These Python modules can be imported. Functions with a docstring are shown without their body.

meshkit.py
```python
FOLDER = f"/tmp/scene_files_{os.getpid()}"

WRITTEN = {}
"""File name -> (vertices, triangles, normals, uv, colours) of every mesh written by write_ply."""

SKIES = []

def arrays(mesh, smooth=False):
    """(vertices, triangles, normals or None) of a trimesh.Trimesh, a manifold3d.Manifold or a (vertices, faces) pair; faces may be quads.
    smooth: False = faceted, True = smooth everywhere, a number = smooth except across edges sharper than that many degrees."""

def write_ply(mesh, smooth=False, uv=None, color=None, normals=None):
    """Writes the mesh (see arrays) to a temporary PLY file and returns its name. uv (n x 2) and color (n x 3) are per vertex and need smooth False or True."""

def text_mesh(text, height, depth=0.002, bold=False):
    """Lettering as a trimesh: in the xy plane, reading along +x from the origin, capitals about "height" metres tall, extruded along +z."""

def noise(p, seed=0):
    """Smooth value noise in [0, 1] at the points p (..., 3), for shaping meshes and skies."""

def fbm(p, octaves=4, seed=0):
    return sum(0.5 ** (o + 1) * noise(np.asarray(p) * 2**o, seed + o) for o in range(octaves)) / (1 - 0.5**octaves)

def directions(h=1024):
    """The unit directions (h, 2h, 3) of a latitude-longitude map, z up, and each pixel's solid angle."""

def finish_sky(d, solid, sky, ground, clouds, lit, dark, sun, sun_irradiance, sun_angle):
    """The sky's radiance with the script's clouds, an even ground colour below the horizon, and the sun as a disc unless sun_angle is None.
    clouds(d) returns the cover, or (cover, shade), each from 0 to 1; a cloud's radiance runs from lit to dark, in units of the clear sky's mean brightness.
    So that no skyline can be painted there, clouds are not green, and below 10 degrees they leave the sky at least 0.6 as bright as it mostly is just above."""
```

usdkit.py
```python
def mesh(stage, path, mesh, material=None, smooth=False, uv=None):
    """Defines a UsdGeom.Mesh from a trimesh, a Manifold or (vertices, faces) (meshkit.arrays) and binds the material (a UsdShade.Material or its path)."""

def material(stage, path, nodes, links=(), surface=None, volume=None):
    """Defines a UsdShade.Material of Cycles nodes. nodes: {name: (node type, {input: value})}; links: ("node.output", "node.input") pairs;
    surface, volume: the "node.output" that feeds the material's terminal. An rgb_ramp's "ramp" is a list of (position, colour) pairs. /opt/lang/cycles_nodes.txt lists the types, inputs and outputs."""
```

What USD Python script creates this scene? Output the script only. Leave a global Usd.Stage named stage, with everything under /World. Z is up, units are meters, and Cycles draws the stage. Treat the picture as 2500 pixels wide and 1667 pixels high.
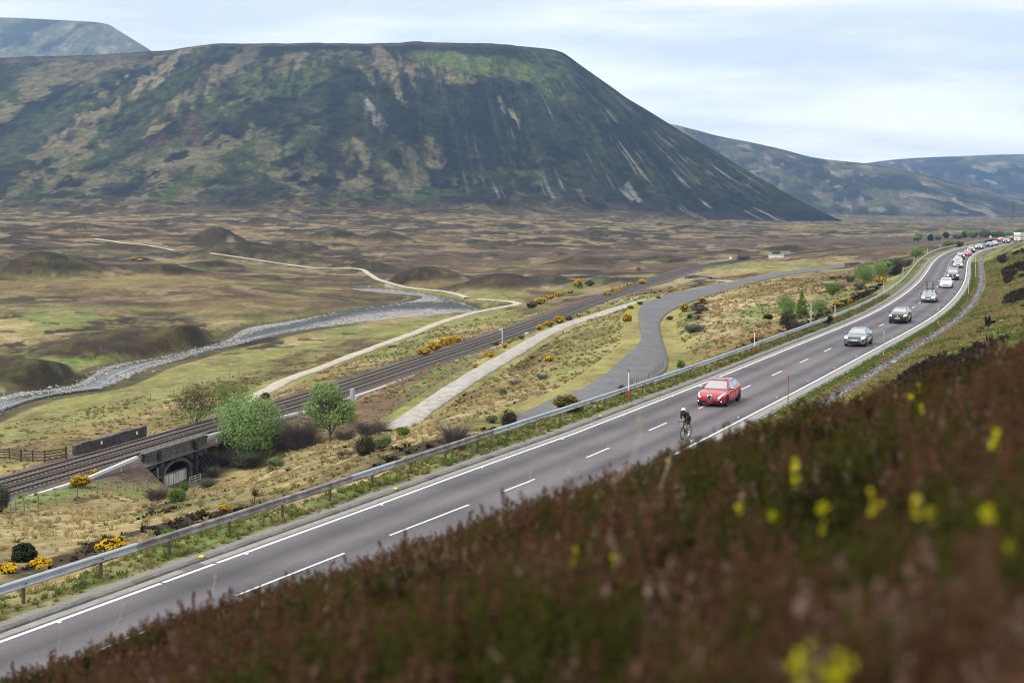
import math, random
import numpy as np
import trimesh
import manifold3d as m3
import usdkit, meshkit
from pxr import Usd, UsdGeom, UsdLux, UsdShade, Gf, Sdf, Vt
from scipy.interpolate import RBFInterpolator, CubicSpline, PchipInterpolator
from scipy.spatial import cKDTree
from shapely.geometry import Polygon

random.seed(7)
rng = np.random.default_rng(11)
stage = Usd.Stage.CreateInMemory()
UsdGeom.SetStageUpAxis(stage, UsdGeom.Tokens.z)
UsdGeom.SetStageMetersPerUnit(stage, 1.0)
UsdGeom.Xform.Define(stage, '/World')
stage.SetDefaultPrim(stage.GetPrimAtPath('/World'))
UsdGeom.Scope.Define(stage, '/World/Looks')

# ------------------------------------------------------------------ camera
ZC = 12.07                      # eye height above the main road
FPX = 2500 * 50 / 36.0          # focal length in photograph pixels
TILT = math.atan(333.5 / FPX)
ct, st_ = math.cos(TILT), math.sin(TILT)
cam = UsdGeom.Camera.Define(stage, '/World/camera')
cam.CreateFocalLengthAttr(50.0)
cam.CreateHorizontalApertureAttr(36.0)
cam.CreateVerticalApertureAttr(24.0)
cam.CreateFStopAttr(1.7)
cam.CreateFocusDistanceAttr(90.0)
cam.CreateClippingRangeAttr(Gf.Vec2f(0.05, 60000))
cam.CreateExposureAttr(1.0)
cam.AddTransformOp().Set(Gf.Matrix4d(1, 0, 0, 0, 0, st_, ct, 0, 0, -ct, st_, 0, 0, 0, ZC, 1))

# ------------------------------------------------------------------ sky and sun (bright overcast)
SUN_EL, SUN_AZ = math.radians(48), math.radians(-125)      # azimuth = atan2(x, y) of the direction to the sun
usdkit.material(stage, '/World/Looks/sky', {
    'tc': ('texture_coordinate', {}),
    'sky': ('sky_texture', {'sky_type': 'single_scattering', 'sun_disc': False, 'sun_elevation': SUN_EL, 'sun_rotation': SUN_AZ, 'altitude': 400.0}),
    'map': ('mapping', {'scale': (1.5, 1.5, 9.0), 'location': (0.35, 0.2, 0.35)}),
    'n1': ('noise_texture', {'scale': 2.2, 'detail': 6.0, 'roughness': 0.5, 'distortion': 0.25}),
    'map2': ('mapping', {'scale': (3.2, 3.2, 26.0), 'location': (1.3, 0.2, 0.4)}),
    'n2': ('noise_texture', {'scale': 1.6, 'detail': 6.0, 'roughness': 0.52}),
    'mixn': ('mix_float', {'fac': 0.45}),
    'cover': ('rgb_ramp', {'ramp': [(0.0, (0.93, 0.93, 0.93)), (0.42, (0.96, 0.96, 0.96)), (0.55, (1.0, 1.0, 1.0)), (1.0, (1.0, 1.0, 1.0))]}),
    'tone': ('rgb_ramp', {'ramp': [(0.0, (3.7, 3.85, 4.0)), (0.40, (3.95, 4.05, 4.15)), (0.46, (4.7, 4.68, 4.6)), (0.52, (5.6, 5.45, 5.2)), (0.60, (6.2, 5.95, 5.6)), (1.0, (6.4, 6.1, 5.7))]}),
    'mix': ('mix_color', {'blend_type': 'mix'}),
    'bg': ('background_shader', {'strength': 0.12}),
}, [('tc.generated', 'map.vector'), ('map.vector', 'n1.vector'), ('tc.generated', 'map2.vector'), ('map2.vector', 'n2.vector'),
    ('n1.fac', 'mixn.a'), ('n2.fac', 'mixn.b'), ('mixn.result', 'cover.fac'), ('mixn.result', 'tone.fac'),
    ('cover.color', 'mix.fac'), ('sky.color', 'mix.a'), ('tone.color', 'mix.b'), ('mix.result', 'bg.color')], surface='bg.background')
dome = UsdLux.DomeLight.Define(stage, '/World/sky')
UsdShade.MaterialBindingAPI.Apply(dome.GetPrim()).Bind(UsdShade.Material.Get(stage, '/World/Looks/sky'))
dome.GetPrim().SetCustomDataByKey('kind', 'structure')
sun = UsdLux.DistantLight.Define(stage, '/World/sun')
sun.CreateIntensityAttr(0.40)
sun.CreateAngleAttr(16.0)
sun.CreateNormalizeAttr(True)
sun.CreateColorAttr(Gf.Vec3f(1.0, 0.95, 0.88))
_sd = np.array([math.sin(SUN_AZ) * math.cos(SUN_EL), math.cos(SUN_AZ) * math.cos(SUN_EL), math.sin(SUN_EL)])
_r = np.cross([0, 0, 1.0], _sd); _r /= np.linalg.norm(_r); _u = np.cross(_sd, _r)
sun.AddTransformOp().Set(Gf.Matrix4d(*_r, 0, *_u, 0, *_sd, 0, 0, 0, 500, 1))

# ------------------------------------------------------------------ helpers
NAMES = {}
def numbered(path):
    n = NAMES.get(path, 0)
    NAMES[path] = n + 1
    return path if n == 0 else f'{path}_{n:03d}'
def tag(p, label=None, cat=None, group=None, kind=None):
    p = p.GetPrim() if hasattr(p, 'GetPrim') else p
    for k, v in (('label', label), ('category', cat), ('group', group), ('kind', kind)):
        if v: p.SetCustomDataByKey(k, v)
    return p
def thing(name, label, cat, loc=(0, 0, 0), rz=0.0, group=None, scale=None):
    x = UsdGeom.Xform.Define(stage, numbered('/World/' + name))
    x.AddTranslateOp().Set(Gf.Vec3d(*map(float, loc)))
    if rz: x.AddRotateZOp().Set(math.degrees(rz))
    if scale: x.AddScaleOp().Set(Gf.Vec3f(*(scale if np.ndim(scale) else (scale,) * 3)))
    return tag(x, label, cat, group)
def obj(name, mesh, mat, parent=None, smooth=False, **kw):
    base = (parent.GetPath().pathString if parent is not None else '/World') + '/'
    m = usdkit.mesh(stage, numbered(base + name), mesh, MAT[mat] if isinstance(mat, str) else mat, smooth)
    return tag(m, **kw)
def dup(root, loc, rz, label=None, group=None, scale=None):
    was = root.GetCustomData()
    nm = root.GetName()
    if nm[-3:].isdigit(): nm = nm[:-4]
    r = thing(nm, label or was['label'], was['category'], loc, rz, group or was.get('group'), scale)
    r.GetReferences().AddInternalReference(root.GetPath())
    r.SetCustomDataByKey('label', label or was['label'])
    r.SetInstanceable(True)
    return r
def colattr(m, col, name='col'):
    UsdGeom.PrimvarsAPI(m).CreatePrimvar(name, Sdf.ValueTypeNames.Color3fArray, 'vertex').Set(Vt.Vec3fArray.FromNumpy(np.ascontiguousarray(col, np.float32)))
def cat_(ms):
    return trimesh.util.concatenate([m for m in ms])
def box(sx, sy, sz, at=(0, 0, 0), rz=0, rx=0, ry=0):
    b = trimesh.creation.box([sx, sy, sz])
    M = trimesh.transformations.euler_matrix(rx, ry, rz)
    M[:3, 3] = at
    b.apply_transform(M)
    return b
def tube(pts, r, n=6, cap=True):
    """A round bar along a polyline; r a number or one per point."""
    P = np.asarray(pts, float); k = len(P); R = np.broadcast_to(np.asarray(r, float), (k,))
    T = np.gradient(P, axis=0); T /= np.linalg.norm(T, axis=1, keepdims=True) + 1e-12
    up = np.array([0, 0, 1.0]) if abs(T[:, 2]).mean() < 0.8 else np.array([1.0, 0, 0])
    A = np.cross(T, up); A /= np.linalg.norm(A, axis=1, keepdims=True) + 1e-12
    B = np.cross(T, A)
    a = np.arange(n) * 2 * np.pi / n
    V = (P[:, None] + R[:, None, None] * (np.cos(a)[None, :, None] * A[:, None] + np.sin(a)[None, :, None] * B[:, None])).reshape(-1, 3)
    F = []
    for i in range(k - 1):
        for j in range(n):
            p, q = i * n + j, i * n + (j + 1) % n
            F += [[p, q, q + n], [p, q + n, p + n]]
    if cap:
        V = np.vstack([V, P[0], P[-1]]); c0, c1 = k * n, k * n + 1
        for j in range(n):
            F += [[c0, (j + 1) % n, j], [c1, (k - 1) * n + j, (k - 1) * n + (j + 1) % n]]
    return trimesh.Trimesh(V, F, process=False)
def hull(pts):
    return m3.Manifold.hull_points(np.asarray(pts, float))
def tri(m):
    a = m.to_mesh()
    return trimesh.Trimesh(a.vert_properties[:, :3], a.tri_verts, process=False)
def rbox(sx, sy, sz, r, at=(0, 0, 0), n=2):
    """A box with chamfered edges."""
    pts = []
    for a in (-1, 1):
        for b in (-1, 1):
            for c in (-1, 1):
                for k in range(3):
                    d = [sx / 2, sy / 2, sz / 2]
                    e = [d[0] - r, d[1] - r, d[2] - r]; e[k] = d[k]
                    pts.append([a * e[0] + at[0], b * e[1] + at[1], c * e[2] + at[2]])
    return tri(hull(pts))
def sstep(a, b, x):
    t = np.clip((np.asarray(x, float) - a) / (b - a), 0, 1)
    return t * t * (3 - 2 * t)
NTAB = np.random.default_rng(2024).random((512, 512)).astype(np.float32)
def nz(x, y, s, o=4, seed=0, z=0.0):
    """Smooth noise in 0..1 over the plane, features about s wide, o octaves."""
    x = np.asarray(x, np.float64) / s + 31.7 * seed; y = np.asarray(y, np.float64) / s + 17.3 * seed
    out = np.zeros(np.broadcast(x, y).shape, np.float32); a = .5
    for k in range(o):
        xi, yi = np.floor(x), np.floor(y)
        tx, ty = (x - xi).astype(np.float32), (y - yi).astype(np.float32)
        tx = tx * tx * (3 - 2 * tx); ty = ty * ty * (3 - 2 * ty)
        i, j = xi.astype(np.int64) & 511, yi.astype(np.int64) & 511
        i1, j1 = (i + 1) & 511, (j + 1) & 511
        r0 = NTAB[i, j] + (NTAB[i1, j] - NTAB[i, j]) * tx; r1 = NTAB[i, j1] + (NTAB[i1, j1] - NTAB[i, j1]) * tx
        out += a * (r0 + (r1 - r0) * ty)
        x = x * 2 + 11.3; y = y * 2 + 5.9; a *= .5
    return np.asarray(.5 + .88 * (out / (1 - .5 ** o) - .5), float)
# photograph pixel <-> world
def ray(px, py):
    u, v = (px - 1250) / FPX, (833.5 - py) / FPX
    d = np.stack([u + 0 * v, v * st_ + ct, v * ct - st_], -1)
    return d / d[..., 1:2]                     # per metre of distance along y
def proj(x, y, z):
    dy, dz = y, z - ZC
    depth = dy * ct - dz * st_
    return 1250 + FPX * x / depth, 833.5 - FPX * (dy * st_ + dz * ct) / depth
def on_z(px, py, z=0.0):
    d = ray(np.asarray(px, float), np.asarray(py, float))
    t = (z - ZC) / d[..., 2]
    return np.stack([d[..., 0] * t, t, np.broadcast_to(z, t.shape)], -1)
def at_depth(px, py, D):
    d = ray(np.asarray(px, float), np.asarray(py, float))
    return np.stack([d[..., 0] * D, D + 0 * d[..., 0], ZC + d[..., 2] * D], -1)
# ------------------------------------------------------------------ main road line
_R = np.array([(1576, 1146.7), (1600, 1133.8), (1920.7, 969.3), (2143.4, 848.7), (2273.5, 778), (2327, 732), (2353.9, 691.8), (2359.5, 664.6), (2361, 644.2), (2366, 631.4), (2378, 620), (2396.4, 611), (2429.6, 602.7), (2467.9, 594.4), (2500, 590)])
def smooth_line(P, step, s=3):
    P = np.asarray(P, float)
    t = np.r_[0, np.cumsum(np.linalg.norm(np.diff(P, axis=0), axis=1))]
    f = PchipInterpolator(t, P)
    q = f(np.linspace(0, t[-1], max(int(t[-1] / step), 2)))
    for _ in range(s):
        q[1:-1] = 0.25 * q[:-2] + 0.5 * q[1:-1] + 0.25 * q[2:]
    return q
def resample(P, step):
    t = np.r_[0, np.cumsum(np.linalg.norm(np.diff(P, axis=0), axis=1))]
    n = np.arange(0, t[-1], step)
    return np.stack([np.interp(n, t, P[:, k]) for k in range(P.shape[1])], 1)
_rp = on_z(*_R.T)[:, :2]
_d0 = (_rp[3] - _rp[0]) / np.linalg.norm(_rp[3] - _rp[0])
_rp = np.vstack([_rp[0] - _d0 * 110, _rp[0] - _d0 * 60, _rp[0] - _d0 * 25, _rp, [[214, 545], [262, 620], [340, 730]]])
_rl = smooth_line(_rp, 2.0, 60)
_t = np.gradient(_rl, axis=0); _t /= np.linalg.norm(_t, axis=1, keepdims=True)
CL = resample(_rl + 3.49 * np.stack([-_t[:, 1], _t[:, 0]], 1), 1.0)      # centre line of the road
CLT = np.gradient(CL, axis=0); CLT /= np.linalg.norm(CLT, axis=1, keepdims=True)
CLN = np.stack([-CLT[:, 1], CLT[:, 0]], 1)                                # towards the left (valley) side
_cltree = cKDTree(CL)
LQ = lambda t: np.interp(t, [50, 78, 88, 98, 106, 118, 140, 440, 490], [5.1, 4.54, 4.24, 3.91, 3.72, 3.3, 3.2, 3.4, 3.9])       # valley-side edge line
CQ = lambda t: np.interp(t, [80, 94, 105, 113, 122], [1.5, .84, .25, .06, 0])                                                  # centre line
GQ = lambda t: np.interp(t, [60, 81, 92, 99, 113, 126, 150, 240, 320, 480], [7.1, 6.72, 6.28, 6.06, 5.78, 5.42, 5.12, 5.2, 5.9, 6.2])   # guardrail
def road_off(x, y):
    """Signed distance to the centre line, + on the valley side, and the index along it."""
    P = np.stack([np.ravel(x), np.ravel(y)], 1)
    _, i = _cltree.query(P)
    q = ((P - CL[i]) * CLN[i]).sum(1)
    a = ((P - CL[i]) * CLT[i]).sum(1)
    far = np.abs(a) > 3
    dist = np.hypot(q, a) * np.sign(q)
    return np.where(far, dist, q).reshape(np.shape(x)), i.reshape(np.shape(x))

# ------------------------------------------------------------------ lie of the land (photograph pixel, height)
ZRAIL = -15.0
RAIL_PX = [(-60, 1207), (11, 1186), (100, 1163), (200, 1132), (300, 1104), (400, 1073), (520, 1039), (700, 989), (850, 943), (1000, 893), (1150, 845), (1300, 792), (1420, 747), (1500, 718), (1570, 693), (1650, 667)]
RAIL = smooth_line(np.vstack([on_z(*np.array(RAIL_PX, float).T, ZRAIL)[:, :2], [[88, 640], [125, 720], [190, 850], [300, 1050]]]), 2.0, 40)
CTRL = [(0, 1420, -1.0), (0, 1330, -5), (0, 1262, -9.6), (0, 1222, -14.5), (0, 1120, -17), (0, 1050, -18), (0, 985, -19), (0, 945, -19),
        (440, 1300, -1.6), (440, 1240, -7.2), (440, 1200, -13.6), (440, 1172, -18.6), (560, 1150, -17.5), (330, 1190, -16.5), (230, 1215, -14.6), (420, 1030, -17.5), (200, 1060, -17.5),
        (660, 1140, -14.5), (780, 1090, -14.5), (900, 1070, -11.5), (978, 1042, -12.3), (800, 1055, -16), (690, 1215, -3.0), (700, 1170, -8.2),
        (900, 1142, -1.5), (900, 1106, -4.2), (1000, 1060, -6.4), (700, 1132, -11.2), (1100, 1062, -2.4), (1000, 1090, -3.6), (1100, 1010, -6.5), (1250, 955, -6.6), (1250, 900, -10), (1250, 862, -12.6), (1400, 930, -4.2), (1400, 855, -8.8), (1450, 790, -10.6),
        (1400, 985, -2.2), (1600, 905, -2.6), (1600, 800, -6), (1640, 860, -3.8), (1600, 742, -7.6), (1545, 745, -8.6), (1800, 745, -5), (1800, 692, -8), (2000, 702, -3.6), (2000, 660, -8), (2100, 642, -8), (2200, 612, -6.5), (1700, 640, -13), (1850, 640, -11), (2000, 622, -12.6), (2250, 600, -7),
        (600, 905, -18.4), (800, 850, -18.4), (1000, 800, -18), (1100, 745, -18.4), (850, 700, -18.4), (1260, 740, -16.8), (1000, 860, -17), (700, 950, -17.4), (400, 1000, -17.6), (300, 900, -18.6),
        (0, 800, -16.8), (0, 700, -14.2), (0, 640, -12), (0, 566, -5), (0, 521, 4), (0, 508, 8), (300, 800, -17.4), (600, 780, -17.8), (600, 700, -16), (600, 640, -14.5), (600, 580, -9.8), (600, 522, 3.5), (600, 509, 7),
        (1250, 680, -17), (1250, 620, -15.6), (1250, 560, -8.7), (1250, 523, 1.2), (1250, 511, 6), (1900, 605, -15.5), (1900, 562, -14.4), (1980, 544, -12), (2300, 575, -14.5), (2500, 562, -14.5), (2500, 547, -15.4), (2200, 540, -15), (2500, 536, -18),
        (-350, 700, -14), (-350, 1050, -18), (-350, 1300, -10), (-350, 530, 2), (2850, 560, -14), (2850, 540, -16)]
_c = np.array(CTRL, float)
_cp = on_z(_c[:, 0], _c[:, 1], _c[:, 2])
_rk = RAIL[::9]
_near = np.arange(20, len(CL), 22)
_side = [np.c_[(CL[_near] + CLN[_near] * o), np.full(len(_near), z)] for o, z in ((7.6, -0.40), (9.6, -1.25), (12.0, -1.9))]
_pts = np.vstack([_cp, np.c_[_rk, np.full(len(_rk), ZRAIL)], *_side])
_pts = _pts[_pts[:, 1] > 12]
def _warp(x, y):
    return np.stack([5.0 * np.asarray(x) / np.asarray(y), np.log(y)], -1)
_rbf = RBFInterpolator(_warp(_pts[:, 0], _pts[:, 1]), _pts[:, 2], kernel='thin_plate_spline', smoothing=0.004)

from scipy.interpolate import RectBivariateSpline
_ga, _gb = np.linspace(-3.6, 3.6, 150), np.linspace(math.log(9), math.log(4200), 190)
_gz = _rbf(np.stack(np.meshgrid(_ga, _gb, indexing='ij'), -1).reshape(-1, 2)).reshape(150, 190)
_spl = RectBivariateSpline(_ga, _gb, _gz, kx=3, ky=3)
# hummocks: (centre px, base py, half width px, height px)
MOUNDS = [(100, 672, 150, 92), (250, 868, 165, 62), (400, 852, 140, 62), (0, 965, 190, 112), (560, 842, 120, 26), (130, 880, 90, 26), (822, 583, 62, 30), (940, 592, 66, 42), (520, 588, 48, 46), (610, 636, 140, 58), (1035, 694, 105, 52), (1215, 708, 115, 44),
          (1420, 652, 85, 30), (400, 672, 105, 36), (300, 612, 90, 24), (720, 600, 50, 20), (1790, 584, 46, 14), (1925, 614, 72, 24), (1800, 617, 36, 12), (1640, 636, 60, 16), (1150, 600, 60, 18), (1320, 590, 55, 15), (1500, 575, 60, 14),
          (180, 560, 70, 24), (420, 545, 60, 18), (640, 545, 60, 20), (780, 540, 50, 16), (960, 545, 55, 16), (330, 500, 70, 30), (480, 492, 80, 40), (200, 520, 60, 20), (1700, 560, 50, 12), (2080, 600, 50, 10), (880, 655, 60, 20),
          (1960, 592, 40, 10), (1560, 598, 50, 12), (700, 620, 60, 18), (1330, 690, 60, 16), (520, 655, 60, 18), (2200, 570, 60, 8), (2050, 572, 60, 8)]
_mr = np.random.default_rng(5)
for _ in range(46):
    _x, _y = _mr.uniform(-60, 2050), _mr.uniform(528, 640)
    MOUNDS.append((_x, _y, _mr.uniform(18, 46), _mr.uniform(4, 11) * (0.6 + (_y - 520) / 150)))
def zbase(x, y):
    w = _warp(np.ravel(x), np.clip(np.ravel(y), 9.1, None))
    return _spl.ev(np.clip(w[:, 0], -3.6, 3.6), w[:, 1]).reshape(np.shape(x))
_mo = []
for _mx, _my, _hw, _hh in MOUNDS:
    d = ray(np.array([float(_mx)]), np.array([float(_my)]))[0]
    T = np.linspace(120, 1900, 900)
    zz = zbase(d[0] * T, T)
    k = np.nonzero(ZC + d[2] * T < zz)[0]
    D = T[k[0]] if len(k) else 1500.0
    _mo.append((d[0] * D, D, _hw * D / FPX, min(_hh, 60) * D / FPX * 1.05 + max(_hh - 60, 0) * D / FPX * 0.6))
MO = np.array(_mo)
def mound_h(x, y):
    """Height of the hummocks and how much heather grows on them."""
    h = np.zeros(np.shape(x)); m = np.zeros(np.shape(x))
    wx = x + 16 * (nz(x, y, 30, 4, 21) - 0.5); wy = y + 34 * (nz(x, y, 36, 4, 22) - 0.5)
    for mx, my, hw, hh in MO:
        ry = hw * 1.25
        sel = (np.abs(wx - mx) < 1.7 * hw) & (np.abs(wy - my - ry * 0.6) < 1.7 * ry)
        if not sel.any(): continue
        r2 = ((wx[sel] - mx) / hw) ** 2 + ((wy[sel] - my - ry * 0.6) / ry) ** 2
        g = np.exp(-1.15 * r2) * np.clip(2.3 - r2, 0, 1)
        h[sel] = np.maximum(h[sel], .66 * hh * g) + .22 * np.minimum(h[sel], .66 * hh * g)
        m[sel] = np.maximum(m[sel], np.clip((1.45 - r2) * 2.0, 0, 1) * min(1.0, hh / 2.2))
    return h, m

_railtree = cKDTree(RAIL)
def near_line(tree, x, y, lim=60):
    d, i = tree.query(np.stack([np.ravel(x), np.ravel(y)], 1), distance_upper_bound=lim)
    return np.where(np.isinf(d), lim, d).reshape(np.shape(x)), np.minimum(i, tree.n - 1).reshape(np.shape(x))

_rT = np.gradient(RAIL, axis=0); _rT /= np.linalg.norm(_rT, axis=1, keepdims=True)
_rN = np.stack([-_rT[:, 1], _rT[:, 0]], 1)
_rL = np.r_[0, np.cumsum(np.linalg.norm(np.diff(RAIL, axis=0), axis=1))]
def rail_s(px, off=0.0, z=ZRAIL):
    """Metres along the railway where the line at this offset crosses a column of the photograph."""
    s = np.linspace(0, min(_rL[-1], 700), 7000)
    c = np.stack([np.interp(s, _rL, RAIL[:, d] + _rN[:, d] * off) for d in (0, 1)], 1)
    return s[np.argmin(np.abs(proj(c[:, 0], c[:, 1], z)[0] - px))]
BOFF = -4.7
_s = rail_s(432, BOFF, -15.5)
_i = int(np.argmin(np.abs(_rL - _s)))
BT = _rT[_i]; BN = _rN[_i]
BC = np.array([np.interp(_s, _rL, RAIL[:, d] + _rN[:, d] * BOFF) for d in (0, 1)])
SOFT = []            # (tree, half width, height along it): strips that the ground is levelled for
def knoll(x, y):
    """The heather bank the photograph is taken from: ground under the heather."""
    S = ZC + 0.335 * x - 0.2155 * y + 0.004 * np.clip(x, 0, 14) + 0.085
    r = np.hypot(x * 0.8, y) / (11.0 - 0.06 * np.clip(x, -30, 30))
    gap = np.where(r < 1, 0.62 * (1 - r) ** 2, 5.2 * (r - 1) ** 2)
    return S - gap - 0.47
def ground(x, y, detail=True):
    x = np.asarray(x, float); y = np.asarray(y, float)
    q, i = road_off(x, y)
    z = np.zeros(x.shape)
    # valley side
    L = q > 0
    if L.any():
        xl, yl, ql = x[L], y[L], q[L]
        zl = zbase(xl, np.clip(yl, 14, None))
        mh, _ = mound_h(xl, yl)
        zl = zl + mh
        if detail:
            a = 0.22 * sstep(9, 18, ql)
            zl = zl + a * ((nz(xl, yl, 2.2, 3, 3) - 0.5) * 1.6 + (nz(xl, yl, 7, 3, 4) - 0.5) * 2.2)
            b = sstep(120, 500, yl)
            zl = zl + b * (nz(xl, yl * 0.6, 26, 4, 5) - 0.5) * 3.4
        w = sstep(5.9, 8.2, ql - np.clip(LQ(i[L]) - 3.3, 0, 1))
        zl = zl * w - 0.02 * (1 - w)
        rd, _ = near_line(_railtree, xl, yl, 40)
        wr = sstep(4.4, 7.6, rd)
        zl = (ZRAIL - 0.45) * (1 - wr) + zl * wr
        bx = (xl - BC[0]) * BT[0] + (yl - BC[1]) * BT[1]; by = (xl - BC[0]) * BN[0] + (yl - BC[1]) * BN[1]
        front = np.where(bx > 4.0, -.28 * (bx - 4.1) + 2.4 - .22 * (bx - 4.0), 2.4)                  # line of the masonry face
        side = sstep(-7.5, -3.6, bx) * sstep(15.0, 10.8, bx)
        wb = side * sstep(front + .45, front, by) * sstep(-16, -6, by)
        zl = np.where(wb > 0, zl * (1 - wb) + np.minimum(zl, -19.0 + .05 * np.abs(bx)) * wb, zl)
        for tree, hw, zs in SOFT:
            dd, ii = near_line(tree, xl, yl, hw * 3 + 6)
            ws = sstep(hw * 1.05, hw * 1.6 + 1.5, dd)
            zl = (zs[ii] - 0.12) * (1 - ws) + zl * ws
        z[L] = zl
    Rr = ~L
    if Rr.any():
        xr, yr, s = x[Rr], y[Rr], -q[Rr]
        zr = -0.02 + 0.0 * s
        zr = zr - 0.30 * np.exp(-((s - 5.95) / 0.55) ** 2)
        slope = np.where(s > 6.5, 0.30 * (s - 6.5) - 0.0008 * np.clip(s - 6.5, 0, 60) ** 2, 0)
        if detail:
            slope = slope + sstep(6.7, 11, s) * ((nz(xr, yr, 6, 4, 8) - 0.5) * 0.9 + (nz(xr, yr, 1.6, 3, 9) - 0.5) * 0.34)
        zr = zr + slope
        kn = knoll(xr, yr)
        if detail:
            kn = kn + 0.16 * (nz(xr, yr, 1.7, 3, 12) - 0.5)
        near = np.hypot(xr, yr) < 70
        zr = np.where(near, np.maximum(zr, kn), zr)
        z[Rr] = zr
    return z
def hit(px, py, d0=20.0, d1=2500.0, n=2600):
    """Where the sight line of a photograph pixel meets the ground."""
    px = np.atleast_1d(np.asarray(px, float)); py = np.atleast_1d(np.asarray(py, float))
    out = []
    for a, b in zip(px, py):
        d = ray(np.array([a]), np.array([b]))[0]
        T = np.geomspace(d0, d1, n)
        g = ground(d[0] * T, T, False) - (ZC + d[2] * T)
        k = np.nonzero(g > 0)[0]
        if len(k) == 0: D = d1
        elif k[0] == 0: D = d0
        else:
            j = k[0]; D = T[j - 1] + (T[j] - T[j - 1]) * (-g[j - 1]) / (g[j] - g[j - 1] + 1e-9)
        out.append((d[0] * D, D, ZC + d[2] * D))
    return np.array(out)

# paths, river and the old road, traced on the ground
def traced(P, step, s=6):
    h = hit(*np.array(P, float).T)
    return smooth_line(h, step, s)
OLDROAD_L = [(1228, 1033), (1300, 1008), (1345, 988), (1418, 960), (1470, 931), (1520, 890), (1552, 862), (1566, 832), (1562, 800), (1559, 771), (1567, 755), (1600, 737), (1700, 711), (1800, 690), (1900, 668), (2010, 653), (2110, 640)]
OLDROAD_R = [(1250, 1036), (1330, 1010), (1460, 964), (1545, 934), (1588, 913), (1622, 889), (1630, 868), (1620, 832), (1611, 800), (1612, 776), (1628, 757), (1660, 740), (1720, 718), (1806, 696), (1904, 673), (2014, 658), (2114, 645)]
def ribbon_edges(Lp, Rp, step=1.5, s=4):
    a, b = hit(*np.array(Lp, float).T), hit(*np.array(Rp, float).T)
    m = smooth_line(np.hstack([a, b]), step * 1.2, s)
    return m[:, :3].copy(), m[:, 3:].copy()
OLD_A, OLD_B = ribbon_edges(OLDROAD_L, OLDROAD_R)
_oz = (OLD_A[:, 2] + OLD_B[:, 2]) / 2
for _ in range(20): _oz[1:-1] = 0.25 * _oz[:-2] + 0.5 * _oz[1:-1] + 0.25 * _oz[2:]
OLD_A[:, 2] = OLD_B[:, 2] = _oz
OLD = (OLD_A + OLD_B) / 2
TRACK = traced([(965, 1050), (1000, 1024), (1060, 981), (1130, 934), (1200, 892), (1280, 846), (1340, 812), (1420, 781), (1500, 755), (1560, 738), (1610, 727)], 1.5)
WHITE = traced([(440, 1072), (500, 1050), (560, 1020), (625, 966), (680, 938), (780, 899), (900, 853), (1000, 817), (1100, 779), (1180, 758), (1230, 749), (1264, 742), (1255, 737), (1200, 732), (1172, 730)], 1.5, 3)
WHITE2 = traced([(1140, 727), (1090, 712), (1000, 702), (930, 684), (900, 668), (880, 657), (855, 654), (800, 655), (700, 645), (600, 630), (515, 618)], 2.0, 3)
WHITE3 = traced([(430, 613), (400, 606), (340, 596), (255, 586), (235, 583)], 2.0, 3)
RIVER_A = [(-60, 998), (0, 974), (60, 958), (110, 945), (180, 918), (260, 895), (320, 880), (420, 860), (480, 835), (540, 812), (600, 796), (700, 782), (820, 765), (920, 752), (980, 742), (1030, 728), (1010, 715), (960, 708), (900, 700), (850, 702)]
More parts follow.
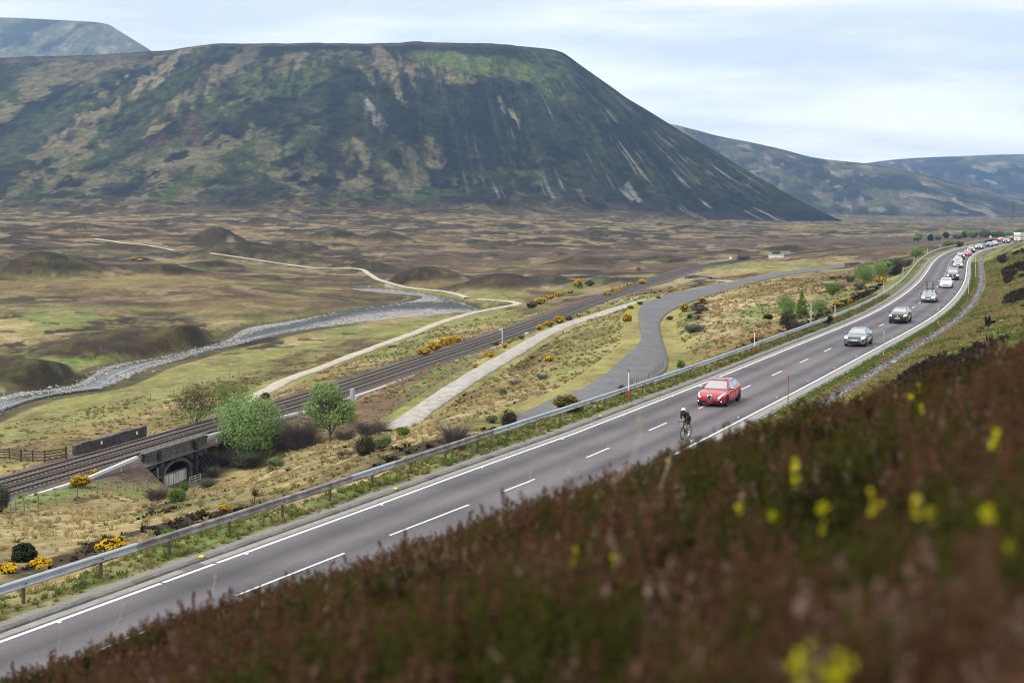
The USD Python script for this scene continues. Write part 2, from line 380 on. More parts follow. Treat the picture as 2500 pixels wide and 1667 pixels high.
RIVER_B = [(-60, 1024), (0, 1000), (60, 980), (120, 965), (200, 945), (280, 925), (350, 900), (440, 872), (500, 848), (570, 828), (650, 812), (760, 800), (880, 786), (1000, 772), (1100, 763), (1172, 755), (1120, 735), (1040, 722), (960, 716), (870, 707)]
RIV_A, RIV_B = ribbon_edges(RIVER_A, RIVER_B, 2.0, 5)
_z = np.full(len(RIV_A), float(np.median(np.r_[RIV_A[:, 2], RIV_B[:, 2]])) - 0.15)
RIV_A[:, 2] = RIV_B[:, 2] = _z
RIV = (RIV_A + RIV_B) / 2
def strip_pts(a, b, n=5):
    return np.vstack([a * (1 - t) + b * t for t in np.linspace(0, 1, n)])
for P, hw in ((strip_pts(OLD_A, OLD_B), 1.7), (TRACK, 2.6), (WHITE, 2.0), (WHITE2, 2.0), (WHITE3, 2.0)):
    SOFT.append((cKDTree(P[:, :2]), hw, P[:, 2]))
_rs = strip_pts(RIV_A, RIV_B, 7)
SOFT.append((cKDTree(_rs[:, :2]), 3.2, _rs[:, 2] - 0.2))
# ------------------------------------------------------------------ materials
MAT = {}
def mat(name, nodes, links=(), surface='p.BSDF', **kw):
    MAT[name] = usdkit.material(stage, '/World/Looks/' + name, nodes, links, surface=surface, **kw)
    return MAT[name]
def plain(name, col, rough=0.6, metal=0.0, vary=0.0, scale=4.0, spec=0.5, **kw):
    n = {'p': ('principled_bsdf', {'base_color': col, 'roughness': rough, 'metallic': metal, 'specular_ior_level': spec, **kw})}
    l = []
    if vary:
        n.update({'g': ('geometry', {}), 'n': ('noise_texture', {'scale': scale, 'detail': 5.0, 'roughness': 0.65}),
                  'r': ('rgb_ramp', {'ramp': [(0.25, tuple(c * (1 - vary) for c in col)), (0.5, col), (0.75, tuple(min(1, c * (1 + vary)) for c in col))]})})
        l = [('g.position', 'n.vector'), ('n.fac', 'r.fac'), ('r.color', 'p.base_color')]
    return mat(name, n, l)
def leafmat(name, ramp, rough=0.7, trans=0.35, spec=0.25):
    """Leaves or blossoms: the tone differs from leaf to leaf."""
    mat(name, {'g': ('geometry', {}), 'r': ('rgb_ramp', {'ramp': ramp}), 'o': ('object_info', {}),
               'a': ('math', {'math_type': 'multiply_add', 'value2': 0.16, 'value3': -0.08}), 'b': ('math', {'math_type': 'add'}),
               'p': ('principled_bsdf', {'roughness': rough, 'specular_ior_level': spec}), 't': ('translucent_bsdf', {}), 'm': ('mix_closure', {'fac': trans})},
        [('o.random', 'a.value1'), ('g.random_per_island', 'b.value1'), ('a.value', 'b.value2'), ('b.value', 'r.fac'),
         ('r.color', 'p.base_color'), ('r.color', 't.color'), ('p.BSDF', 'm.closure1'), ('t.BSDF', 'm.closure2')], surface='m.closure')
def landmat(name, s1, s2, s4, amp1, amp2, amp4, bump, bd, bscale):
    mat(name, {'at': ('attribute', {'attribute': 'col'}), 'g': ('geometry', {}),
               'n1': ('noise_texture', {'scale': s1, 'detail': 4.0, 'roughness': 0.65}), 'n2': ('noise_texture', {'scale': s2, 'detail': 3.0, 'roughness': 0.6}),
               'r1': ('rgb_ramp', {'ramp': [(0.22, (1 - amp1,) * 3), (0.5, (1, 1, 1)), (0.78, (1 + amp1, 1 + amp1 * 0.96, 1 + amp1 * 0.86))]}),
               'r2': ('rgb_ramp', {'ramp': [(0.25, (1 - amp2,) * 3), (0.5, (1, 1, 1)), (0.75, (1 + amp2,) * 3)]}),
               'm1': ('mix_color', {'blend_type': 'multiply', 'fac': 1.0}), 'm2': ('mix_color', {'blend_type': 'multiply', 'fac': 1.0}),
               'mp4': ('mapping', {'scale': (1, .55, 1)}), 'n4': ('noise_texture', {'scale': s4, 'detail': 6.0, 'roughness': 0.7}),
               'r4': ('rgb_ramp', {'ramp': [(0.30, (1 - amp4,) * 3), (0.47, (.94, .93, .92)), (0.53, (1.04, 1.04, 1.02)), (0.72, (1 + amp4,) * 3)]}), 'm4': ('mix_color', {'blend_type': 'multiply', 'fac': 1.0}),
               'n3': ('noise_texture', {'scale': bscale, 'detail': 5.0, 'roughness': 0.7}),
               'b': ('bump', {'strength': bump, 'distance': bd}),
               'p': ('principled_bsdf', {'roughness': 0.95, 'specular_ior_level': 0.12})},
        [('g.position', 'n1.vector'), ('g.position', 'n2.vector'), ('g.position', 'n3.vector'), ('n1.fac', 'r1.fac'), ('n2.fac', 'r2.fac'),
         ('at.color', 'm1.a'), ('r1.color', 'm1.b'), ('m1.result', 'm2.a'), ('r2.color', 'm2.b'), ('g.position', 'mp4.vector'), ('mp4.vector', 'n4.vector'), ('n4.fac', 'r4.fac'), ('m2.result', 'm4.a'), ('r4.color', 'm4.b'), ('m4.result', 'p.base_color'),
         ('n3.fac', 'b.height'), ('b.normal', 'p.normal')])
landmat('moorland', 2.6, 0.55, 0.11, 0.42, 0.34, 0.42, 0.6, 0.3, 1.1)
landmat('hillside', 0.22, 0.07, 0.02, 0.6, 0.45, 0.4, 0.7, 7.0, 0.06)
plain('trunk_bark', (0.10, 0.08, 0.06), 0.9, vary=0.4, scale=9)

# ------------------------------------------------------------------ ground sheet with its own colours
def lerp(a, b, w):
    return a + (np.asarray(b) - a) * w[:, None]
PAINT = [  # px, py, rx, ry, slant, colour, amount
    (250, 988, 340, 42, -17, 'meadow', .95), (620, 905, 300, 40, -15, 'meadow', .9), (950, 822, 260, 30, -12, 'meadow', .85), (1150, 778, 130, 17, -9, 'meadow', .9), (1190, 728, 90, 10, 5, 'meadow', .9),
    (770, 878, 215, 27, -15, 'brown', .9), (620, 930, 110, 15, -15, 'brown', .6), (230, 1075, 270, 44, -10, 'ochre', .75), (120, 1095, 120, 20, -6, 'brown', .55), (880, 912, 130, 16, -16, 'brown', .6),
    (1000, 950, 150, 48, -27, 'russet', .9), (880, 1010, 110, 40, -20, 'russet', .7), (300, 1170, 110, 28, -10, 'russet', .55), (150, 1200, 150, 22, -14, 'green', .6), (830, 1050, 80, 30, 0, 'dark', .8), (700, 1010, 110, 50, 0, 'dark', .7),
    (1100, 890, 150, 14, -33, 'green', .8), (1010, 985, 90, 16, -38, 'green', .9), (1330, 800, 130, 9, -24, 'green', .6), (1340, 880, 120, 20, -30, 'ochre', .7), (1310, 870, 80, 14, -38, 'heather', .7), (1430, 850, 110, 26, -16, 'meadow', .6), (1390, 905, 120, 22, -24, 'meadow', .8), (1240, 945, 60, 14, -8, 'brown', .5),
    (1250, 985, 190, 26, -16, 'straw', .6), (1020, 1060, 110, 14, -10, 'straw', .7), (1290, 975, 60, 12, -18, 'brown', .7), (700, 1180, 230, 30, -18, 'tan', .6), (150, 1270, 200, 40, -10, 'straw', .55), (60, 1330, 120, 26, 0, 'tan', .4),
    (130, 1372, 190, 20, -19, 'heather', .95), (430, 1285, 90, 12, -18, 'heather', .8), (530, 1262, 80, 10, -18, 'heather', .6), (90, 1225, 100, 16, -8, 'green', .5), (420, 1225, 60, 22, -20, 'dark', .5), (800, 1150, 60, 10, -16, 'heather', .5), (880, 1120, 70, 10, -16, 'brown', .6),
    (1800, 745, 190, 46, -4, 'straw', .75), (1900, 700, 180, 22, 4, 'rust', .6), (1820, 775, 110, 20, -16, 'green', .75), (1730, 800, 80, 24, -10, 'straw', .7), (1820, 825, 150, 18, -16, 'rust', .55), (1692, 762, 50, 30, -48, 'heather', 1.0), (1670, 800, 26, 60, 12, 'green', .6), (1610, 800, 14, 70, 0, 'meadow', .5),
    (2140, 722, 180, 20, -22, 'heather', .98), (2050, 765, 150, 14, -20, 'heather', .9), (2210, 690, 60, 14, -30, 'tan', .7), (2230, 650, 70, 14, -28, 'tan', .6), (1780, 870, 120, 12, -22, 'heather', .6), (1640, 905, 70, 14, -26, 'ochre', .5), (2000, 690, 90, 7, -8, 'brown', .5),
    (1850, 655, 180, 13, -2, 'meadow', .8), (1800, 650, 120, 6, -3, 'green', .7), (1740, 668, 140, 9, -5, 'straw', .5), (1950, 640, 150, 8, -2, 'tan', .6), (1640, 690, 60, 12, -12, 'straw', .6), (1480, 735, 70, 10, -18, 'tan', .5), (1420, 700, 60, 14, -20, 'green', .6),
    (160, 700, 230, 26, 0, 'ochre', .7), (420, 690, 160, 18, 0, 'ochre', .7), (130, 655, 90, 12, 0, 'meadow', .4), (600, 745, 260, 22, -4, 'ochre', .5), (250, 720, 180, 18, 4, 'brown', .7), (560, 715, 120, 16, 3, 'brown', .7), (800, 690, 130, 12, 0, 'brown', .9), (700, 760, 160, 12, -6, 'brown', .6),
    (330, 815, 170, 50, -6, 'heather', .9), (200, 850, 140, 34, 0, 'heather', .9), (30, 900, 60, 60, 0, 'heather', .9), (150, 880, 70, 30, 25, 'meadow', .5), (260, 880, 150, 10, -6, 'green', .8), (510, 850, 140, 8, -15, 'meadow', .9), (120, 640, 130, 40, 0, 'heather', .75), (870, 735, 130, 10, 2, 'dark', .7), (860, 760, 140, 7, -4, 'brown', .9), (520, 625, 130, 14, 5, 'dark', .8), (280, 618, 150, 12, 2, 'dark', .7), (760, 640, 120, 10, 6, 'dark', .6),
    (528, 611, 22, 4, -14, 'scar', .9), (578, 609, 14, 6, 30, 'scar', .9), (615, 622, 34, 4, 22, 'scar', .7), (955, 690, 8, 12, 0, 'scar', .9), (870, 578, 34, 5, 3, 'scar', .5), (1148, 590, 26, 4, 6, 'scar', .6), (450, 648, 12, 5, -10, 'rust', .8), (380, 596, 16, 3, 0, 'scar', .5), (1735, 604, 16, 4, 4, 'scar', .4), (1340, 700, 10, 4, 0, 'scar', .5),
    (1150, 650, 280, 20, 2, 'brown', .6), (1020, 715, 140, 10, 6, 'meadow', .7), (1230, 715, 80, 8, 2, 'meadow', .8), (1500, 620, 300, 12, 0, 'plum', .6), (1100, 610, 300, 16, 2, 'plum', .45), (900, 580, 260, 14, 0, 'ochre', .4), (1850, 590, 300, 10, 0, 'plum', .7), (2150, 600, 250, 20, 0, 'plum', .75), (2300, 585, 200, 10, 0, 'plum', .8),
]
PAL = {'scar': (.36, .33, .30), 'meadow': (.192, .188, .066), 'green': (.115, .165, .038), 'brown': (.085, .057, .032), 'ochre': (.185, .138, .060), 'russet': (.135, .088, .056), 'dark': (.052, .048, .026), 'heather': (.030, .0235, .015), 'straw': (.36, .285, .155),
       'tan': (.275, .225, .105), 'rust': (.27, .17, .085), 'plum': (.090, .062, .047)}
PAL = {k: np.array(v) for k, v in PAL.items()}
def ground_colour(x, y, z):
    q, i = road_off(x, y)
    n60, n15, n5, n1 = nz(x, y, 70, 4, 31), nz(x, y, 17, 4, 32), nz(x, y, 5, 4, 33), nz(x, y, 1.5, 3, 34)
    px, py = proj(x, y, np.minimum(z, ZC - 0.4))
    col = np.tile(PAL['tan'], (len(x), 1))
    # near slope: tussocky straw, green flushes, brown scraps of heather
    col = lerp(col, PAL['straw'], sstep(.50, .62, n5) * .8)
    col = lerp(col, PAL['green'], sstep(.50, .60, n15) * .75)
    col = lerp(col, PAL['ochre'], sstep(.52, .62, nz(x, y, 9, 4, 35)) * .8)
    col = lerp(col, PAL['heather'], sstep(.575, .63, nz(x, y, 6.5, 4, 36)) * sstep(.46, .56, n60) * .9)
    # moor beyond the river
    far = sstep(330, 430, y)
    moor = np.tile(PAL['ochre'] * .88, (len(x), 1))
    moor = lerp(moor, PAL['brown'], sstep(.40, .54, nz(x, y, 46, 5, 37)))
    moor = lerp(moor, PAL['plum'], sstep(.43, .58, nz(x, y, 90, 4, 38)) * .8)
    moor = lerp(moor, PAL['tan'] * .85, sstep(.57, .65, nz(x, y, 30, 4, 39)) * .6)
    moor = lerp(moor, PAL['heather'], sstep(.53, .57, nz(x, y * .7, 30, 5, 40)) * .85)
    moor = lerp(moor, PAL['heather'] * 1.25, sstep(.515, .555, nz(x, y * .8, 14, 5, 46)) * sstep(.38, .52, n60) * .85)
    moor = lerp(moor, PAL['straw'] * .8, sstep(.57, .62, nz(x, y * .7, 13, 4, 47)) * .6)
    moor = lerp(moor, PAL['meadow'] * .8, sstep(.58, .64, nz(x, y, 40, 4, 41)) * .5 * sstep(900, 450, y))
    col = lerp(col, moor, far)
    wx, wy = px + 70 * (n15 - .5) + 30 * (n5 - .5), py + 22 * (n5 - .5) + 12 * (n1 - .5)
    valley = sstep(7.5, 10, q)
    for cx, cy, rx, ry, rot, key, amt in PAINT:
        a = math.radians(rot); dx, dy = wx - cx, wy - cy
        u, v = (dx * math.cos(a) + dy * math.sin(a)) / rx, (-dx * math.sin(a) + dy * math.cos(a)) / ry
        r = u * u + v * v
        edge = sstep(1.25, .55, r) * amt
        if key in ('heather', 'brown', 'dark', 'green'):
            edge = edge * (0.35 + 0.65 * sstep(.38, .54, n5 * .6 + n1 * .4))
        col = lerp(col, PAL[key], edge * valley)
    # railway formation and the foot of the embankment
    rd, _ = near_line(_railtree, x, y, 40)
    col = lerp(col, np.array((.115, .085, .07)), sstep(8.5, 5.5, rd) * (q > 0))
    # river banks: bright turf and a dark undercut
    dr, _ = near_line(SOFT[-1][0], x, y, 60)
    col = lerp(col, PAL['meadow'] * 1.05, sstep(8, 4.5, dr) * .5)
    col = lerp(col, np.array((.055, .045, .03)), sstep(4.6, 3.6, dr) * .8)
    _, mh = mound_h(x, y)
    mh = mh * (q > 14) * sstep(120, 200, y)
    hcol = lerp(np.tile(PAL['heather'], (len(x), 1)), PAL['meadow'] * .55, sstep(.54, .62, n5) * .4)
    hcol = lerp(hcol, PAL['brown'], sstep(.5, .6, n15) * .4)
    col = lerp(col, hcol, np.clip(mh * 1.1 - .35 * (n5 - .3), 0, 1) * .97)
    # verges of the old road and the tracks
    for k, g in ((0, .8), (1, .6)):
        dv, _ = near_line(SOFT[k][0], x, y, 30)
        col = lerp(col, np.array((.235, .215, .075)), sstep(4.6, 2.6, dv) * g * valley)
    # roadside verge, valley side
    vg = lerp(np.tile((.115, .145, .040), (len(x), 1)), np.array((.20, .185, .08)), sstep(.45, .62, n1 * .5 + n5 * .5) * .9)
    col = lerp(col, vg, sstep(8.6, 7.2, q - np.clip(LQ(i) - 3.3, 0, 1)) * (q > 0))
    col = lerp(col, np.array((.215, .195, .165)), sstep(1.75, 1.35, q - LQ(i) + 0.5 * (n1 - .5)) * (q > 0))
    # hill side of the road
    R = q < 0; s = -q
    ts = i.astype(float)
    hg = lerp(np.tile((.130, .155, .045), (len(x), 1)), np.array((.21, .18, .075)), sstep(.42, .6, n5) * .7)
    hg = lerp(hg, np.array((.20, .125, .06)), sstep(.5, .62, nz(x, y, 8, 4, 44)) * .5)
    stripes = nz(ts / 26 - s / 12, s / 2.6, 1.0, 4, 45)
    thr = .53
    hg = lerp(hg, np.array((.040, .030, .018)), sstep(thr, thr + .05, stripes) * sstep(8.0, 10.5, s + 2 * (n15 - .5)) * .95)
    hg = lerp(hg, np.array((.135, .165, .038)), sstep(5.6, 5.1, s))
    hg = lerp(hg, np.array((.23, .15, .07)), np.exp(-((s - 5.35) / .25) ** 2) * .7 * sstep(.4, .55, n5))
    hg = lerp(hg, np.array((.23, .15, .07)), np.exp(-((s - 6.65) / .25) ** 2) * .5 * sstep(.4, .55, n1))
    hg = lerp(hg, np.array((.11, .105, .115)) * (0.55 + .9 * n1)[:, None], sstep(.60, .42, np.abs(s - 5.95 + .3 * (n5 - .5))))
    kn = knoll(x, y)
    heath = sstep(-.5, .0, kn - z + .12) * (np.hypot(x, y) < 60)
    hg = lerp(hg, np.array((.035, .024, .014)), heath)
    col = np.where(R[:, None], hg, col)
    return np.clip(col, .004, .6)
NU, NY = 800, 980
_u = np.linspace(-0.5, 0.5, NU)
_y = np.geomspace(1.0, 3400, NY)
GU, GY = np.meshgrid(_u, _y)
GX = GU * GY
GZ = ground(GX, GY)
_idx = np.arange(NU * NY).reshape(NY, NU)
_f = np.stack([_idx[:-1, :-1], _idx[:-1, 1:], _idx[1:, 1:], _idx[1:, :-1]], -1).reshape(-1, 4)
GV = np.stack([GX.ravel(), GY.ravel(), GZ.ravel()], 1)
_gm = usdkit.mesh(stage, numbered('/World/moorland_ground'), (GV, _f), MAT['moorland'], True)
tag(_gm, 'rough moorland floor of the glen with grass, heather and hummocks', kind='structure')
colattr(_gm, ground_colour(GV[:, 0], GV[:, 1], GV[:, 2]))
# plain land behind the photographer so that the ground goes on all round
_bk = []
for a in np.linspace(0, 2 * np.pi, 97):
    pass

# ------------------------------------------------------------------ the great hill and the ones behind
def hill_sheet(name, label, crest, foot, colour, ns, nw, prof, back=700, rough=(18, 140), seed=60, right=None, xw=None):
    """crest, foot: (photograph x, y, distance); prof(w) the rise from foot (0) to crest (1)."""
    crest, foot = np.array(crest, float), np.array(foot, float)
    s = np.linspace(0, 1, ns)
    def along(P, k):
        t = np.linspace(0, 1, len(P)); return PchipInterpolator(t, P[:, k])(s)
    C = at_depth(along(crest, 0), along(crest, 1), along(crest, 2)); F = at_depth(along(foot, 0), along(foot, 1), along(foot, 2))
    w = np.linspace(0, 1, nw)
    S, W = np.meshgrid(s, w)
    P = F[None] + (C - F)[None] * W[..., None]
    zw = prof(S, W)
    P[..., 2] = F[None, :, 2] + (C - F)[None, :, 2] * zw
    x, y = P[..., 0], P[..., 1]
    amp = rough[0] * np.sin(np.pi * np.clip(W, 0, 1)) ** 0.8
    gully = nz(S * 34 + 0.3 * np.sin(W * 5), W * 2.2, 1.0, 4, seed) - .5
    P[..., 2] += amp * (1.5 * gully + .8 * (nz(x, y, rough[1], 4, seed + 1) - .5))
    # the far side falls away again
    nb = 5
    B = []
    for k in range(1, nb + 1):
        t = k / nb
        b = P[-1] + np.array([0.1, 1.0, 0]) * back * t
        b[:, 2] = P[-1][:, 2] - (P[-1][:, 2] - F[:, 2] + 40) * t ** 1.6 * .9 - 1.5 * k
        B.append(b)
    Q = np.concatenate([P, np.array(B)], 0)
    n0, n1 = Q.shape[:2]
    idx = np.arange(n0 * n1).reshape(n0, n1)
    f = np.stack([idx[:-1, :-1], idx[:-1, 1:], idx[1:, 1:], idx[1:, :-1]], -1).reshape(-1, 4)
    V = Q.reshape(-1, 3)
    m = usdkit.mesh(stage, numbered('/World/' + name), (V, f), MAT['hillside'], True)
    tag(m, label, kind='structure')
    Sx = np.concatenate([S, np.repeat(S[-1:], nb, 0)], 0).ravel(); Wx = np.concatenate([W, np.ones((nb, n1))], 0).ravel()
    colattr(m, colour(Sx, Wx, V))
    return Q
def hill_colour(S, W, V):
    px, py = proj(V[:, 0], V[:, 1], V[:, 2])
    n = lambda a, b, o, k: nz(S * a, W * b, 1.0, o, k)
    w1 = nz(px, py, 60, 4, 71) - .5; w2 = nz(px, py, 16, 4, 72) - .5
    heather, blue, green, straw, scree, plum, olive = (np.array(c) for c in ((.0125, .0125, .0125), (.022, .022, .022), (.075, .095, .030), (.165, .138, .080), (.24, .23, .215), (.060, .036, .036), (.030, .033, .017)))
    col = np.tile(heather, (len(S), 1))
    f1, f2 = n(150, 60, 5, 87), n(70, 26, 5, 88)
    mix = lambda a, b, k, wgt=.5: n(a, b, 5, k) * (1 - wgt) + f1 * wgt * .55 + f2 * wgt * .45
    col = lerp(col, olive, sstep(.47, .55, mix(26, 9, 73)) * .6)
    streak = n(120, 5.5, 4, 74)
    fine = n(260, 40, 4, 75)
    left = sstep(860, 430, px + 220 * w1)
    # slanting tan and green bands of the left flank
    sl = (px * .62 + py) ; ac = (px - py * .62)
    band = nz(ac / 330, sl / 60, 1.0, 5, 89) * .6 + f1 * .2 + f2 * .2
    col = lerp(col, olive * 1.3, left * sstep(.46, .50, band) * .8)
    col = lerp(col, green * .75, left * sstep(.53, .555, band) * .6)
    col = lerp(col, straw * .75, left * sstep(.565, .585, nz(ac / 300, sl / 46, 1.0, 5, 76) * .6 + f1 * .2 + f2 * .2) * .85)
    # foot of the face and the lower left: mottled turf and bracken
    lowm = sstep(.40, .16, W + .30 * w1 + .12 * w2) * sstep(1650, 1050, px)
    col = lerp(col, green * .7, lowm * sstep(.52, .56, mix(50, 22, 79)) * .55)
    col = lerp(col, straw * .68, lowm * sstep(.525, .555, mix(60, 16, 78)) * .75)
    col = lerp(col, heather * 1.1, lowm * sstep(.53, .56, mix(40, 30, 90)) * .8)
    # crown: brown plateau, pale turf and green brow
    X, Y = px + 60 * w1 + 22 * w2, py + 34 * w1 + 18 * w2
    top = sstep(.80, .90, W)
    col = lerp(col, np.array((.062, .047, .038)), top * sstep(1320, 1150, px) * sstep(.35, .5, f1))
    def blob(cx, cy, rx, ry, rot, c, amt, grain=0.85, lo=.43, hi=.56):
        nonlocal col
        a = math.radians(rot); dx, dy = X - cx, Y - cy
        u, v = (dx * math.cos(a) + dy * math.sin(a)) / rx, (-dx * math.sin(a) + dy * math.cos(a)) / ry
        e = sstep(1.3, .5, u * u + v * v) * amt
        e = e * ((1 - grain) + grain * sstep(lo, hi, .4 * streak + .35 * fine + .25 * f1))
        col = lerp(col, c, e)
    for b in ((1180, 160, 190, 26, 8, green * 1.2, .9, .5), (1340, 180, 80, 50, 50, green * .9, .6), (1060, 180, 110, 22, 12, straw * .9, .8), (940, 165, 80, 20, 60, straw * .9, .75), (990, 175, 60, 8, 58, straw * .9, .7), (900, 180, 50, 8, 55, straw * .8, .6), (960, 205, 60, 12, 62, straw, .8), (860, 150, 160, 22, 4, straw * .8, .7), (700, 200, 130, 40, -10, green * .9, .7), (660, 165, 120, 24, -6, straw * .75, .6),
              (300, 235, 250, 15, -33, straw, .95), (190, 300, 130, 12, -30, straw * .9, .8), (480, 215, 120, 22, -35, straw * .85, .7), (120, 200, 160, 26, -12, straw * .6, .6), (330, 250, 200, 20, -28, green * .8, .6), (560, 270, 60, 20, -15, green, .5), (220, 170, 200, 14, -6, np.array((.09, .07, .055)), .8),
              (470, 310, 38, 40, -20, plum, .95), (420, 338, 90, 16, -6, plum, .95), (290, 340, 36, 18, -18, plum, .8), (235, 300, 34, 14, -25, plum, .8), (175, 332, 30, 14, -20, plum, .7), (440, 270, 26, 30, 0, heather, .8),
              (905, 275, 13, 42, -18, scree * .8, .9), (925, 300, 12, 26, -12, scree * .8, .8), (845, 370, 17, 34, 0, straw * .75, .8), (890, 380, 18, 44, -25, straw * .7, .9), (980, 385, 12, 40, -24, straw * .8, .9), (1055, 375, 34, 40, -22, straw * .75, .8), (1010, 400, 20, 50, -25, straw * .7, .7), (960, 430, 26, 46, -50, straw * .8, .7), (1025, 420, 20, 30, -30, straw * .8, .7), (860, 460, 60, 26, -20, straw * .7, .6), (1070, 340, 18, 26, -10, green * .9, .6),
              (1225, 255, 6, 34, -33, straw, .9), (1260, 285, 5, 24, -40, straw, .8), (1240, 180, 10, 26, -40, straw * .7, .5), (1075, 165, 8, 40, -35, green, .8)):
        blob(*b)
    thin = n(330, 3.0, 3, 101)
    fr = sstep(700, 1000, px) * sstep(.12, .25, W)
    col = lerp(col, olive * 1.5, fr * sstep(.56, .64, n(200, 6, 4, 102)) * .3)
    col = lerp(col, straw * .6, fr * sstep(.70, .76, thin) * sstep(.50, .62, n(46, 12, 4, 103)) * .7)
    col = lerp(col, scree * .55, sstep(1000, 1250, px) * sstep(.70, .75, n(420, 3.6, 3, 104)) * sstep(.46, .60, n(30, 12, 4, 105)) * .75)
    # scree gullies down the right-hand flank
    fl = sstep(1150, 1400, px)
    g1 = sstep(.69, .74, n(230, 2.6, 3, 81)) * sstep(.48, .62, n(40, 7, 3, 82))
    col = lerp(col, scree * .85, fl * g1 * .95)
    col = lerp(col, straw * .8, fl * sstep(.69, .74, n(210, 3.4, 3, 83)) * sstep(.50, .62, n(30, 9, 3, 84)) * .7)
    col = lerp(col, green * .8, sstep(1150, 1350, px) * sstep(.64, .72, n(90, 4, 3, 85)) * .35 * sstep(.1, .3, W))
    col = lerp(col, scree * .9, sstep(1.0, .4, ((X - 1560) / 60) ** 2 + ((Y - 470) / 26) ** 2) * sstep(.5, .6, streak) * .9)
    ft = sstep(.16, .03, W + .16 * (f2 - .5) + .10 * w1)
    mo = lerp(np.tile(PAL['brown'] * .9, (len(S), 1)), PAL['ochre'] * .9, sstep(.48, .55, f2)); mo = lerp(mo, PAL['heather'], sstep(.53, .57, f1)); mo = lerp(mo, PAL['plum'], sstep(.5, .6, n(14, 30, 4, 106)) * .6)
    col = lerp(col, mo, ft * sstep(1900, 1500, px) * .95)
    return np.clip(col * (0.62 + .5 * n(420, 160, 3, 86) + .26 * f1)[:, None], .004, .5)
_crest = [(-620, 175, 2700), (-300, 155, 2650), (0, 143, 2600), (200, 137, 2550), (370, 130, 2500), (540, 112, 2460), (740, 110, 2420), (940, 107, 2400), (1060, 105, 2380), (1180, 108, 2340), (1290, 115, 2300), (1355, 123, 2270), (1384, 136, 2250)]
_foot = [(-1300, 560, 1500), (-900, 545, 1450), (-500, 535, 1420), (-200, 530, 1400), (60, 528, 1380), (330, 526, 1380), (620, 526, 1420), (900, 527, 1500), (1180, 529, 1600), (1430, 532, 1720), (1680, 538, 1860), (1880, 543, 1980), (2075, 549, 2080)]
def _prof(S, W):
    a = 0.80 * W + 0.20 * W ** 2                                     # almost straight flank at the spur
    face = np.interp(W, [0, .10, .22, .45, .68, .82, .92, 1.0], [0, .035, .13, .46, .79, .925, .98, 1.0])
    left = np.interp(W, [0, .15, .35, .55, .8, .92, 1.0], [0, .07, .26, .50, .84, .965, 1.0])
    k = sstep(.80, 1.0, S)
    m = sstep(.15, .55, S)
    return (left * (1 - m) + face * m) * (1 - k) + a * k
HILL = hill_sheet('great_hill', 'dark heather covered hill with a flat top and steep scree flank', _crest, _foot, hill_colour, 700, 430, _prof, back=900, rough=(11, 150))
def far_colour(tint, patch):
    def f(S, W, V):
        n = lambda a, b, o, k: nz(S * a, W * b, 1.0, o, k)
        col = np.tile(np.array(tint), (len(S), 1))
        col = lerp(col, np.array((.12, .115, .06)), sstep(.50, .6, n(18, 10, 5, 91)) * .55)
        col = lerp(col, np.array(patch), sstep(.585, .62, n(26, 13, 3, 92)) * .8)
        col = lerp(col, np.array((.10, .075, .062)), sstep(.53, .6, n(12, 20, 5, 93)) * .5)
        col = lerp(col, np.array((.022, .024, .024)), sstep(.52, .6, n(14, 6, 5, 94)) * .7)
        return np.clip(col * (0.75 + .5 * n(160, 90, 3, 95))[:, None], .004, .5)
    return f
_pf = lambda S, W: np.interp(W, [0, .2, .45, .75, .92, 1.0], [0, .07, .36, .80, .96, 1.0])
hill_sheet('distant_hill', 'pale round shouldered hill behind the left end of the great hill', [(-700, 40, 5200), (-300, 36, 5200), (0, 43, 5200), (153, 50, 5150), (225, 54, 5100), (262, 60, 5060), (298, 82, 5000), (337, 107, 4950), (377, 132, 4900), (430, 170, 4900)],
           [(-700, 330, 4300)] + [(-450 + k * 120, 330, 4200) for k in range(9)], far_colour((.12, .118, .075), (.20, .18, .13)), 200, 120, _pf, back=1500, rough=(12, 300), seed=64)
hill_sheet('distant_hill', 'long blue ridge sloping down to the right behind the spur', [(1250, 292, 4600), (1500, 292, 4500), (1611, 299, 4450), (1692, 316, 4400), (1753, 332, 4350), (1830, 347, 4300), (1906, 364, 4250), (1983, 384, 4200), (2040, 392, 4150), (2113, 399, 4100), (2260, 428, 4000), (2420, 470, 3900), (2700, 530, 3800)],
           [(1250, 560, 3300)] + [(1500 + k * 90, 556, 3200) for k in range(12)], far_colour((.026, .029, .028), (.20, .165, .13)), 330, 200, lambda S, W: np.interp(W, [0, .12, .3, .5, .75, .92, 1.0], [0, .03, .16, .42, .78, .95, 1.0]), back=900, rough=(16, 260), seed=66)
hill_sheet('distant_hill', 'far blue moorland ridge closing the glen at the right', [(1800, 420, 6400), (2000, 404, 6400), (2113, 398.5, 6300), (2155, 393, 6300), (2212, 387.5, 6250), (2327, 382, 6200), (2500, 377, 6150), (2700, 378, 6100), (3000, 395, 6000)],
           [(1800, 545, 4700)] + [(1950 + k * 150, 545, 4600) for k in range(8)], far_colour((.030, .030, .030), (.20, .17, .14)), 260, 150, _pf, back=1500, rough=(18, 300), seed=68)
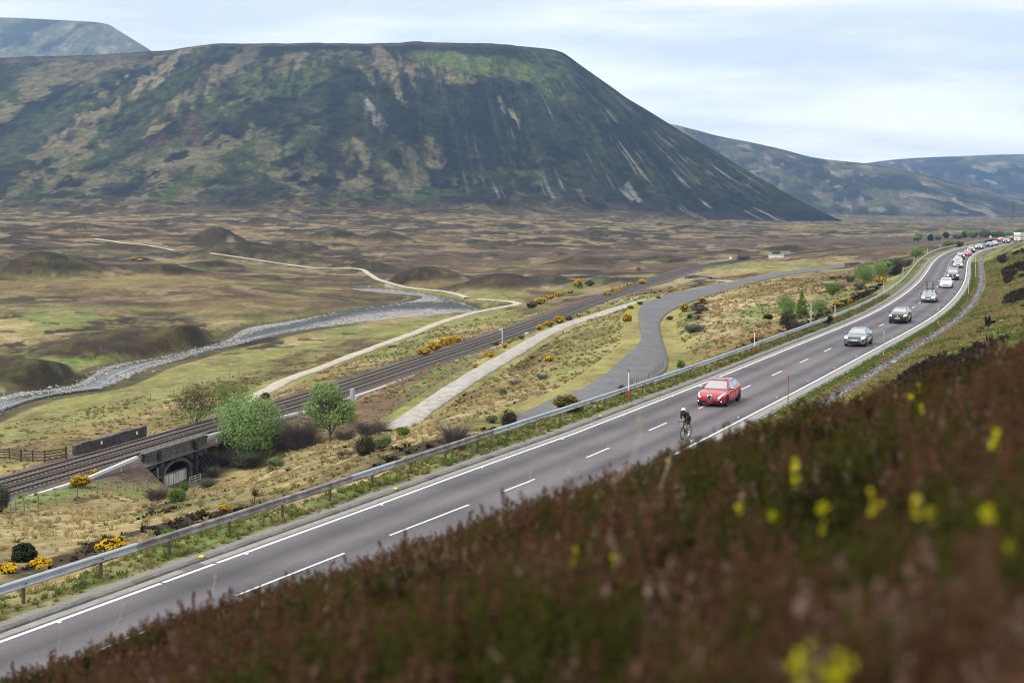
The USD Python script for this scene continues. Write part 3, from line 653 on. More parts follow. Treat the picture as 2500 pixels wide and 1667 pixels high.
# ------------------------------------------------------------------ the main road
def strip(o0, o1, z0, z1, i0=0, i1=None, wob=0.0, seed=0, step=1, left=False):
    """A ribbon along the road between two offsets (+ = valley side)."""
    i1 = len(CL) - 1 if i1 is None else i1
    k = np.arange(i0, i1 + 1, step)
    w = wob * (nz(k * 1.0, 0 * k, 1.7, 2, seed) - .5) if wob else 0
    base = LQ(k) if left else 0
    a = CL[k] + CLN[k] * (o0 + base + 0 * k)[:, None]; b = CL[k] + CLN[k] * ((o1 + base + w) + 0 * k)[:, None]
    n = len(k)
    V = np.vstack([np.c_[a, np.full(n, z0)], np.c_[b, np.full(n, z1)]])
    j = np.arange(n - 1)
    f = np.stack([j, j + 1, j + 1 + n, j + n], 1)
    if o1 > o0: f = f[:, ::-1]
    f = f[:, ::-1] if False else f
    V, f = V, f
    # faces up
    t = V[f[0]]
    if np.cross(t[1] - t[0], t[2] - t[0])[2] < 0: f = f[:, ::-1]
    return V, f
mat('asphalt', {'at': ('attribute', {'attribute': 'off'}), 'g': ('geometry', {}),
                'n': ('noise_texture', {'scale': 22.0, 'detail': 3.0, 'roughness': 0.7}), 'n2': ('noise_texture', {'scale': 0.16, 'detail': 5.0, 'roughness': 0.62}),
                'ramp': ('rgb_ramp', {'ramp': [(c_[0], tuple(v * .80 for v in c_[1])) for c_ in [(0.0, (.125, .122, .124)), (0.12, (.155, .143, .153)), (0.23, (.088, .083, .092)), (0.34, (.17, .155, .166)), (0.43, (.105, .098, .107)), (0.52, (.16, .147, .158)), (0.60, (.168, .154, .165)), (0.68, (.088, .083, .092)), (0.79, (.166, .152, .163)), (0.88, (.098, .092, .101)), (0.95, (.15, .141, .149)), (1.0, (.15, .147, .146))]]}),
                'r': ('rgb_ramp', {'ramp': [(0.2, (.6, .6, .6)), (0.5, (1, 1, 1)), (0.8, (1.42, 1.4, 1.4))]}), 'r2': ('rgb_ramp', {'ramp': [(0.3, (.70, .70, .72)), (0.50, (1, 1, 1)), (0.70, (1.2, 1.17, 1.17))]}),
                'sx': ('separate_xyz', {}), 'm': ('mix_color', {'blend_type': 'multiply', 'fac': 1.0}), 'm2': ('mix_color', {'blend_type': 'multiply', 'fac': 1.0}), 'b': ('bump', {'strength': 0.3, 'distance': 0.01}), 'p': ('principled_bsdf', {'roughness': 0.8, 'specular_ior_level': 0.35})},
    [('at.vector', 'sx.vector'), ('sx.x', 'ramp.fac'), ('g.position', 'n.vector'), ('g.position', 'n2.vector'), ('n.fac', 'r.fac'), ('n2.fac', 'r2.fac'), ('ramp.color', 'm.a'), ('r.color', 'm.b'), ('m.result', 'm2.a'), ('r2.color', 'm2.b'), ('m2.result', 'p.base_color'), ('n.fac', 'b.height'), ('b.normal', 'p.normal')])
plain('white_paint', (.74, .74, .72), .6, vary=.18, scale=5)
plain('concrete_edge', (.25, .24, .225), .85, vary=.3, scale=3)
plain('concrete_dark', (.115, .115, .11), .9, vary=.35, scale=3)
plain('kerb_a', (.135, .13, .122), .9, vary=.3, scale=6)
plain('kerb_b', (.105, .10, .095), .9, vary=.3, scale=6)
plain('gravel_pale', (.20, .185, .165), .95, vary=.3, scale=6)
k = np.arange(len(CL)); no = 25
LQK, CQK = LQ(k), CQ(k)
offs = [(-4.35 + f * (LQK + .95 + 4.35))[:, None] for f in np.linspace(1, 0, no)]
V = np.concatenate([np.c_[CL + CLN * o, 0.03 - 0.0006 * o * o] for o in offs])
ii = np.arange(no * len(CL)).reshape(no, len(CL))
F = np.stack([ii[:-1, :-1], ii[1:, :-1], ii[1:, 1:], ii[:-1, 1:]], -1).reshape(-1, 4)
road = usdkit.mesh(stage, numbered('/World/main_road'), (V, F), MAT['asphalt'], True)
tag(road, 'two lane asphalt main road curving away to the right', kind='structure')
colattr(road, np.repeat(np.linspace(0, 1, no)[:, None] * [1, 0, 0], len(CL), 0), 'off')
def zr(o): return 0.03 - 0.0006 * o * o
def marking(name, o0, o1, i0, i1, parent, m='white_paint'):
    """Flat paint 4 mm above the road, its ends cut square; i0, i1 are metres along."""
    t = np.r_[i0, np.arange(math.ceil(i0 + .01), math.floor(i1 - .01) + 1), i1]
    c = np.stack([np.interp(t, k, CL[:, d]) for d in (0, 1)], 1); nn = np.stack([np.interp(t, k, CLN[:, d]) for d in (0, 1)], 1)
    n = len(t); o0 = (o0(t) if callable(o0) else np.full(n, o0))[:, None]; o1 = (o1(t) if callable(o1) else np.full(n, o1))[:, None]
    V = np.vstack([np.c_[c + nn * o0, zr(o0) + .006], np.c_[c + nn * o1, zr(o1) + .006]])
    j = np.arange(n - 1)
    return obj(name, (V, np.stack([j, j + n, j + n + 1, j + 1], 1)), m, parent)
RD = tag(UsdGeom.Xform.Define(stage, numbered('/World/road_markings')), 'white painted edge lines and dashed centre line', kind='structure')
def at_m(pxy):
    p = on_z(*np.array(pxy, float).T)[:, :2]
    d, i = _cltree.query(p)
    return i + ((p - CL[i]) * CLT[i]).sum(1)
_ms = at_m([(1584, 1052)])[0]
LEN = len(CL) - 1
edge_breaks = [at_m([(387, 1427)])[0] + .1, at_m([(520, 1377)])[0]]
e0 = 0
for eb in edge_breaks + [LEN - 1]:
    marking('edge_line', lambda t: LQ(t) - .08, lambda t: LQ(t) + .08, e0, eb, RD); e0 = eb + .14
marking('edge_line', -3.57, -3.41, 0, LEN - 1, RD)
n0 = int((_ms - 70) // 9)
m0 = _ms
for j in range(-6, int((LEN - m0) / 9)):
    a = m0 + 9 * j
    if a < 1 or a + 3 > LEN: continue
    b = a + (3 if j >= -1 else 3)
    if j <= -3: b = a + 6
    marking('centre_dash', lambda t: CQ(t) - .055, lambda t: CQ(t) + .055, a, min(b, LEN), RD)
# long warning line before the dashes
# concrete edge strips and channel
V, f = strip(.20, .58, .0275, .024, left=True); obj('edge_strip', (V, f), 'concrete_edge', kind='structure')
V, f = strip(-3.68, -4.45, zr(3.68) + .004, .016, wob=.2, seed=5); obj('edge_strip', (V, f), 'concrete_edge', kind='structure')
# kerb stones in the valley-side channel
KB = tag(UsdGeom.Xform.Define(stage, numbered('/World/kerb')), 'row of dark kerb units along the valley side of the road', kind='structure')
i0 = at_m([(0, 1560)])[0] - 3
kl, far_k = .915, []
for j in range(330):
    a = i0 + j * kl
    if a + kl > LEN: break
    t = a + kl / 2
    c = np.array([np.interp(t, k, CL[:, d]) for d in (0, 1)]); nn = np.array([np.interp(t, k, CLN[:, d]) for d in (0, 1)]); tt = np.array([nn[1], -nn[0]])
    c = c + nn * (LQ(t) + .76 + rng.normal(0, .012))
    b = rbox(kl - .035, .30, .16, .025, (0, 0, .01 + rng.normal(0, .008)))
    b.apply_transform(trimesh.transformations.rotation_matrix(math.atan2(tt[1], tt[0]) + rng.normal(0, .012), [0, 0, 1])); b.apply_translation([c[0], c[1], 0])
    if j < 70: obj('kerb_stone', b, ('kerb_a', 'kerb_b', 'kerb_a')[j % 3], KB)
    else: far_k.append(b)
obj('far_kerb_row', cat_(far_k), 'kerb_a', KB, kind='stuff')
V, f = strip(.91, 1.45, .012, -.003, wob=.5, seed=8, left=True); obj('gravel_shoulder', (V, f), 'gravel_pale', kind='structure')
# ------------------------------------------------------------------ paths, old road, river
def ribbon(A, B, lift=0.05, camber=0.0, n=5):
    m = len(A)
    rows = [A * (1 - t) + B * t + np.array([0, 0, lift + camber * 4 * t * (1 - t)]) for t in np.linspace(0, 1, n)]
    o = (B - A); o[:, 2] = 0; o /= np.linalg.norm(o, axis=1, keepdims=True) + 1e-9
    rows = [rows[0] - o * .06 - [0, 0, .3]] + rows + [rows[-1] + o * .06 - [0, 0, .3]]; n += 2
    V = np.concatenate(rows)
    ii = np.arange(n * m).reshape(n, m)
    F = np.stack([ii[:-1, :-1], ii[1:, :-1], ii[1:, 1:], ii[:-1, 1:]], -1).reshape(-1, 4)
    t = V[F[len(F) // 2]]
    if np.cross(t[1] - t[0], t[2] - t[0])[2] < 0: F = F[:, ::-1]
    return V, F
def sides(P, hw, seed=0, wob=.5):
    T = np.gradient(P[:, :2], axis=0); T /= np.linalg.norm(T, axis=1, keepdims=True) + 1e-9
    N = np.stack([-T[:, 1], T[:, 0], 0 * T[:, 0]], 1)
    w = hw + wob * (nz(P[:, 0], P[:, 1], 6, 3, seed) - .5)
    w2 = hw + wob * (nz(P[:, 0], P[:, 1], 6, 3, seed + 1) - .5)
    return P + N * w[:, None], P - N * w2[:, None]
def gravelmat(name, a, b, c, scale=0.9, fine=14):
    mat(name, {'g': ('geometry', {}), 'n': ('noise_texture', {'scale': scale, 'detail': 5.0, 'roughness': 0.65}), 'n2': ('noise_texture', {'scale': fine, 'detail': 2.0}),
               'r': ('rgb_ramp', {'ramp': [(0.3, a), (0.5, b), (0.7, c)]}), 'r2': ('rgb_ramp', {'ramp': [(0.25, (.84, .84, .84)), (0.5, (1, 1, 1)), (0.75, (1.14, 1.14, 1.14))]}),
               'm': ('mix_color', {'blend_type': 'multiply', 'fac': 1.0}), 'bp': ('bump', {'strength': .08, 'distance': .03}), 'p': ('principled_bsdf', {'roughness': .95, 'specular_ior_level': .15})},
        [('g.position', 'n.vector'), ('g.position', 'n2.vector'), ('n.fac', 'r.fac'), ('n2.fac', 'r2.fac'), ('r.color', 'm.a'), ('r2.color', 'm.b'), ('m.result', 'p.base_color'), ('n2.fac', 'bp.height'), ('bp.normal', 'p.normal')])
gravelmat('old_asphalt', (.115, .116, .122), (.135, .136, .142), (.16, .16, .165), .25, 2.2)
gravelmat('track_gravel', (.25, .23, .20), (.36, .335, .30), (.46, .435, .40), .9, 3.0)
gravelmat('pale_path', (.33, .29, .22), (.42, .38, .295), (.50, .455, .37), .4, 3.0)
gravelmat('river_stones', (.17, .16, .155), (.27, .26, .25), (.36, .345, .33), .35, 3)
gravelmat('ballast', (.075, .062, .055), (.105, .088, .078), (.14, .12, .108), 1.6, 8)
OLD_A2, OLD_B2 = OLD_A, OLD_B
obj('old_road', ribbon(OLD_A, OLD_B, .05, .08), 'old_asphalt', kind='structure', smooth=True)
obj('gravel_track', ribbon(*sides(TRACK, 1.55, 3), .06, .10), 'track_gravel', kind='structure', smooth=True)
for j, (P, s) in enumerate(((WHITE, 5), (WHITE2, 7), (WHITE3, 9))):
    obj('pale_path', ribbon(*sides(P, (1.15, 1.1, 1.2)[j], s, .6), .07, .05), 'pale_path', kind='structure', smooth=True)
_bx = hit([1680, 1750, 1800], [683, 684, 689]); obj('gravel_spur', ribbon(*sides(smooth_line(_bx, 2, 2), 1.6, 11), .1), 'track_gravel', kind='structure', smooth=True)
rvA, rvB = RIV_A.copy(), RIV_B.copy()
obj('river_bed', ribbon(rvA, rvB, -.05, -.10, 9), 'river_stones', kind='structure', smooth=True)
mat('water', {'g': ('geometry', {}), 'n': ('noise_texture', {'scale': .9, 'detail': 4.0, 'roughness': .6}), 'b': ('bump', {'strength': .5, 'distance': .08}), 'n2': ('noise_texture', {'scale': .35, 'detail': 4.0, 'roughness': .7}), 'r': ('rgb_ramp', {'ramp': [(.5, (.035, .037, .034)), (.62, (.09, .09, .085)), (.72, (.5, .5, .5))]}),
              'p': ('principled_bsdf', {'roughness': .10, 'ior': 1.33, 'specular_ior_level': .5})},
    [('g.position', 'n.vector'), ('n.fac', 'b.height'), ('b.normal', 'p.normal'), ('g.position', 'n2.vector'), ('n2.fac', 'r.fac'), ('r.color', 'p.base_color')])
# the stream winds through its stony bed
tt = np.linspace(0, 1, len(RIV)); wv = np.clip(.42 + .30 * np.sin(tt * 17 + 1.0) + .25 * (nz(tt * 9, tt * 0, 1, 3, 13) - .5), .12, .88)
wv = np.where(tt < .12, .80, np.where(tt < .3, .62 - .25 * np.sin((tt - .12) * 17), wv))
wd = np.clip(.27 + .16 * (nz(tt * 16, tt * 0 + 3, 1, 3, 14) - .5) + .10 * (tt < .14), .09, .4)
obj('river_water', ribbon(rvA * (1 - wv + wd)[:, None] + rvB * (wv - wd)[:, None], rvA * (1 - wv - wd)[:, None] + rvB * (wv + wd)[:, None], .06, 0, 4), 'water', kind='structure', smooth=True)
def instancer(name, parent, protos, pts, quats, scales, idx, **kw):
    path = numbered('/World/' + name)
    pi = UsdGeom.PointInstancer.Define(stage, path)
    rel = []
    for j, (m, mt, sm) in enumerate(protos):
        usdkit.mesh(stage, f'{path}/prototypes/{name}_{j}', m, MAT[mt], sm); rel.append(Sdf.Path(f'{path}/prototypes/{name}_{j}'))
    pi.CreatePrototypesRel().SetTargets(rel)
    pi.CreatePositionsAttr(Vt.Vec3fArray.FromNumpy(np.asarray(pts, np.float32)))
    pi.CreateOrientationsAttr(Vt.QuathArray.FromNumpy(np.ascontiguousarray(np.asarray(quats)[:, [1, 2, 3, 0]], np.float16)))
    pi.CreateScalesAttr(Vt.Vec3fArray.FromNumpy(np.asarray(scales, np.float32)))
    pi.CreateProtoIndicesAttr(Vt.IntArray.FromNumpy(np.asarray(idx, np.int32)))
    return tag(pi, kind='stuff', **kw)
def yaw_quats(n, tilt=.0, r=None):
    r = r or np.random.default_rng(3)
    a = r.uniform(0, 2 * np.pi, n); t = r.normal(0, tilt, n) if tilt else np.zeros(n); b = r.uniform(0, 2 * np.pi, n)
    # tilt about a horizontal axis after the yaw
    qz = np.stack([np.cos(a / 2), 0 * a, 0 * a, np.sin(a / 2)], 1)
    qt = np.stack([np.cos(t / 2), np.sin(t / 2) * np.cos(b), np.sin(t / 2) * np.sin(b), 0 * a], 1)
    w1, x1, y1, z1 = qt.T; w2, x2, y2, z2 = qz.T
    return np.stack([w1 * w2 - x1 * x2 - y1 * y2 - z1 * z2, w1 * x2 + x1 * w2 + y1 * z2 - z1 * y2, w1 * y2 - x1 * z2 + y1 * w2 + z1 * x2, w1 * z2 + x1 * y2 - y1 * x2 + z1 * w2], 1)
def stone(seed, n=1):
    r = np.random.default_rng(seed)
    p = r.normal(size=(14, 3)); p /= np.linalg.norm(p, axis=1, keepdims=True); p *= [1, .75, .5]
    return tri(hull(p * .5))
plain('pale_stone', (.31, .298, .282), .9, vary=.35, scale=1.5)
plain('grey_stone', (.22, .215, .21), .9, vary=.4, scale=1.5)
plain('dark_stone', (.085, .082, .085), .9, vary=.4, scale=5)
r_ = np.random.default_rng(21)
nst = 9000
ja = r_.integers(0, len(RIV), nst); tb = r_.uniform(.02, .98, nst)
tb = np.where(np.abs(tb - wv[ja]) < wd[ja] * .9, np.clip(wv[ja] + np.sign(tb - wv[ja] + 1e-6) * wd[ja] * r_.uniform(.85, 1.5, nst), .02, .98), tb)
sp = rvA[ja] * (1 - tb)[:, None] + rvB[ja] * tb[:, None] + np.c_[r_.normal(0, 1, (nst, 2)), np.full(nst, .02)]
ss = np.exp(r_.normal(-1.35, .5, nst))
instancer('river_boulders', None, [(stone(1), 'pale_stone', False), (stone(2), 'grey_stone', False), (stone(3), 'pale_stone', False)], sp, yaw_quats(nst, .2, r_), np.c_[ss, ss, ss * .8], r_.integers(0, 3, nst))
# stony ditch on the hill side of the road
nd = 16000
td = 20 + (400 - 20) * r_.uniform(0, 1, nd) ** 1.5; od = -5.95 + r_.normal(0, .15, nd)
dp = np.stack([np.interp(td, k, CL[:, d]) + np.interp(td, k, CLN[:, d]) * od for d in (0, 1)], 1)
dz = ground(dp[:, 0], dp[:, 1])
ss = np.exp(r_.normal(-2.05, .35, nd)) * (1 + td / 260)
plain('ditch_stone', (.15, .148, .16), .85, vary=.45, scale=6)
plain('ditch_stone_pale', (.30, .295, .30), .85, vary=.35, scale=6)
instancer('ditch_stones', None, [(stone(4), 'ditch_stone', False), (stone(5), 'dark_stone', False), (stone(6), 'ditch_stone_pale', False)], np.c_[dp, dz + .01], yaw_quats(nd, .3, r_), np.c_[ss, ss, ss], r_.choice(3, nd, p=[.5, .40, .10]))

# ------------------------------------------------------------------ the railway
RT = np.gradient(RAIL, axis=0); RT /= np.linalg.norm(RT, axis=1, keepdims=True)
RN = np.stack([-RT[:, 1], RT[:, 0]], 1)                  # away from the road
RL = np.r_[0, np.cumsum(np.linalg.norm(np.diff(RAIL, axis=0), axis=1))]
def rail_at(s, o=0.0):
    c = np.stack([np.interp(s, RL, RAIL[:, d]) for d in (0, 1)], -1); n = np.stack([np.interp(s, RL, RN[:, d]) for d in (0, 1)], -1)
    return c + n * np.asarray(o)[..., None] if np.ndim(o) else c + n * o
sr = np.arange(0, RL[-1] - 4, 2.0)
def bed_row(o, z): return np.c_[rail_at(sr, o), np.full(len(sr), z)]
prof = [(-5.2, -.50), (-4.1, .02), (-3.2, .08), (-.6, .06), (0, .0), (.6, .06), (3.2, .08), (4.1, .02), (5.2, -.50)]
V = np.concatenate([bed_row(o, ZRAIL - .28 + z) for o, z in prof]); n = len(sr)
ii = np.arange(len(prof) * n).reshape(len(prof), n)
F = np.stack([ii[:-1, :-1], ii[:-1, 1:], ii[1:, 1:], ii[1:, :-1]], -1).reshape(-1, 4)
if np.cross(V[F[0][1]] - V[F[0][0]], V[F[0][2]] - V[F[0][0]])[2] < 0: F = F[:, ::-1]
obj('railway_bed', (V, F), 'ballast', kind='structure')
plain('rail_rust', (.095, .055, .040), .6, metal=.3, vary=.3, scale=3)
plain('rail_head', (.35, .34, .33), .3, metal=1.0)
plain('sleeper_concrete', (.16, .145, .13), .9, vary=.35, scale=3)
for o, lab in ((1.72, 'railway track of two rails on sleepers, the one farther from the road'), (-1.72, 'railway track of two rails on sleepers, the one nearer the road')):
    tr = thing('railway_track', lab, 'railway track', group='two tracks of the railway')
    for dz_ in (-.7525, .7525):
        rows = []
        for a, z in ((-.07, -.19), (-.012, -.165), (-.036, -.02), (-.036, .0), (.036, .0), (.036, -.02), (.012, -.165), (.07, -.19)):
            rows.append(np.c_[rail_at(sr, o + dz_ + a), np.full(n, ZRAIL + .17 + z)])
        V = np.concatenate(rows); ii = np.arange(len(rows) * n).reshape(len(rows), n)
        F = np.stack([ii[:-1, :-1], ii[:-1, 1:], ii[1:, 1:], ii[1:, :-1]], -1).reshape(-1, 4)
        rl = obj('rail', (V, F), 'rail_rust', tr)
        top = np.concatenate([np.c_[rail_at(sr, o + dz_ + a), np.full(n, ZRAIL + .174)] for a in (-.033, .033)])
        j = np.arange(n - 1); obj('running_surface', (top, np.stack([j, j + 1, j + 1 + n, j + n], 1)), 'rail_head', rl)
    sl = np.arange(1, 420, .70)
    c = rail_at(sl, o); tg = np.stack([np.interp(sl, RL, RT[:, d]) for d in (0, 1)], 1); an = np.arctan2(tg[:, 1], tg[:, 0])
    bx = []
    for q_ in range(len(sl)):
        bx.append(box(.26, 2.5, .14, (c[q_, 0], c[q_, 1], ZRAIL - .10), an[q_]))
    obj('sleepers', cat_(bx), 'sleeper_concrete', tr, kind='stuff')
# cable trough (pale concrete line) beside the nearer track
plain('trough_concrete', (.55, .54, .52), .8, vary=.15, scale=2)
plain('galvanised', (.50, .54, .58), .5, metal=.35, vary=.12, scale=2)
def trough(name, pts, lab, matn, posts=0, w=.42, h=.28, lift=0.0):
    g = thing(name, lab, 'cable trough')
    P = smooth_line(np.array(pts), 2.0, 3)
    A, B = sides(P, w / 2, 1, 0)
    V = np.concatenate([A + [0, 0, -h], A, B, B + [0, 0, -h]]); m = len(A); ii = np.arange(4 * m).reshape(4, m)
    F = np.stack([ii[:-1, :-1], ii[1:, :-1], ii[1:, 1:], ii[:-1, 1:]], -1).reshape(-1, 4)
    F = np.vstack([F, np.stack([ii[3, :-1], ii[0, :-1], ii[0, 1:], ii[3, 1:]], -1)])
    obj('trough_lid', (V, F), matn, g)
    if posts:
        for t in np.linspace(.15, .9, posts):
            c = P[int(t * (len(P) - 1))]
            obj('trestle', cat_([box(.10, .10, 1.3, (c[0], c[1], c[2] - h - .65)), box(.5, .5, .05, (c[0], c[1], c[2] - h - 1.28))]), matn, g)
    return g
def tr_pts(sa, sb, oa, ob, za, zb, nn=12):
    s = np.linspace(sa, sb, nn); o = np.linspace(oa, ob, nn); return np.c_[rail_at(s, o), np.linspace(za, zb, nn)]
sA, sB, sC, sD = rail_s(-40, -5), rail_s(210, -5), rail_s(347, -4.6), rail_s(504, -4.7)
sE, sF, sG, sH, sI = rail_s(735, -4.9), rail_s(860, -5), rail_s(1238, -5), rail_s(1283, -6), rail_s(1395, -5.0)
trough('cable_trough', tr_pts(sA, sB, -5.0, -4.9, ZRAIL - .05, ZRAIL), 'pale concrete cable trough beside the tracks left of the arch bridge', 'trough_concrete')
trough('cable_trough', tr_pts(sB + .4, sC - 1, -4.9, -4.6, ZRAIL + .03, ZRAIL + .55), 'galvanised cable trough raised on trestles left of the arch bridge', 'galvanised', 2)
trough('cable_trough', tr_pts(sD, sE - 1, -4.7, -4.9, ZRAIL + .55, ZRAIL + .12), 'galvanised cable trough right of the bridge, behind the round green tree', 'galvanised', 3)
trough('cable_trough', tr_pts(sE, sG, -5.0, -5.0, ZRAIL - .02, ZRAIL, 40), 'long pale cable trough on the embankment above the gravel track', 'trough_concrete')
trough('cable_trough', tr_pts(sH, sI, -7.0, -5.4, ZRAIL - .35, ZRAIL, 14), 'short bent pale cable trough below the tracks, beyond the white cabinet', 'trough_concrete')

# ------------------------------------------------------------------ the guardrail
GOFF = 6.45
plain('rail_zinc', (.40, .45, .50), .42, metal=.55, vary=.18, scale=1.2)
mat('rail_weathered', {'g': ('geometry', {}), 'n': ('noise_texture', {'scale': 1.6, 'detail': 5.0, 'roughness': .7}), 'r': ('rgb_ramp', {'ramp': [(.36, (.16, .14, .135)), (.52, (.25, .235, .23)), (.62, (.33, .33, .335))]}), 'p': ('principled_bsdf', {'roughness': .6, 'metallic': .3})}, [('g.position', 'n.vector'), ('n.fac', 'r.fac'), ('r.color', 'p.base_color')])
mat('rail_rusty', {'g': ('geometry', {}), 'sx': ('separate_xyz', {}), 'n': ('noise_texture', {'scale': 1.1, 'detail': 5.0, 'roughness': .75}),
                   'mr': ('map_range', {'from_min': .72, 'from_max': .50, 'to_min': -.42, 'to_max': .12, 'clamp': True}), 'ad': ('math', {'math_type': 'add'}),
                   'r': ('rgb_ramp', {'ramp': [(.40, (.38, .42, .46)), (.52, (.30, .31, .32)), (.57, (.17, .085, .055)), (.8, (.12, .058, .038))]}), 'p': ('principled_bsdf', {'roughness': .6, 'metallic': .3})},
    [('g.position', 'n.vector'), ('g.position', 'sx.vector'), ('sx.z', 'mr.value'), ('n.fac', 'ad.value1'), ('mr.result', 'ad.value2'), ('ad.value', 'r.fac'), ('r.color', 'p.base_color')])
plain('post_rust', (.085, .058, .047), .8, metal=.2, vary=.4, scale=5)
gr = thing('guardrail', 'long galvanised steel guardrail, partly rusted, along the valley side of the road', 'guardrail')
ga = at_m([(61, 1472)])[0]
PITCH = 3.36
def beam(a, b, jit):
    t = np.linspace(a, b, 3)
    c = np.stack([np.interp(t, k, CL[:, d]) for d in (0, 1)], 1); nn = np.stack([np.interp(t, k, CLN[:, d]) for d in (0, 1)], 1)
    prof = [(.045, .775), (-.005, .768), (-.035, .735), (-.035, .70), (.0, .665), (.035, .642), (.035, .598), (.0, .575), (-.035, .54), (-.035, .505), (-.005, .472), (.045, .465)]
    G = GQ(t)[:, None]
    rows = [np.c_[c + nn * (G + o + jit), np.full(3, z + .012)] for o, z in prof]
    back = [np.c_[c + nn * (G + o + jit + .008), np.full(3, z + .012)] for o, z in prof[::-1]]
    V = np.concatenate(rows + back); m = len(rows) * 2; ii = np.arange(m * 3).reshape(m, 3); ii = np.vstack([ii, ii[:1]])
    return V, np.stack([ii[:-1, :-1], ii[:-1, 1:], ii[1:, 1:], ii[1:, :-1]], -1).reshape(-1, 4)
seq = ['rail_zinc', 'rail_rusty', 'rail_weathered', 'rail_weathered', 'rail_weathered', 'rail_weathered', 'rail_rusty', 'rail_weathered', 'rail_weathered', 'rail_weathered', 'rail_zinc', 'rail_rusty', 'rail_zinc', 'rail_rusty', 'rail_zinc', 'rail_rusty']
b0 = at_m([(-260, 1560)])[0]
j = -3; far_b, far_p = [], []
while True:
    a = ga + PITCH * (j - .5)
    if a > LEN - 6: break
    mt = seq[j % len(seq)] if j < 16 else ('rail_zinc', 'rail_rusty', 'rail_zinc')[j % 3]
    if j < 0: mt = 'rail_zinc'
    M_ = beam(a, a + PITCH + .16, .004 * (j % 2))
    ap = ga + PITCH * j
    c = np.array([np.interp(ap, k, CL[:, d]) for d in (0, 1)]); nn = np.array([np.interp(ap, k, CLN[:, d]) for d in (0, 1)])
    c = c + nn * (GQ(ap) + .075)
    an = math.atan2(nn[1], nn[0])
    P_ = cat_([box(.012, .10, .92, (-.03, 0, .26)), box(.06, .012, .92, (0, .045, .26)), box(.06, .012, .92, (0, -.045, .26)), box(.03, .04, .05, (-.12, 0, .62))])
    P_.apply_transform(trimesh.transformations.rotation_matrix(an, [0, 0, 1])); P_.apply_translation([c[0], c[1], 0])
    if j < 130:
        obj('rail_panel', M_, mt, gr, smooth=40); obj('post', P_, 'post_rust', gr)
        if j < 9:
            for s_ in (-.5, .5):
                bc = np.array([np.interp(ap + s_ * PITCH, k, CL[:, d]) for d in (0, 1)])
    else:
        far_b.append(trimesh.Trimesh(M_[0], np.vstack([M_[1][:, [0, 1, 2]], M_[1][:, [0, 2, 3]]]), process=False)); far_p.append(P_)
    j += 1
if far_b: obj('far_rail_panels', cat_(far_b), 'rail_zinc', gr, kind='stuff'); obj('far_posts', cat_(far_p), 'post_rust', gr, kind='stuff')

# ------------------------------------------------------------------ snow poles, sign posts
plain('red_paint', (.45, .035, .02), .5)
plain('pole_white', (.68, .66, .62), .6, vary=.15)
plain('pole_rust', (.22, .12, .08), .8, vary=.4, scale=6)
plain('pole_grey', (.36, .37, .38), .5, metal=.3)
plain('orange_paint', (.55, .07, .02), .5)
def pole(px, py, h, kind, label, o=None, group='snow poles along the road'):
    p = hit([px], [py])[0] if o is None else None
    if o is not None:
        t = at_m([(px, py)])[0]; c = np.array([np.interp(t, k, CL[:, d]) for d in (0, 1)]) + np.array([np.interp(t, k, CLN[:, d]) for d in (0, 1)]) * (o if o < 5 else GQ(t) + (o - 6.45))
        p = (c[0], c[1], ground(np.array([c[0]]), np.array([c[1]]))[0])
    g = thing('snow_pole', label, 'snow pole', p, group=group)
    cyl = lambda r, z0, z1: tube([(0, 0, z0), (0, 0, z1)], r, 8)
    if kind == 'red':
        obj('shaft', cyl(.035, -.2, h - .2), 'pole_white', g); obj('cap', cyl(.045, h - .2, h), 'red_paint', g); obj('sleeve', cyl(.052, -.2, .62), 'orange_paint', g)
    elif kind == 'white':
        obj('shaft', cyl(.03, .35, h - .12), 'pole_white', g); obj('cap', cyl(.04, h - .12, h), 'pole_rust', g); obj('sleeve', cyl(.04, -.2, .35), 'pole_rust', g)
    elif kind == 'thin':
        obj('shaft', cyl(.026, .25, h - .14), 'pole_grey', g); obj('cap', cyl(.034, h - .14, h), 'pole_white', g); obj('sleeve', cyl(.036, -.2, .25), 'pole_white', g)
    else:
        obj('shaft', cyl(.03, -.2, h - .3), 'pole_rust', g); obj('cap', cyl(.038, h - .3, h), 'red_paint', g)
    return g
pole(1534, 976, 1.95, 'red', 'red and white snow pole at the guardrail beside the wide old road', 6.25)
pole(1835, 863, 1.95, 'red', 'red and white snow pole at the guardrail left of the birch thicket', 6.25)
pole(2025, 787, 2.0, 'red', 'snow pole at the guardrail just right of the tall grey post', 6.25)
pole(2160, 720, 2.1, 'white', 'pale snow pole behind the guardrail below the yellow gorse', 7.0)
pole(2219, 682, 2.1, 'white', 'pale snow pole at the guardrail where the road starts to bend', 7.0)
pole(2246, 650, 2.1, 'white', 'pale snow pole behind the guardrail left of the dark van', 7.0)
pole(2264, 624, 2.1, 'white', 'pale snow pole behind the guardrail below the bright rounded bush', 7.0)
pole(2293, 612, 2.0, 'white', 'small far snow pole behind the guardrail right of the rounded bush', 7.0)
pole(1919, 1000, 2.1, 'rust', 'rusty snow pole with a red tip on the verge near the cyclist', -4.9)
pole(2140, 868, 2.0, 'thin', 'thin grey snow pole with a white tip on the verge beside the grey crossover car', -5.0)
pole(2274, 790, 1.75, 'thin', 'thin pale snow pole on the verge in front of the black car', -5.0)
pole(2363, 722, 2.6, 'white', 'pale snow pole on the right verge beside the white car', -5.0)
pole(2379, 680, 2.4, 'white', 'pale snow pole on the right verge beside the dark van', -5.0)
pole(2380, 655, 2.2, 'white', 'pale snow pole on the right verge beyond the dark van', -5.0)
p = hit([1978], [797])[0]
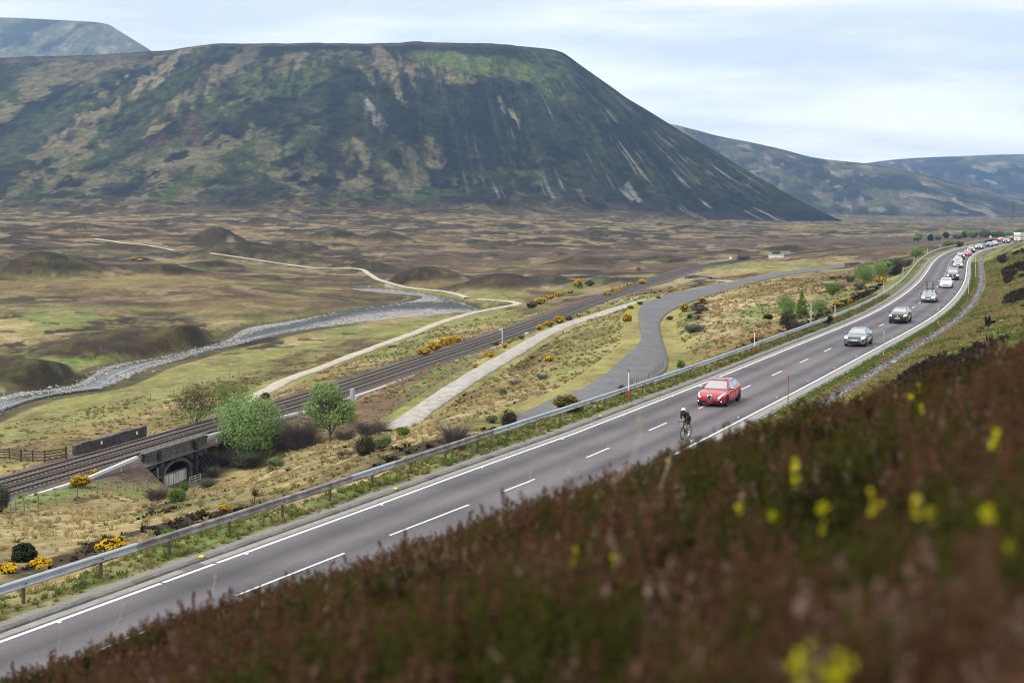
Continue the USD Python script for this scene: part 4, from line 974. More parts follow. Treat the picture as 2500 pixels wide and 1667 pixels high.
t_ = at_m([(1983, 800)])[0]; c = np.array([np.interp(t_, k, CL[:, d]) for d in (0, 1)]) + np.array([np.interp(t_, k, CLN[:, d]) for d in (0, 1)]) * (GQ(t_) + .8)
g = thing('grey_post', 'tall plain grey post behind the guardrail in front of the birch thicket', 'post', (c[0], c[1], -.1))
obj('shaft', tube([(0, 0, -.2), (0, 0, 2.55)], .075, 10), 'pole_grey', g); obj('cap', tube([(0, 0, 2.55), (0, 0, 2.6)], .085, 10), 'pole_grey', g)
# ------------------------------------------------------------------ railway bridge
def stonemat(name, a, b, c, lich=(.34, .34, .33)):
    mat(name, {'g': ('geometry', {}), 'n': ('noise_texture', {'scale': 1.3, 'detail': 5.0, 'roughness': .7}), 'n2': ('noise_texture', {'scale': 2.6, 'detail': 4.0, 'roughness': .65}),
               'i': ('rgb_ramp', {'ramp': [(0, (.65, .65, .65)), (1, (1.4, 1.38, 1.34))]}), 'r': ('rgb_ramp', {'ramp': [(.3, a), (.5, b), (.68, c), (.75, lich)]}), 'm': ('mix_color', {'blend_type': 'multiply', 'fac': 1.0}),
               'bp': ('bump', {'strength': .5, 'distance': .05}), 'p': ('principled_bsdf', {'roughness': .92, 'specular_ior_level': .2})},
        [('g.position', 'n.vector'), ('g.position', 'n2.vector'), ('g.random_per_island', 'i.fac'), ('n.fac', 'r.fac'), ('r.color', 'm.a'), ('i.color', 'm.b'), ('m.result', 'p.base_color'), ('n2.fac', 'bp.height'), ('bp.normal', 'p.normal')])
stonemat('bridge_stone', (.07, .07, .073), (.13, .13, .133), (.20, .198, .196), (.42, .42, .41))
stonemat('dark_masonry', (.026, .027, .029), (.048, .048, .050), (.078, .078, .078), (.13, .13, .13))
stonemat('brown_masonry', (.06, .054, .048), (.105, .095, .086), (.16, .146, .134), (.19, .18, .17))
stonemat('coping_stone', (.14, .12, .11), (.20, .18, .165), (.28, .26, .25), (.38, .36, .34))
mat('stained_concrete', {'g': ('geometry', {}), 'mp': ('mapping', {'scale': (1.6, 1.6, .12)}), 'n': ('noise_texture', {'scale': 1.5, 'detail': 4.0, 'roughness': .7}), 'r': ('rgb_ramp', {'ramp': [(.34, (.06, .062, .06)), (.43, (.34, .34, .33)), (.58, (.62, .62, .60))]}), 'p': ('principled_bsdf', {'roughness': .9})},
    [('g.position', 'mp.vector'), ('mp.vector', 'n.vector'), ('n.fac', 'r.fac'), ('r.color', 'p.base_color')])
plain('void_dark', (.012, .012, .012), 1.0)
sb0, sb1 = rail_s(352, BOFF, -14.3), rail_s(503, BOFF, -14.3)
sbm = rail_s(432, BOFF, -15.5)
bc = rail_at(sbm, BOFF); btx = np.array([np.interp(sbm, RL, RT[:, d]) for d in (0, 1)]); yawb = math.atan2(btx[1], btx[0])
BR = thing('railway_bridge', 'small dark stone arch bridge carrying the railway over a half walled up opening', 'bridge', (bc[0], bc[1], 0), yawb)
# local frame: x along the track, y away from the road (into the bridge), z absolute
x0, x1 = (sb0 - sbm), (sb1 - sbm)
ZT = ZRAIL + .72; ZB = -19.6
RAD, RB, ZS = 2.75, 1.38, -17.75                    # arch
def course_wall(xa, xb, z0, z1, y, skip, seed, ch=.36, lw=(.45, .95), dep=.35):
    """Coursed blocks with recessed joints; skip(x0, x1, z0, z1) leaves openings."""
    r = np.random.default_rng(seed); out = []
    z = z0
    while z < z1 - .05:
        h = min(ch * r.uniform(.85, 1.15), z1 - z); x = xa - r.uniform(0, .4)
        while x < xb:
            w = r.uniform(*lw); a, b = max(x, xa), min(x + w, xb)
            if b - a > .1 and not skip(a, b, z, z + h):
                out.append(rbox(b - a - .025, dep, h - .025, .02, ((a + b) / 2, y + dep / 2 - r.uniform(0, .045), z + h / 2)))
            x += w
        z += h
    return out
def in_arch(a, b, za, zb, m=.42):
    for xx in (a, b, (a + b) / 2):
        for zz in (za, zb):
            if abs(xx) < RAD + m and (zz < ZS or (xx / (RAD + m)) ** 2 + ((zz - ZS) / (RB + m)) ** 2 < 1): return True
    return False
blocks = course_wall(x0 + .3, 4.0, ZB, ZT - .25, 0, lambda a, b, za, zb: in_arch(a, b, za, zb) or (za < -16.4 and a < -4.2), 31)
blocks += course_wall(4.0, x1 + .2, -16.6, ZT - .25, .02, lambda a, b, za, zb: False, 36)
for bl in blocks: obj('block', bl, 'bridge_stone', BR)
# arch stones
for q_ in range(23):
    a0, a1 = math.pi * q_ / 23, math.pi * (q_ + 1) / 23
    pr = [((RAD + rr) * math.cos(a), yy, ZS + (RB + rr) * math.sin(a)) for rr in (0, .42) for a in (a0 + .008, a1 - .008) for yy in (-.06, .4)]
    obj('arch_stone', tri(hull(pr)), 'bridge_stone', BR)
for s_ in (-1, 1):
    zz = ZB
    while zz < ZS - .1:
        obj('jamb_stone', rbox(.42, .46, .40, .02, (s_ * (RAD + .21), .17, zz + .2)), 'bridge_stone', BR); zz += .42
# vault and what closes it
ang = np.linspace(0, np.pi, 20)
va = np.array([(RAD * math.cos(a), y_, ZS + RB * math.sin(a)) for y_ in (.3, 9.5) for a in ang])
fi = [[j, j + 1, j + 21, j + 20] for j in range(19)]
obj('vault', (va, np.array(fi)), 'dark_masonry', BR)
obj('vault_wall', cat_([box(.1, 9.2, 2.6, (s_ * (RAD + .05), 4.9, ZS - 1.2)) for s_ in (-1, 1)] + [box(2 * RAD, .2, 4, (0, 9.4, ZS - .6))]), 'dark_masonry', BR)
obj('infill_wall', rbox(2 * RAD - .01, .3, 2.3, .02, (0, .62, ZS - 1.05)), 'stained_concrete', BR)
obj('lintel', rbox(2 * RAD - .03, .24, .14, .02, (0, .50, ZS + .17)), 'coping_stone', BR)
# pier strip, string course, coping
for zz in np.arange(ZB, ZT - .4, .5):
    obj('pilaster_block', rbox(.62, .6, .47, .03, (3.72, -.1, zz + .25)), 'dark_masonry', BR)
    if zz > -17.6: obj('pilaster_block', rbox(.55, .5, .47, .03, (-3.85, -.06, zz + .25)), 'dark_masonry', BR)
xx = x0
cr = np.random.default_rng(8)
while xx < x1:
    w = cr.uniform(.7, 1.25); obj('coping', rbox(min(w, x1 - xx) - .03, .62, .20, .03, (xx + w / 2, .2, ZT - .14 + cr.normal(0, .01))), 'coping_stone', BR); xx += w
obj('parapet_core', cat_([box(x1 - x0 - .3, .25, 1.35, ((x0 + x1) / 2, .38, ZT - .85)), box(.9, .3, 3.6, (-RAD - .42 - .5, .42, ZT - 2.6)), box(.8, .3, 3.6, (RAD + .42 + .45, .42, ZT - 2.6))]), 'dark_masonry', BR)
# wing wall falling to the right
ww = []
for bl in course_wall(4.0, 12.2, ZB - .4, -15.3, .5, lambda a, b, za, zb: zb > -15.3 - .42 * (b - 4.3), 41, .34):
    c = bl.centroid
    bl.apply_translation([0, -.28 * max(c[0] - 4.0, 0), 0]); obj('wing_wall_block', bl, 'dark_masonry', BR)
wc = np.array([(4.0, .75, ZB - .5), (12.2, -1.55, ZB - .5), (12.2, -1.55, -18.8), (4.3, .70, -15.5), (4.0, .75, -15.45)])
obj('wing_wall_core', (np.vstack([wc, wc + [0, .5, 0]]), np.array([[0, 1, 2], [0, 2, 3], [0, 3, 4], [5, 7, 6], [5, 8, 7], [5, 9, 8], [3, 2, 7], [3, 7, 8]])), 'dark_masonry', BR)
# iron stanchions on the coping
for q_ in np.linspace(x0 + 1, x1 - 1, 9):
    obj('stanchion', tube([(q_, .25, ZT - .1), (q_, .25, ZT + .85)], .022, 5), 'post_rust', BR)
# small metal gate before the opening
GT = thing('field_gate', 'small grey bar gate standing before the walled up bridge opening', 'gate', (bc[0] + .8 * btx[0] + 1.6 * btx[1], bc[1] + .8 * btx[1] - 1.6 * btx[0], -19.2), yawb)
for zz in (.25, .55, .85, 1.1): obj('bar', tube([(-.9, 0, zz), (1.5, 0, zz)], .03, 6), 'galvanised', GT)
for xx in (-.9, .3, 1.5): obj('stile', tube([(xx, 0, -.3), (xx, 0, 1.18)], .04, 6), 'galvanised', GT)
# wall on the far side of the tracks
sw0, sw1 = rail_s(183, 5.2), rail_s(360, 5.2)
wc_ = rail_at((sw0 + sw1) / 2, 5.2); ty = np.array([np.interp((sw0 + sw1) / 2, RL, RT[:, d]) for d in (0, 1)]); yw = math.atan2(ty[1], ty[0])
PW = thing('parapet_wall', 'long dark stone parapet wall on the far side of the tracks', 'wall', (wc_[0], wc_[1], 0), yw)
Lw = (sw1 - sw0)
for bl in course_wall(-Lw / 2, Lw / 2, ZRAIL - 1.6, ZRAIL + .6, 0, lambda *a: False, 51, .42, (.6, 1.3), .4): obj('block', bl, 'brown_masonry', PW)
xx = -Lw / 2
while xx < Lw / 2:
    w = cr.uniform(.8, 1.4); obj('coping', rbox(w - .03, .55, .16, .03, (xx + w / 2, .2, ZRAIL + .69 + cr.normal(0, .03))), 'coping_stone', PW); xx += w
for xx, lab in ((-Lw * .16, 'm'), (Lw * .34, 'n')):
    obj('white_marker', box(.28, .05, .38, (xx, -.09, ZRAIL + .2)), 'white_paint', PW)
# timber fence left of it
plain('dark_timber', (.045, .034, .027), .9, vary=.3, scale=5)
plain('grey_timber', (.17, .155, .135), .9, vary=.35, scale=5)
def rail_fence(P, label, h=1.25, nr=4, each=3.0, mt='dark_timber', name='timber_fence', big=3):
    P = np.asarray(P, float); Q = resample(np.vstack([P, P[-1] + (P[-1] - P[-2]) * .001]), each)
    F_ = thing(name, label, 'fence')
    Q[:, 2] = ground(Q[:, 0], Q[:, 1])
    for j_, q_ in enumerate(Q):
        w = .20 if j_ % big == 0 else .13
        obj('post', rbox(w, w, h + .6, .015, (q_[0], q_[1], q_[2] + h / 2 - .25)), mt, F_)
    for a, b in zip(Q[:-1], Q[1:]):
        for r0 in range(nr):
            zz = .25 + (h - .4) * r0 / (nr - 1)
            d = b - a; Ln = np.linalg.norm(d)
            bx = trimesh.creation.box([Ln, .045, .12]); bx.apply_transform(trimesh.transformations.euler_matrix(0, -math.asin(d[2] / Ln), math.atan2(d[1], d[0]))); bx.apply_translation((a + b) / 2 + [0, 0, zz])
            obj('rail', bx, mt, F_)
fp = hit([-70, 25, 122, 178], [1117, 1121, 1128, 1117])
rail_fence(fp, 'dark timber post and rail fence left of the dark parapet wall', 1.3, 4, 3.4)
def wire_fence(px, label, each=4.0, h=1.15, mt='grey_timber', wires=3, name='wire_fence', pr=.055):
    P = hit(*np.array(px, float).T); P = smooth_line(P, .5, 2); Q = resample(P, each); Q[:, 2] = ground(Q[:, 0], Q[:, 1])
    F_ = thing(name, label, 'fence')
    rr = np.random.default_rng(len(Q))
    for q_ in Q:
        l = rr.normal(0, .04, 2)
        obj('post', tube([(q_[0], q_[1], q_[2] - .2), (q_[0] + l[0], q_[1] + l[1], q_[2] + h * rr.uniform(.9, 1.08))], pr, 6), mt, F_)
    for j_ in range(wires):
        obj('wire', tube(Q + [0, 0, h * (.3 + .65 * j_ / max(1, wires - 1))], .008, 4, False), 'pole_grey', F_)
wire_fence([(0, 1090), (60, 1072), (140, 1060), (235, 1018), (320, 994), (410, 970), (480, 952), (545, 928), (600, 905)], 'wire fence on thin posts across the meadow below the river', 6.5)
wire_fence([(25, 1262), (128, 1235), (228, 1212), (292, 1199), (356, 1189), (412, 1176)], 'wire fence with pale posts at the foot of the railway embankment', 5.2)
wire_fence([(395, 880), (430, 876), (468, 873), (508, 871)], 'short grey fence at the edge of the river', 3.0, 1.5, 'grey_timber', 4)
wire_fence([(1084, 938), (1110, 918), (1135, 900), (1160, 890)], 'short wire fence between the embankment and the gravel track', 3.5)
wire_fence([(1552, 953), (1560, 945), (1575, 938), (1590, 926), (1606, 912), (1620, 900)], 'fence of thin dark pickets along the wide part of the old road', 1.3, .85, 'grey_timber', 2, pr=.03)
wire_fence([(1540, 775), (1600, 640), (1700, 640), (1800, 638), (1900, 632), (2040, 628)][2:], 'long far fence between the railway and the pale field', 8.0, 1.3, 'dark_timber', 2)
wire_fence([(2478, 596), (2486, 600), (2492, 598)], 'few stub posts on the grassy slope at the right edge', 2.2, 1.1, 'grey_timber', 1)
wire_fence([(245, 866), (265, 869), (290, 876), (310, 878)], 'short pale fence on the far river bank below the dark hummock', 3.5, 1.3, 'pole_white' if 0 else 'grey_timber', 3)
# lineside furniture
cs = hit([1283], [806])[0]
s_c = rail_s(1285, -7.2); pc = rail_at(s_c, -7.2)
CB = thing('relay_cabinet', 'white lineside cabinet on a concrete base beside the tracks', 'cabinet', (pc[0], pc[1], ZRAIL - .5), math.atan2(*np.array([np.interp(s_c, RL, RT[:, 1]), np.interp(s_c, RL, RT[:, 0])])))
obj('base', rbox(3.4, 1.8, .3, .02, (-.4, 0, 0)), 'trough_concrete', CB); obj('body', rbox(.95, .6, 1.7, .03, (.3, 0, 1.0)), 'pole_grey', CB); obj('door', rbox(.42, .04, 1.5, .01, (.55, -.32, 1.0)), 'white_paint', CB); obj('roof', rbox(1.05, .7, .08, .02, (.3, 0, 1.89)), 'white_paint', CB)
s_g = rail_s(1226, -5.9); pg = rail_at(s_g, -5.9)
SG = thing('lineside_sign', 'tall white post with a small square grey sign facing along the railway', 'railway sign', (pg[0], pg[1], ZRAIL - .5), yawb)
obj('post', tube([(0, 0, 0), (0, 0, 3.6)], .07, 8), 'pole_white', SG); obj('plate', rbox(.08, .75, .65, .02, (0, .25, 3.75)), 'pole_grey', SG); obj('bracket', box(.08, .5, .06, (.06, .1, 3.5)), 'pole_grey', SG)
g2 = hit([1258], [822])[0]
G2 = thing('trackside_gate', 'grey metal field gate beside the white lineside cabinet', 'gate', (pc[0] - 4.2 * btx[0] + 2.6 * btx[1], pc[1] - 4.2 * btx[1] - 2.6 * btx[0], ZRAIL - 1.0), yawb + .9)
for zz in (.2, .45, .7, .95, 1.2): obj('bar', tube([(-1.4, 0, zz), (1.4, 0, zz)], .035, 6), 'galvanised', G2)
for xx in (-1.4, 0, 1.4): obj('stile', tube([(xx, 0, -.4), (xx, 0, 1.35)], .06, 6), 'pole_white', G2)
s_t = rail_s(860, -5.7); pt = rail_at(s_t, -5.7)
TB = thing('trackside_box', 'grey equipment box on a small platform by the airy green tree', 'cabinet', (pt[0], pt[1], ZRAIL - .2), yawb)
obj('platform', rbox(2.2, 1.6, .1, .02, (.6, -.4, 0)), 'pole_grey', TB); obj('body', rbox(.7, .5, 1.5, .03, (0, 0, .8)), 'pole_grey', TB)
for a, b in ((-.4, -1.1), (1.6, -1.1)): obj('leg', tube([(a, b, -1.6), (a, b, 0)], .05, 6), 'pole_grey', TB)
def roundel(px, py, h, r, label, name='road_sign', rect=False, o=None, mt='white_paint'):
    p = hit([px], [py])[0]
    g = thing(name, label, 'sign', p, 0)
    obj('post', tube([(0, 0, -.3), (0, 0, h)], .05, 6), 'pole_grey', g)
    pl = rbox(2 * r, .04, 2 * r * .75, .02, (0, -.08, h)) if rect else trimesh.creation.cylinder(r, .04, sections=20, transform=trimesh.transformations.rotation_matrix(np.pi / 2, [1, 0, 0]))
    if not rect: pl.apply_translation([0, -.08, h - r * .3])
    obj('plate', pl, mt, g)
roundel(2418, 588, 3.0, .85, 'round white road sign on a post at the far bend', )
roundel(1783, 641, 2.2, .7, 'small white marker beside the railway before the grey shrubs', 'railway_marker', True)
roundel(2172, 590, 4.5, 1.1, 'small pale grey sign on two legs far out on the brown moor', 'railway_marker', True, mt='pole_grey')
sp = hit([1895], [630])[0]
SB = thing('pale_shelter', 'low pale box shaped shelter far off beside the railway fence', 'shelter', sp)
obj('wall', rbox(7, 3, 1.6, .05, (0, 0, .8)), 'pole_white', SB); obj('roof', rbox(7.4, 3.4, .25, .05, (0, 0, 1.72)), 'pole_grey', SB)
wr = hit([1700], [678])[0]
WL = thing('ruined_wall', 'low tumbledown dark dry stone wall beside the old road', 'wall', (0, 0, 0))
A = hit([1671, 1690, 1715, 1735], [681, 679, 682, 684]); A = smooth_line(A, .45, 2); w8 = np.random.default_rng(3)
for q_ in A:
    for zz in range(3):
        s_ = stone(int(w8.integers(1, 999))); s_.apply_scale(w8.uniform(.6, 1.0)); s_.apply_translation(q_ + [w8.normal(0, .2), w8.normal(0, .35), .15 + .35 * zz]); obj('stone', s_, 'dark_stone', WL)
bk = hit([2075, 2087], [652, 650]); d_ = bk[1] - bk[0]
TR_ = thing('dark_trough', 'long low dark block at the edge of the old road before the bushes', 'trough', bk.mean(0), math.atan2(d_[1], d_[0]))
obj('body', rbox(9, 2.0, 1.3, .06, (0, 0, .5)), 'dark_stone', TR_); obj('lid', rbox(9.2, 2.2, .12, .03, (0, 0, 1.2)), 'dark_timber', TR_)
pm = at_depth(np.array([2472.]), np.array([542.]), 2100.)[0]; pm[2] = ground(pm[None, 0], pm[None, 1])[0] if pm[1] < 3300 else pm[2]
PY = thing('lattice_mast', 'thin lattice mast standing far out at the right end of the glen', 'mast', pm)
for a, b in ((-1, -1), (1, -1), (1, 1), (-1, 1)): obj('leg', tube([(a * 2.2, b * 2.2, -1), (a * .4, b * .4, 34)], .13, 4), 'dark_timber', PY)
for j_ in range(9):
    f0, f1 = j_ / 9, (j_ + 1) / 9; w0, w1 = 2.2 - 1.7 * f0, 2.2 - 1.7 * f1
    obj('brace', cat_([tube([(-w0, s_ * w0, 34 * f0), (w1, s_ * w1, 34 * f1)], .06, 4) for s_ in (-1, 1)]), 'dark_timber', PY)
for zz in (24, 28, 32): obj('crossarm', box(7, .25, .25, (0, 0, zz)), 'dark_timber', PY)
# ------------------------------------------------------------------ plants
leafmat('leaf_spring', [(0, (.18, .27, .085)), (.5, (.41, .525, .21)), (1, (.62, .72, .38))], trans=.32)
leafmat('leaf_bright', [(0, (.12, .19, .03)), (.5, (.24, .33, .06)), (1, (.35, .43, .11))], trans=.45)
leafmat('leaf_grey', [(0, (.11, .14, .085)), (.5, (.20, .24, .145)), (1, (.31, .35, .24))])
leafmat('leaf_olive', [(0, (.06, .065, .018)), (.5, (.115, .12, .035)), (1, (.18, .18, .06))])
leafmat('leaf_dark', [(0, (.022, .036, .012)), (.5, (.045, .065, .02)), (1, (.08, .105, .035))])
leafmat('twig_brown', [(0, (.09, .072, .068)), (.5, (.17, .14, .13)), (1, (.27, .23, .215))], .9, .1)
leafmat('gorse_flower', [(0, (.66, .40, .003)), (.5, (.86, .62, .006)), (1, (.92, .74, .03))], .7, .25)
leafmat('gorse_dull', [(0, (.24, .15, .006)), (.5, (.36, .25, .012)), (1, (.48, .36, .03))], .7, .25)
leafmat('gorse_green', [(0, (.028, .042, .010)), (.5, (.055, .075, .018)), (1, (.095, .115, .03))])
leafmat('pine_needle', [(0, (.03, .055, .012)), (.5, (.06, .09, .02)), (1, (.11, .14, .03))])
def cards(P, N, size, r, ratio=.55):
    """One leaf-sized face at each point, facing roughly along N."""
    n = len(P)
    t = r.normal(size=(n, 3)); t -= (t * N).sum(1)[:, None] * N; t /= np.linalg.norm(t, axis=1, keepdims=True) + 1e-9
    b = np.cross(N, t)
    s = (size * np.exp(r.normal(0, .28, n)))[:, None]
    V = np.stack([P - t * s, P + b * s * ratio + N * s * .12, P + t * s, P - b * s * ratio + N * s * .12], 1).reshape(-1, 3)
    i = np.arange(n)[:, None] * 4
    return V, np.vstack([i + [0, 1, 2], i + [0, 2, 3]])
def crown(blobs, n, size, seed, gap=.42, shell=.75, up=.3, freq=2.2):
    r = np.random.default_rng(seed)
    B = np.array(blobs, float); vol = B[:, 3] * B[:, 4] * B[:, 5]
    pts, nor = [], []
    while sum(map(len, pts)) < n:
        m = n
        k_ = r.choice(len(B), m, p=vol / vol.sum())
        d = r.normal(size=(m, 3)); d /= np.linalg.norm(d, axis=1, keepdims=True)
        rad = 1 - (1 - shell) * 2.2 * r.uniform(0, 1, m) ** 1.6
        rad = np.clip(rad, .05, 1) * (1 + .10 * r.normal(size=m))
        p = B[k_, :3] + d * rad[:, None] * B[k_, 3:]
        sc = freq / max(B[:, 3].max(), .1)
        keep = (meshkit.fbm(p * sc + seed * 3.7, 3, seed) > gap) & (p[:, 2] > .02)
        pts.append(p[keep]); q = d + np.array([0, 0, up]) + .55 * r.normal(size=(m, 3)); nor.append((q / np.linalg.norm(q, axis=1, keepdims=True))[keep])
    P, N = np.concatenate(pts)[:n], np.concatenate(nor)[:n]
    return cards(P, N, size, r)
def limbs(h, w, seed, n=7, r0=.16, trunk=True, lean=0.0):
    r = np.random.default_rng(seed); ms = []
    if trunk: ms.append(tube([(0, 0, -.3), (lean * .2, .05, h * .25), (lean * .6, -.05, h * .5), (lean, 0, h * .85)], [r0, r0 * .8, r0 * .5, r0 * .12], 7))
    for j_ in range(n):
        a = r.uniform(0, 2 * np.pi); z0 = r.uniform(.1, .5) * h if trunk else -.05
        e = np.array([math.cos(a) * w * r.uniform(.5, .9), math.sin(a) * w * r.uniform(.5, .9), h * r.uniform(.55, .95)])
        s0 = np.array([0, 0, z0]); mid = s0 * .5 + e * .5 + [0, 0, -.06 * h]
        ms.append(tube([s0, mid, e], [r0 * .45, r0 * .28, r0 * .07], 5))
        for _ in range(3):
            f = r.uniform(.35, .9); p0 = s0 + (e - s0) * f; q = p0 + np.array([r.normal(0, .25) * w, r.normal(0, .25) * w, r.uniform(.05, .3) * h])
            ms.append(tube([p0, (p0 + q) / 2 + [0, 0, .03 * h], q], [r0 * .2, r0 * .12, r0 * .03], 4))
    return cat_(ms)
def twigs(w, h, n, seed, th=.012):
    """Bare twiggy growth: many thin upright blades fanning from the ground."""
    r = np.random.default_rng(seed)
    a = r.uniform(0, 2 * np.pi, n); rad = w * np.sqrt(r.uniform(0, 1, n)) * .5
    base = np.stack([np.cos(a) * rad * .5, np.sin(a) * rad * .5, r.uniform(-.05, .45, n) * h], 1)
    tip = base + np.stack([np.cos(a + r.normal(0, .5, n)) * w * r.uniform(.1, .6, n), np.sin(a + r.normal(0, .5, n)) * w * r.uniform(.1, .6, n), h * r.uniform(.25, .75, n)], 1)
    tip[:, 2] = np.minimum(tip[:, 2], h * r.uniform(.75, 1.05, n))
    s = np.cross(tip - base, r.normal(size=(n, 3))); s /= np.linalg.norm(s, axis=1, keepdims=True) + 1e-9
    V = np.stack([base - s * th, base + s * th, tip], 1).reshape(-1, 3)
    return V, np.arange(3 * n).reshape(-1, 3)
def blobs_for(w, h, seed, n=5, z0=.12):
    r = np.random.default_rng(seed); B = [(0, 0, h * .5, w * .36, w * .36, h * .45)]
    for j_ in range(n):
        a = 2 * np.pi * (j_ + r.uniform(0, .6)) / n; q = w * r.uniform(.16, .30)
        B.append((math.cos(a) * q, math.sin(a) * q, h * r.uniform(.3, .7), w * r.uniform(.16, .26), w * r.uniform(.16, .26), h * r.uniform(.2, .34)))
    return B
HITS = {}
def spot(px, py):
    p = hit([px], [py])[0]; return p, p[1] / FPX
_bs = [100]
def bush(px, py, w, h, leaf, label, name='green_bush', cat='bush', dens=1.0, bare=None, group=None, blobs=None, gap=.42, size=None, stems=True):
    p, m = spot(px, py); _bs[0] += 1; sd = _bs[0]
    W, H = w * m * 1.05, h * m * 1.08
    g = thing(name, label, cat, p, group=group)
    area = w * h; n = int(np.clip(area * 1.5 * dens, 120, 8000)); sz = size or np.clip(1.55 * m * (1 + 30 / max(w, 10)) * .5, .06, .55)
    obj('foliage', crown(blobs or blobs_for(W, H, sd), n, sz, sd, gap), leaf, g)
    if stems: obj('stems', limbs(H, W * .4, sd, 5 if w > 30 else 3, max(.02, W * .018), False), 'trunk_bark', g)
    if bare: obj('twigs', twigs(W, H, int(np.clip(area * .5, 60, 1500)), sd + 1, .7 * m * .35), 'twig_brown', g)
    return g
def bare_shrub(px, py, w, h, label, n=None, leaf=None):
    p, m = spot(px, py); _bs[0] += 1
    g = thing('bare_shrub', label, 'shrub', p)
    obj('twigs', twigs(w * m, h * m, int(.6 * (n or np.clip(w * h * .8, 150, 2600))), _bs[0], .30 * m), 'twig_brown', g)
    obj('stems', limbs(h * m, w * m * .42, _bs[0], 7, .035 * w * m * .25 + .02, False), 'trunk_bark', g)
    if leaf: obj('foliage', crown(blobs_for(w * m, h * m, _bs[0]), int(w * h * .35), 1.1 * m, _bs[0], .5), leaf, g)
def gorse(px, py, w, h, label, bloom=.6, fl='gorse_flower', group='flowering gorse bushes'):
    p, m = spot(px, py); _bs[0] += 1; sd = _bs[0]
    W, H = w * m * .92, h * m * 1.0
    g = thing('gorse_bush', label, 'gorse bush', p, group=group)
    rb = np.random.default_rng(sd); B = [(x * 1.25, y * 1.25, z * .8, a * rb.uniform(.7, 1.0), b * rb.uniform(.7, 1.0), c * rb.uniform(.65, .95)) for x, y, z, a, b, c in blobs_for(W, H, sd, 7)]; B[0] = (0, 0, H * .42, W * .30, W * .28, H * .38); n = int(np.clip(w * h * 1.9, 120, 3200)); sz = float(np.clip(1.25 * m, .05, .38))
    obj('foliage', crown(B, n, sz * 1.1, sd, .38), 'gorse_green', g)
    r = np.random.default_rng(sd)
    B2 = [(x, y, z + .05 * H, a * 1.04, b * 1.04, c * 1.06) for x, y, z, a, b, c in B]
    obj('blossom', crown(B2, int(n * bloom), sz, sd + 7, .47, .9, .5, 3.0), fl, g)
# the two trees by the bridge
def tree(px, py, w, top, bottom, leaf, label, n, gap, seed, lean=0.0, trunk_r=.2, blobs=None, name='broadleaf_tree', size=2.7):
    p, m = spot(px, py); W = w * m; zb = (py - bottom) * m * .99; zt = (py - top) * m * .99
    g = thing(name, label, 'tree', p)
    r = np.random.default_rng(seed); zc = (zb + zt) / 2; hz_ = (zt - zb) / 2
    B = [(0, 0, zc, W * .47, W * .47, hz_ * .97)]
    for j_ in range(11):
        a = r.uniform(0, 2 * np.pi); f = r.uniform(-.7, .75)
        q = W * .33 * math.sqrt(max(.05, 1 - f * f))
        B.append((math.cos(a) * q, math.sin(a) * q, zc + f * hz_ * .72, W * r.uniform(.13, .21), W * r.uniform(.13, .21), hz_ * r.uniform(.22, .34)))
    B = blobs(W, zb, zt) if blobs else B
    obj('trunk', limbs(zt * .95, W * .42, seed, 12, trunk_r, True, lean), 'trunk_bark', g)
    obj('crown', crown(B, n, size * m, seed, gap, .72, .35, 6.0), leaf, g)
    return g
tree(615, 1122, 176, 958, 1112, 'leaf_spring', 'dense round light green tree right of the stone arch bridge', 17000, .31, 301, trunk_r=.22)
def airy(W, zb, zt):
    H = zt - zb
    return [(-.06 * W, 0, zb + .78 * H, .27 * W, .27 * W, .20 * H), (.24 * W, .1, zb + .50 * H, .22 * W, .22 * W, .17 * H), (-.26 * W, 0, zb + .50 * H, .20 * W, .22 * W, .16 * H), (.10 * W, -.5, zb + .30 * H, .22 * W, .2 * W, .14 * H), (.32 * W, 0, zb + .30 * H, .16 * W, .16 * W, .12 * H), (-.12 * W, .3, zb + .22 * H, .18 * W, .18 * W, .12 * H), (.05 * W, .4, zb + .58 * H, .2 * W, .2 * W, .14 * H)]
tree(806, 1080, 148, 925, 1058, 'leaf_spring', 'airy light green tree with gaps in its crown above the embankment', 7400, .43, 302, trunk_r=.16, blobs=airy)
# shrubs beyond the tracks
def rail_side(px, py): return px, py
bush(475, 1036, 140, 92, 'leaf_olive', 'big dark olive shrub beyond the tracks, left of the round green tree', 'dark_shrub', 'shrub', 1.5, gap=.36)
bush(562, 1026, 124, 94, 'leaf_bright', 'bright green shrub beyond the tracks, half hidden by the round green tree', 'green_bush', 'bush', 1.1, gap=.40)
bush(648, 975, 28, 18, 'leaf_olive', 'small olive shrub where the pale path meets the tracks', dens=1.2)
# hollow between bridge and gravel track
bare_shrub(735, 1098, 108, 96, 'large dark leafless shrub between the round tree and the airy tree', 3200)
bare_shrub(690, 1100, 60, 66, 'dark leafless shrub pressed against the round green tree', 1500)
bare_shrub(905, 1062, 96, 46, 'purple grey leafless shrub left of the lower end of the gravel track', 2000)
bare_shrub(842, 1074, 60, 34, 'low brown leafless shrub below the airy tree', 900)
bush(602, 1140, 92, 48, 'leaf_grey', 'wide grey green bush in front of the round green tree', 'green_bush', 'bush', 1.0, True)
bush(672, 1150, 48, 36, 'leaf_spring', 'small green bush right of the wide grey green bush', bare=True, dens=.9)
bare_shrub(520, 1165, 46, 34, 'grey twiggy shrub at the foot of the wing wall', 700, 'leaf_grey')
bush(432, 1228, 54, 36, 'leaf_bright', 'bright green bush on the slope below the bridge opening', dens=1.1)
bush(452, 1202, 24, 26, 'leaf_bright', 'small yellow green bush just above the bright green bush', dens=1.0)
bare_shrub(385, 1222, 72, 46, 'purple leafless shrub left of the bright green bush', 1500)
bush(508, 1192, 46, 26, 'leaf_grey', 'low grey green bush right of the bridge opening', bare=True, dens=.7)
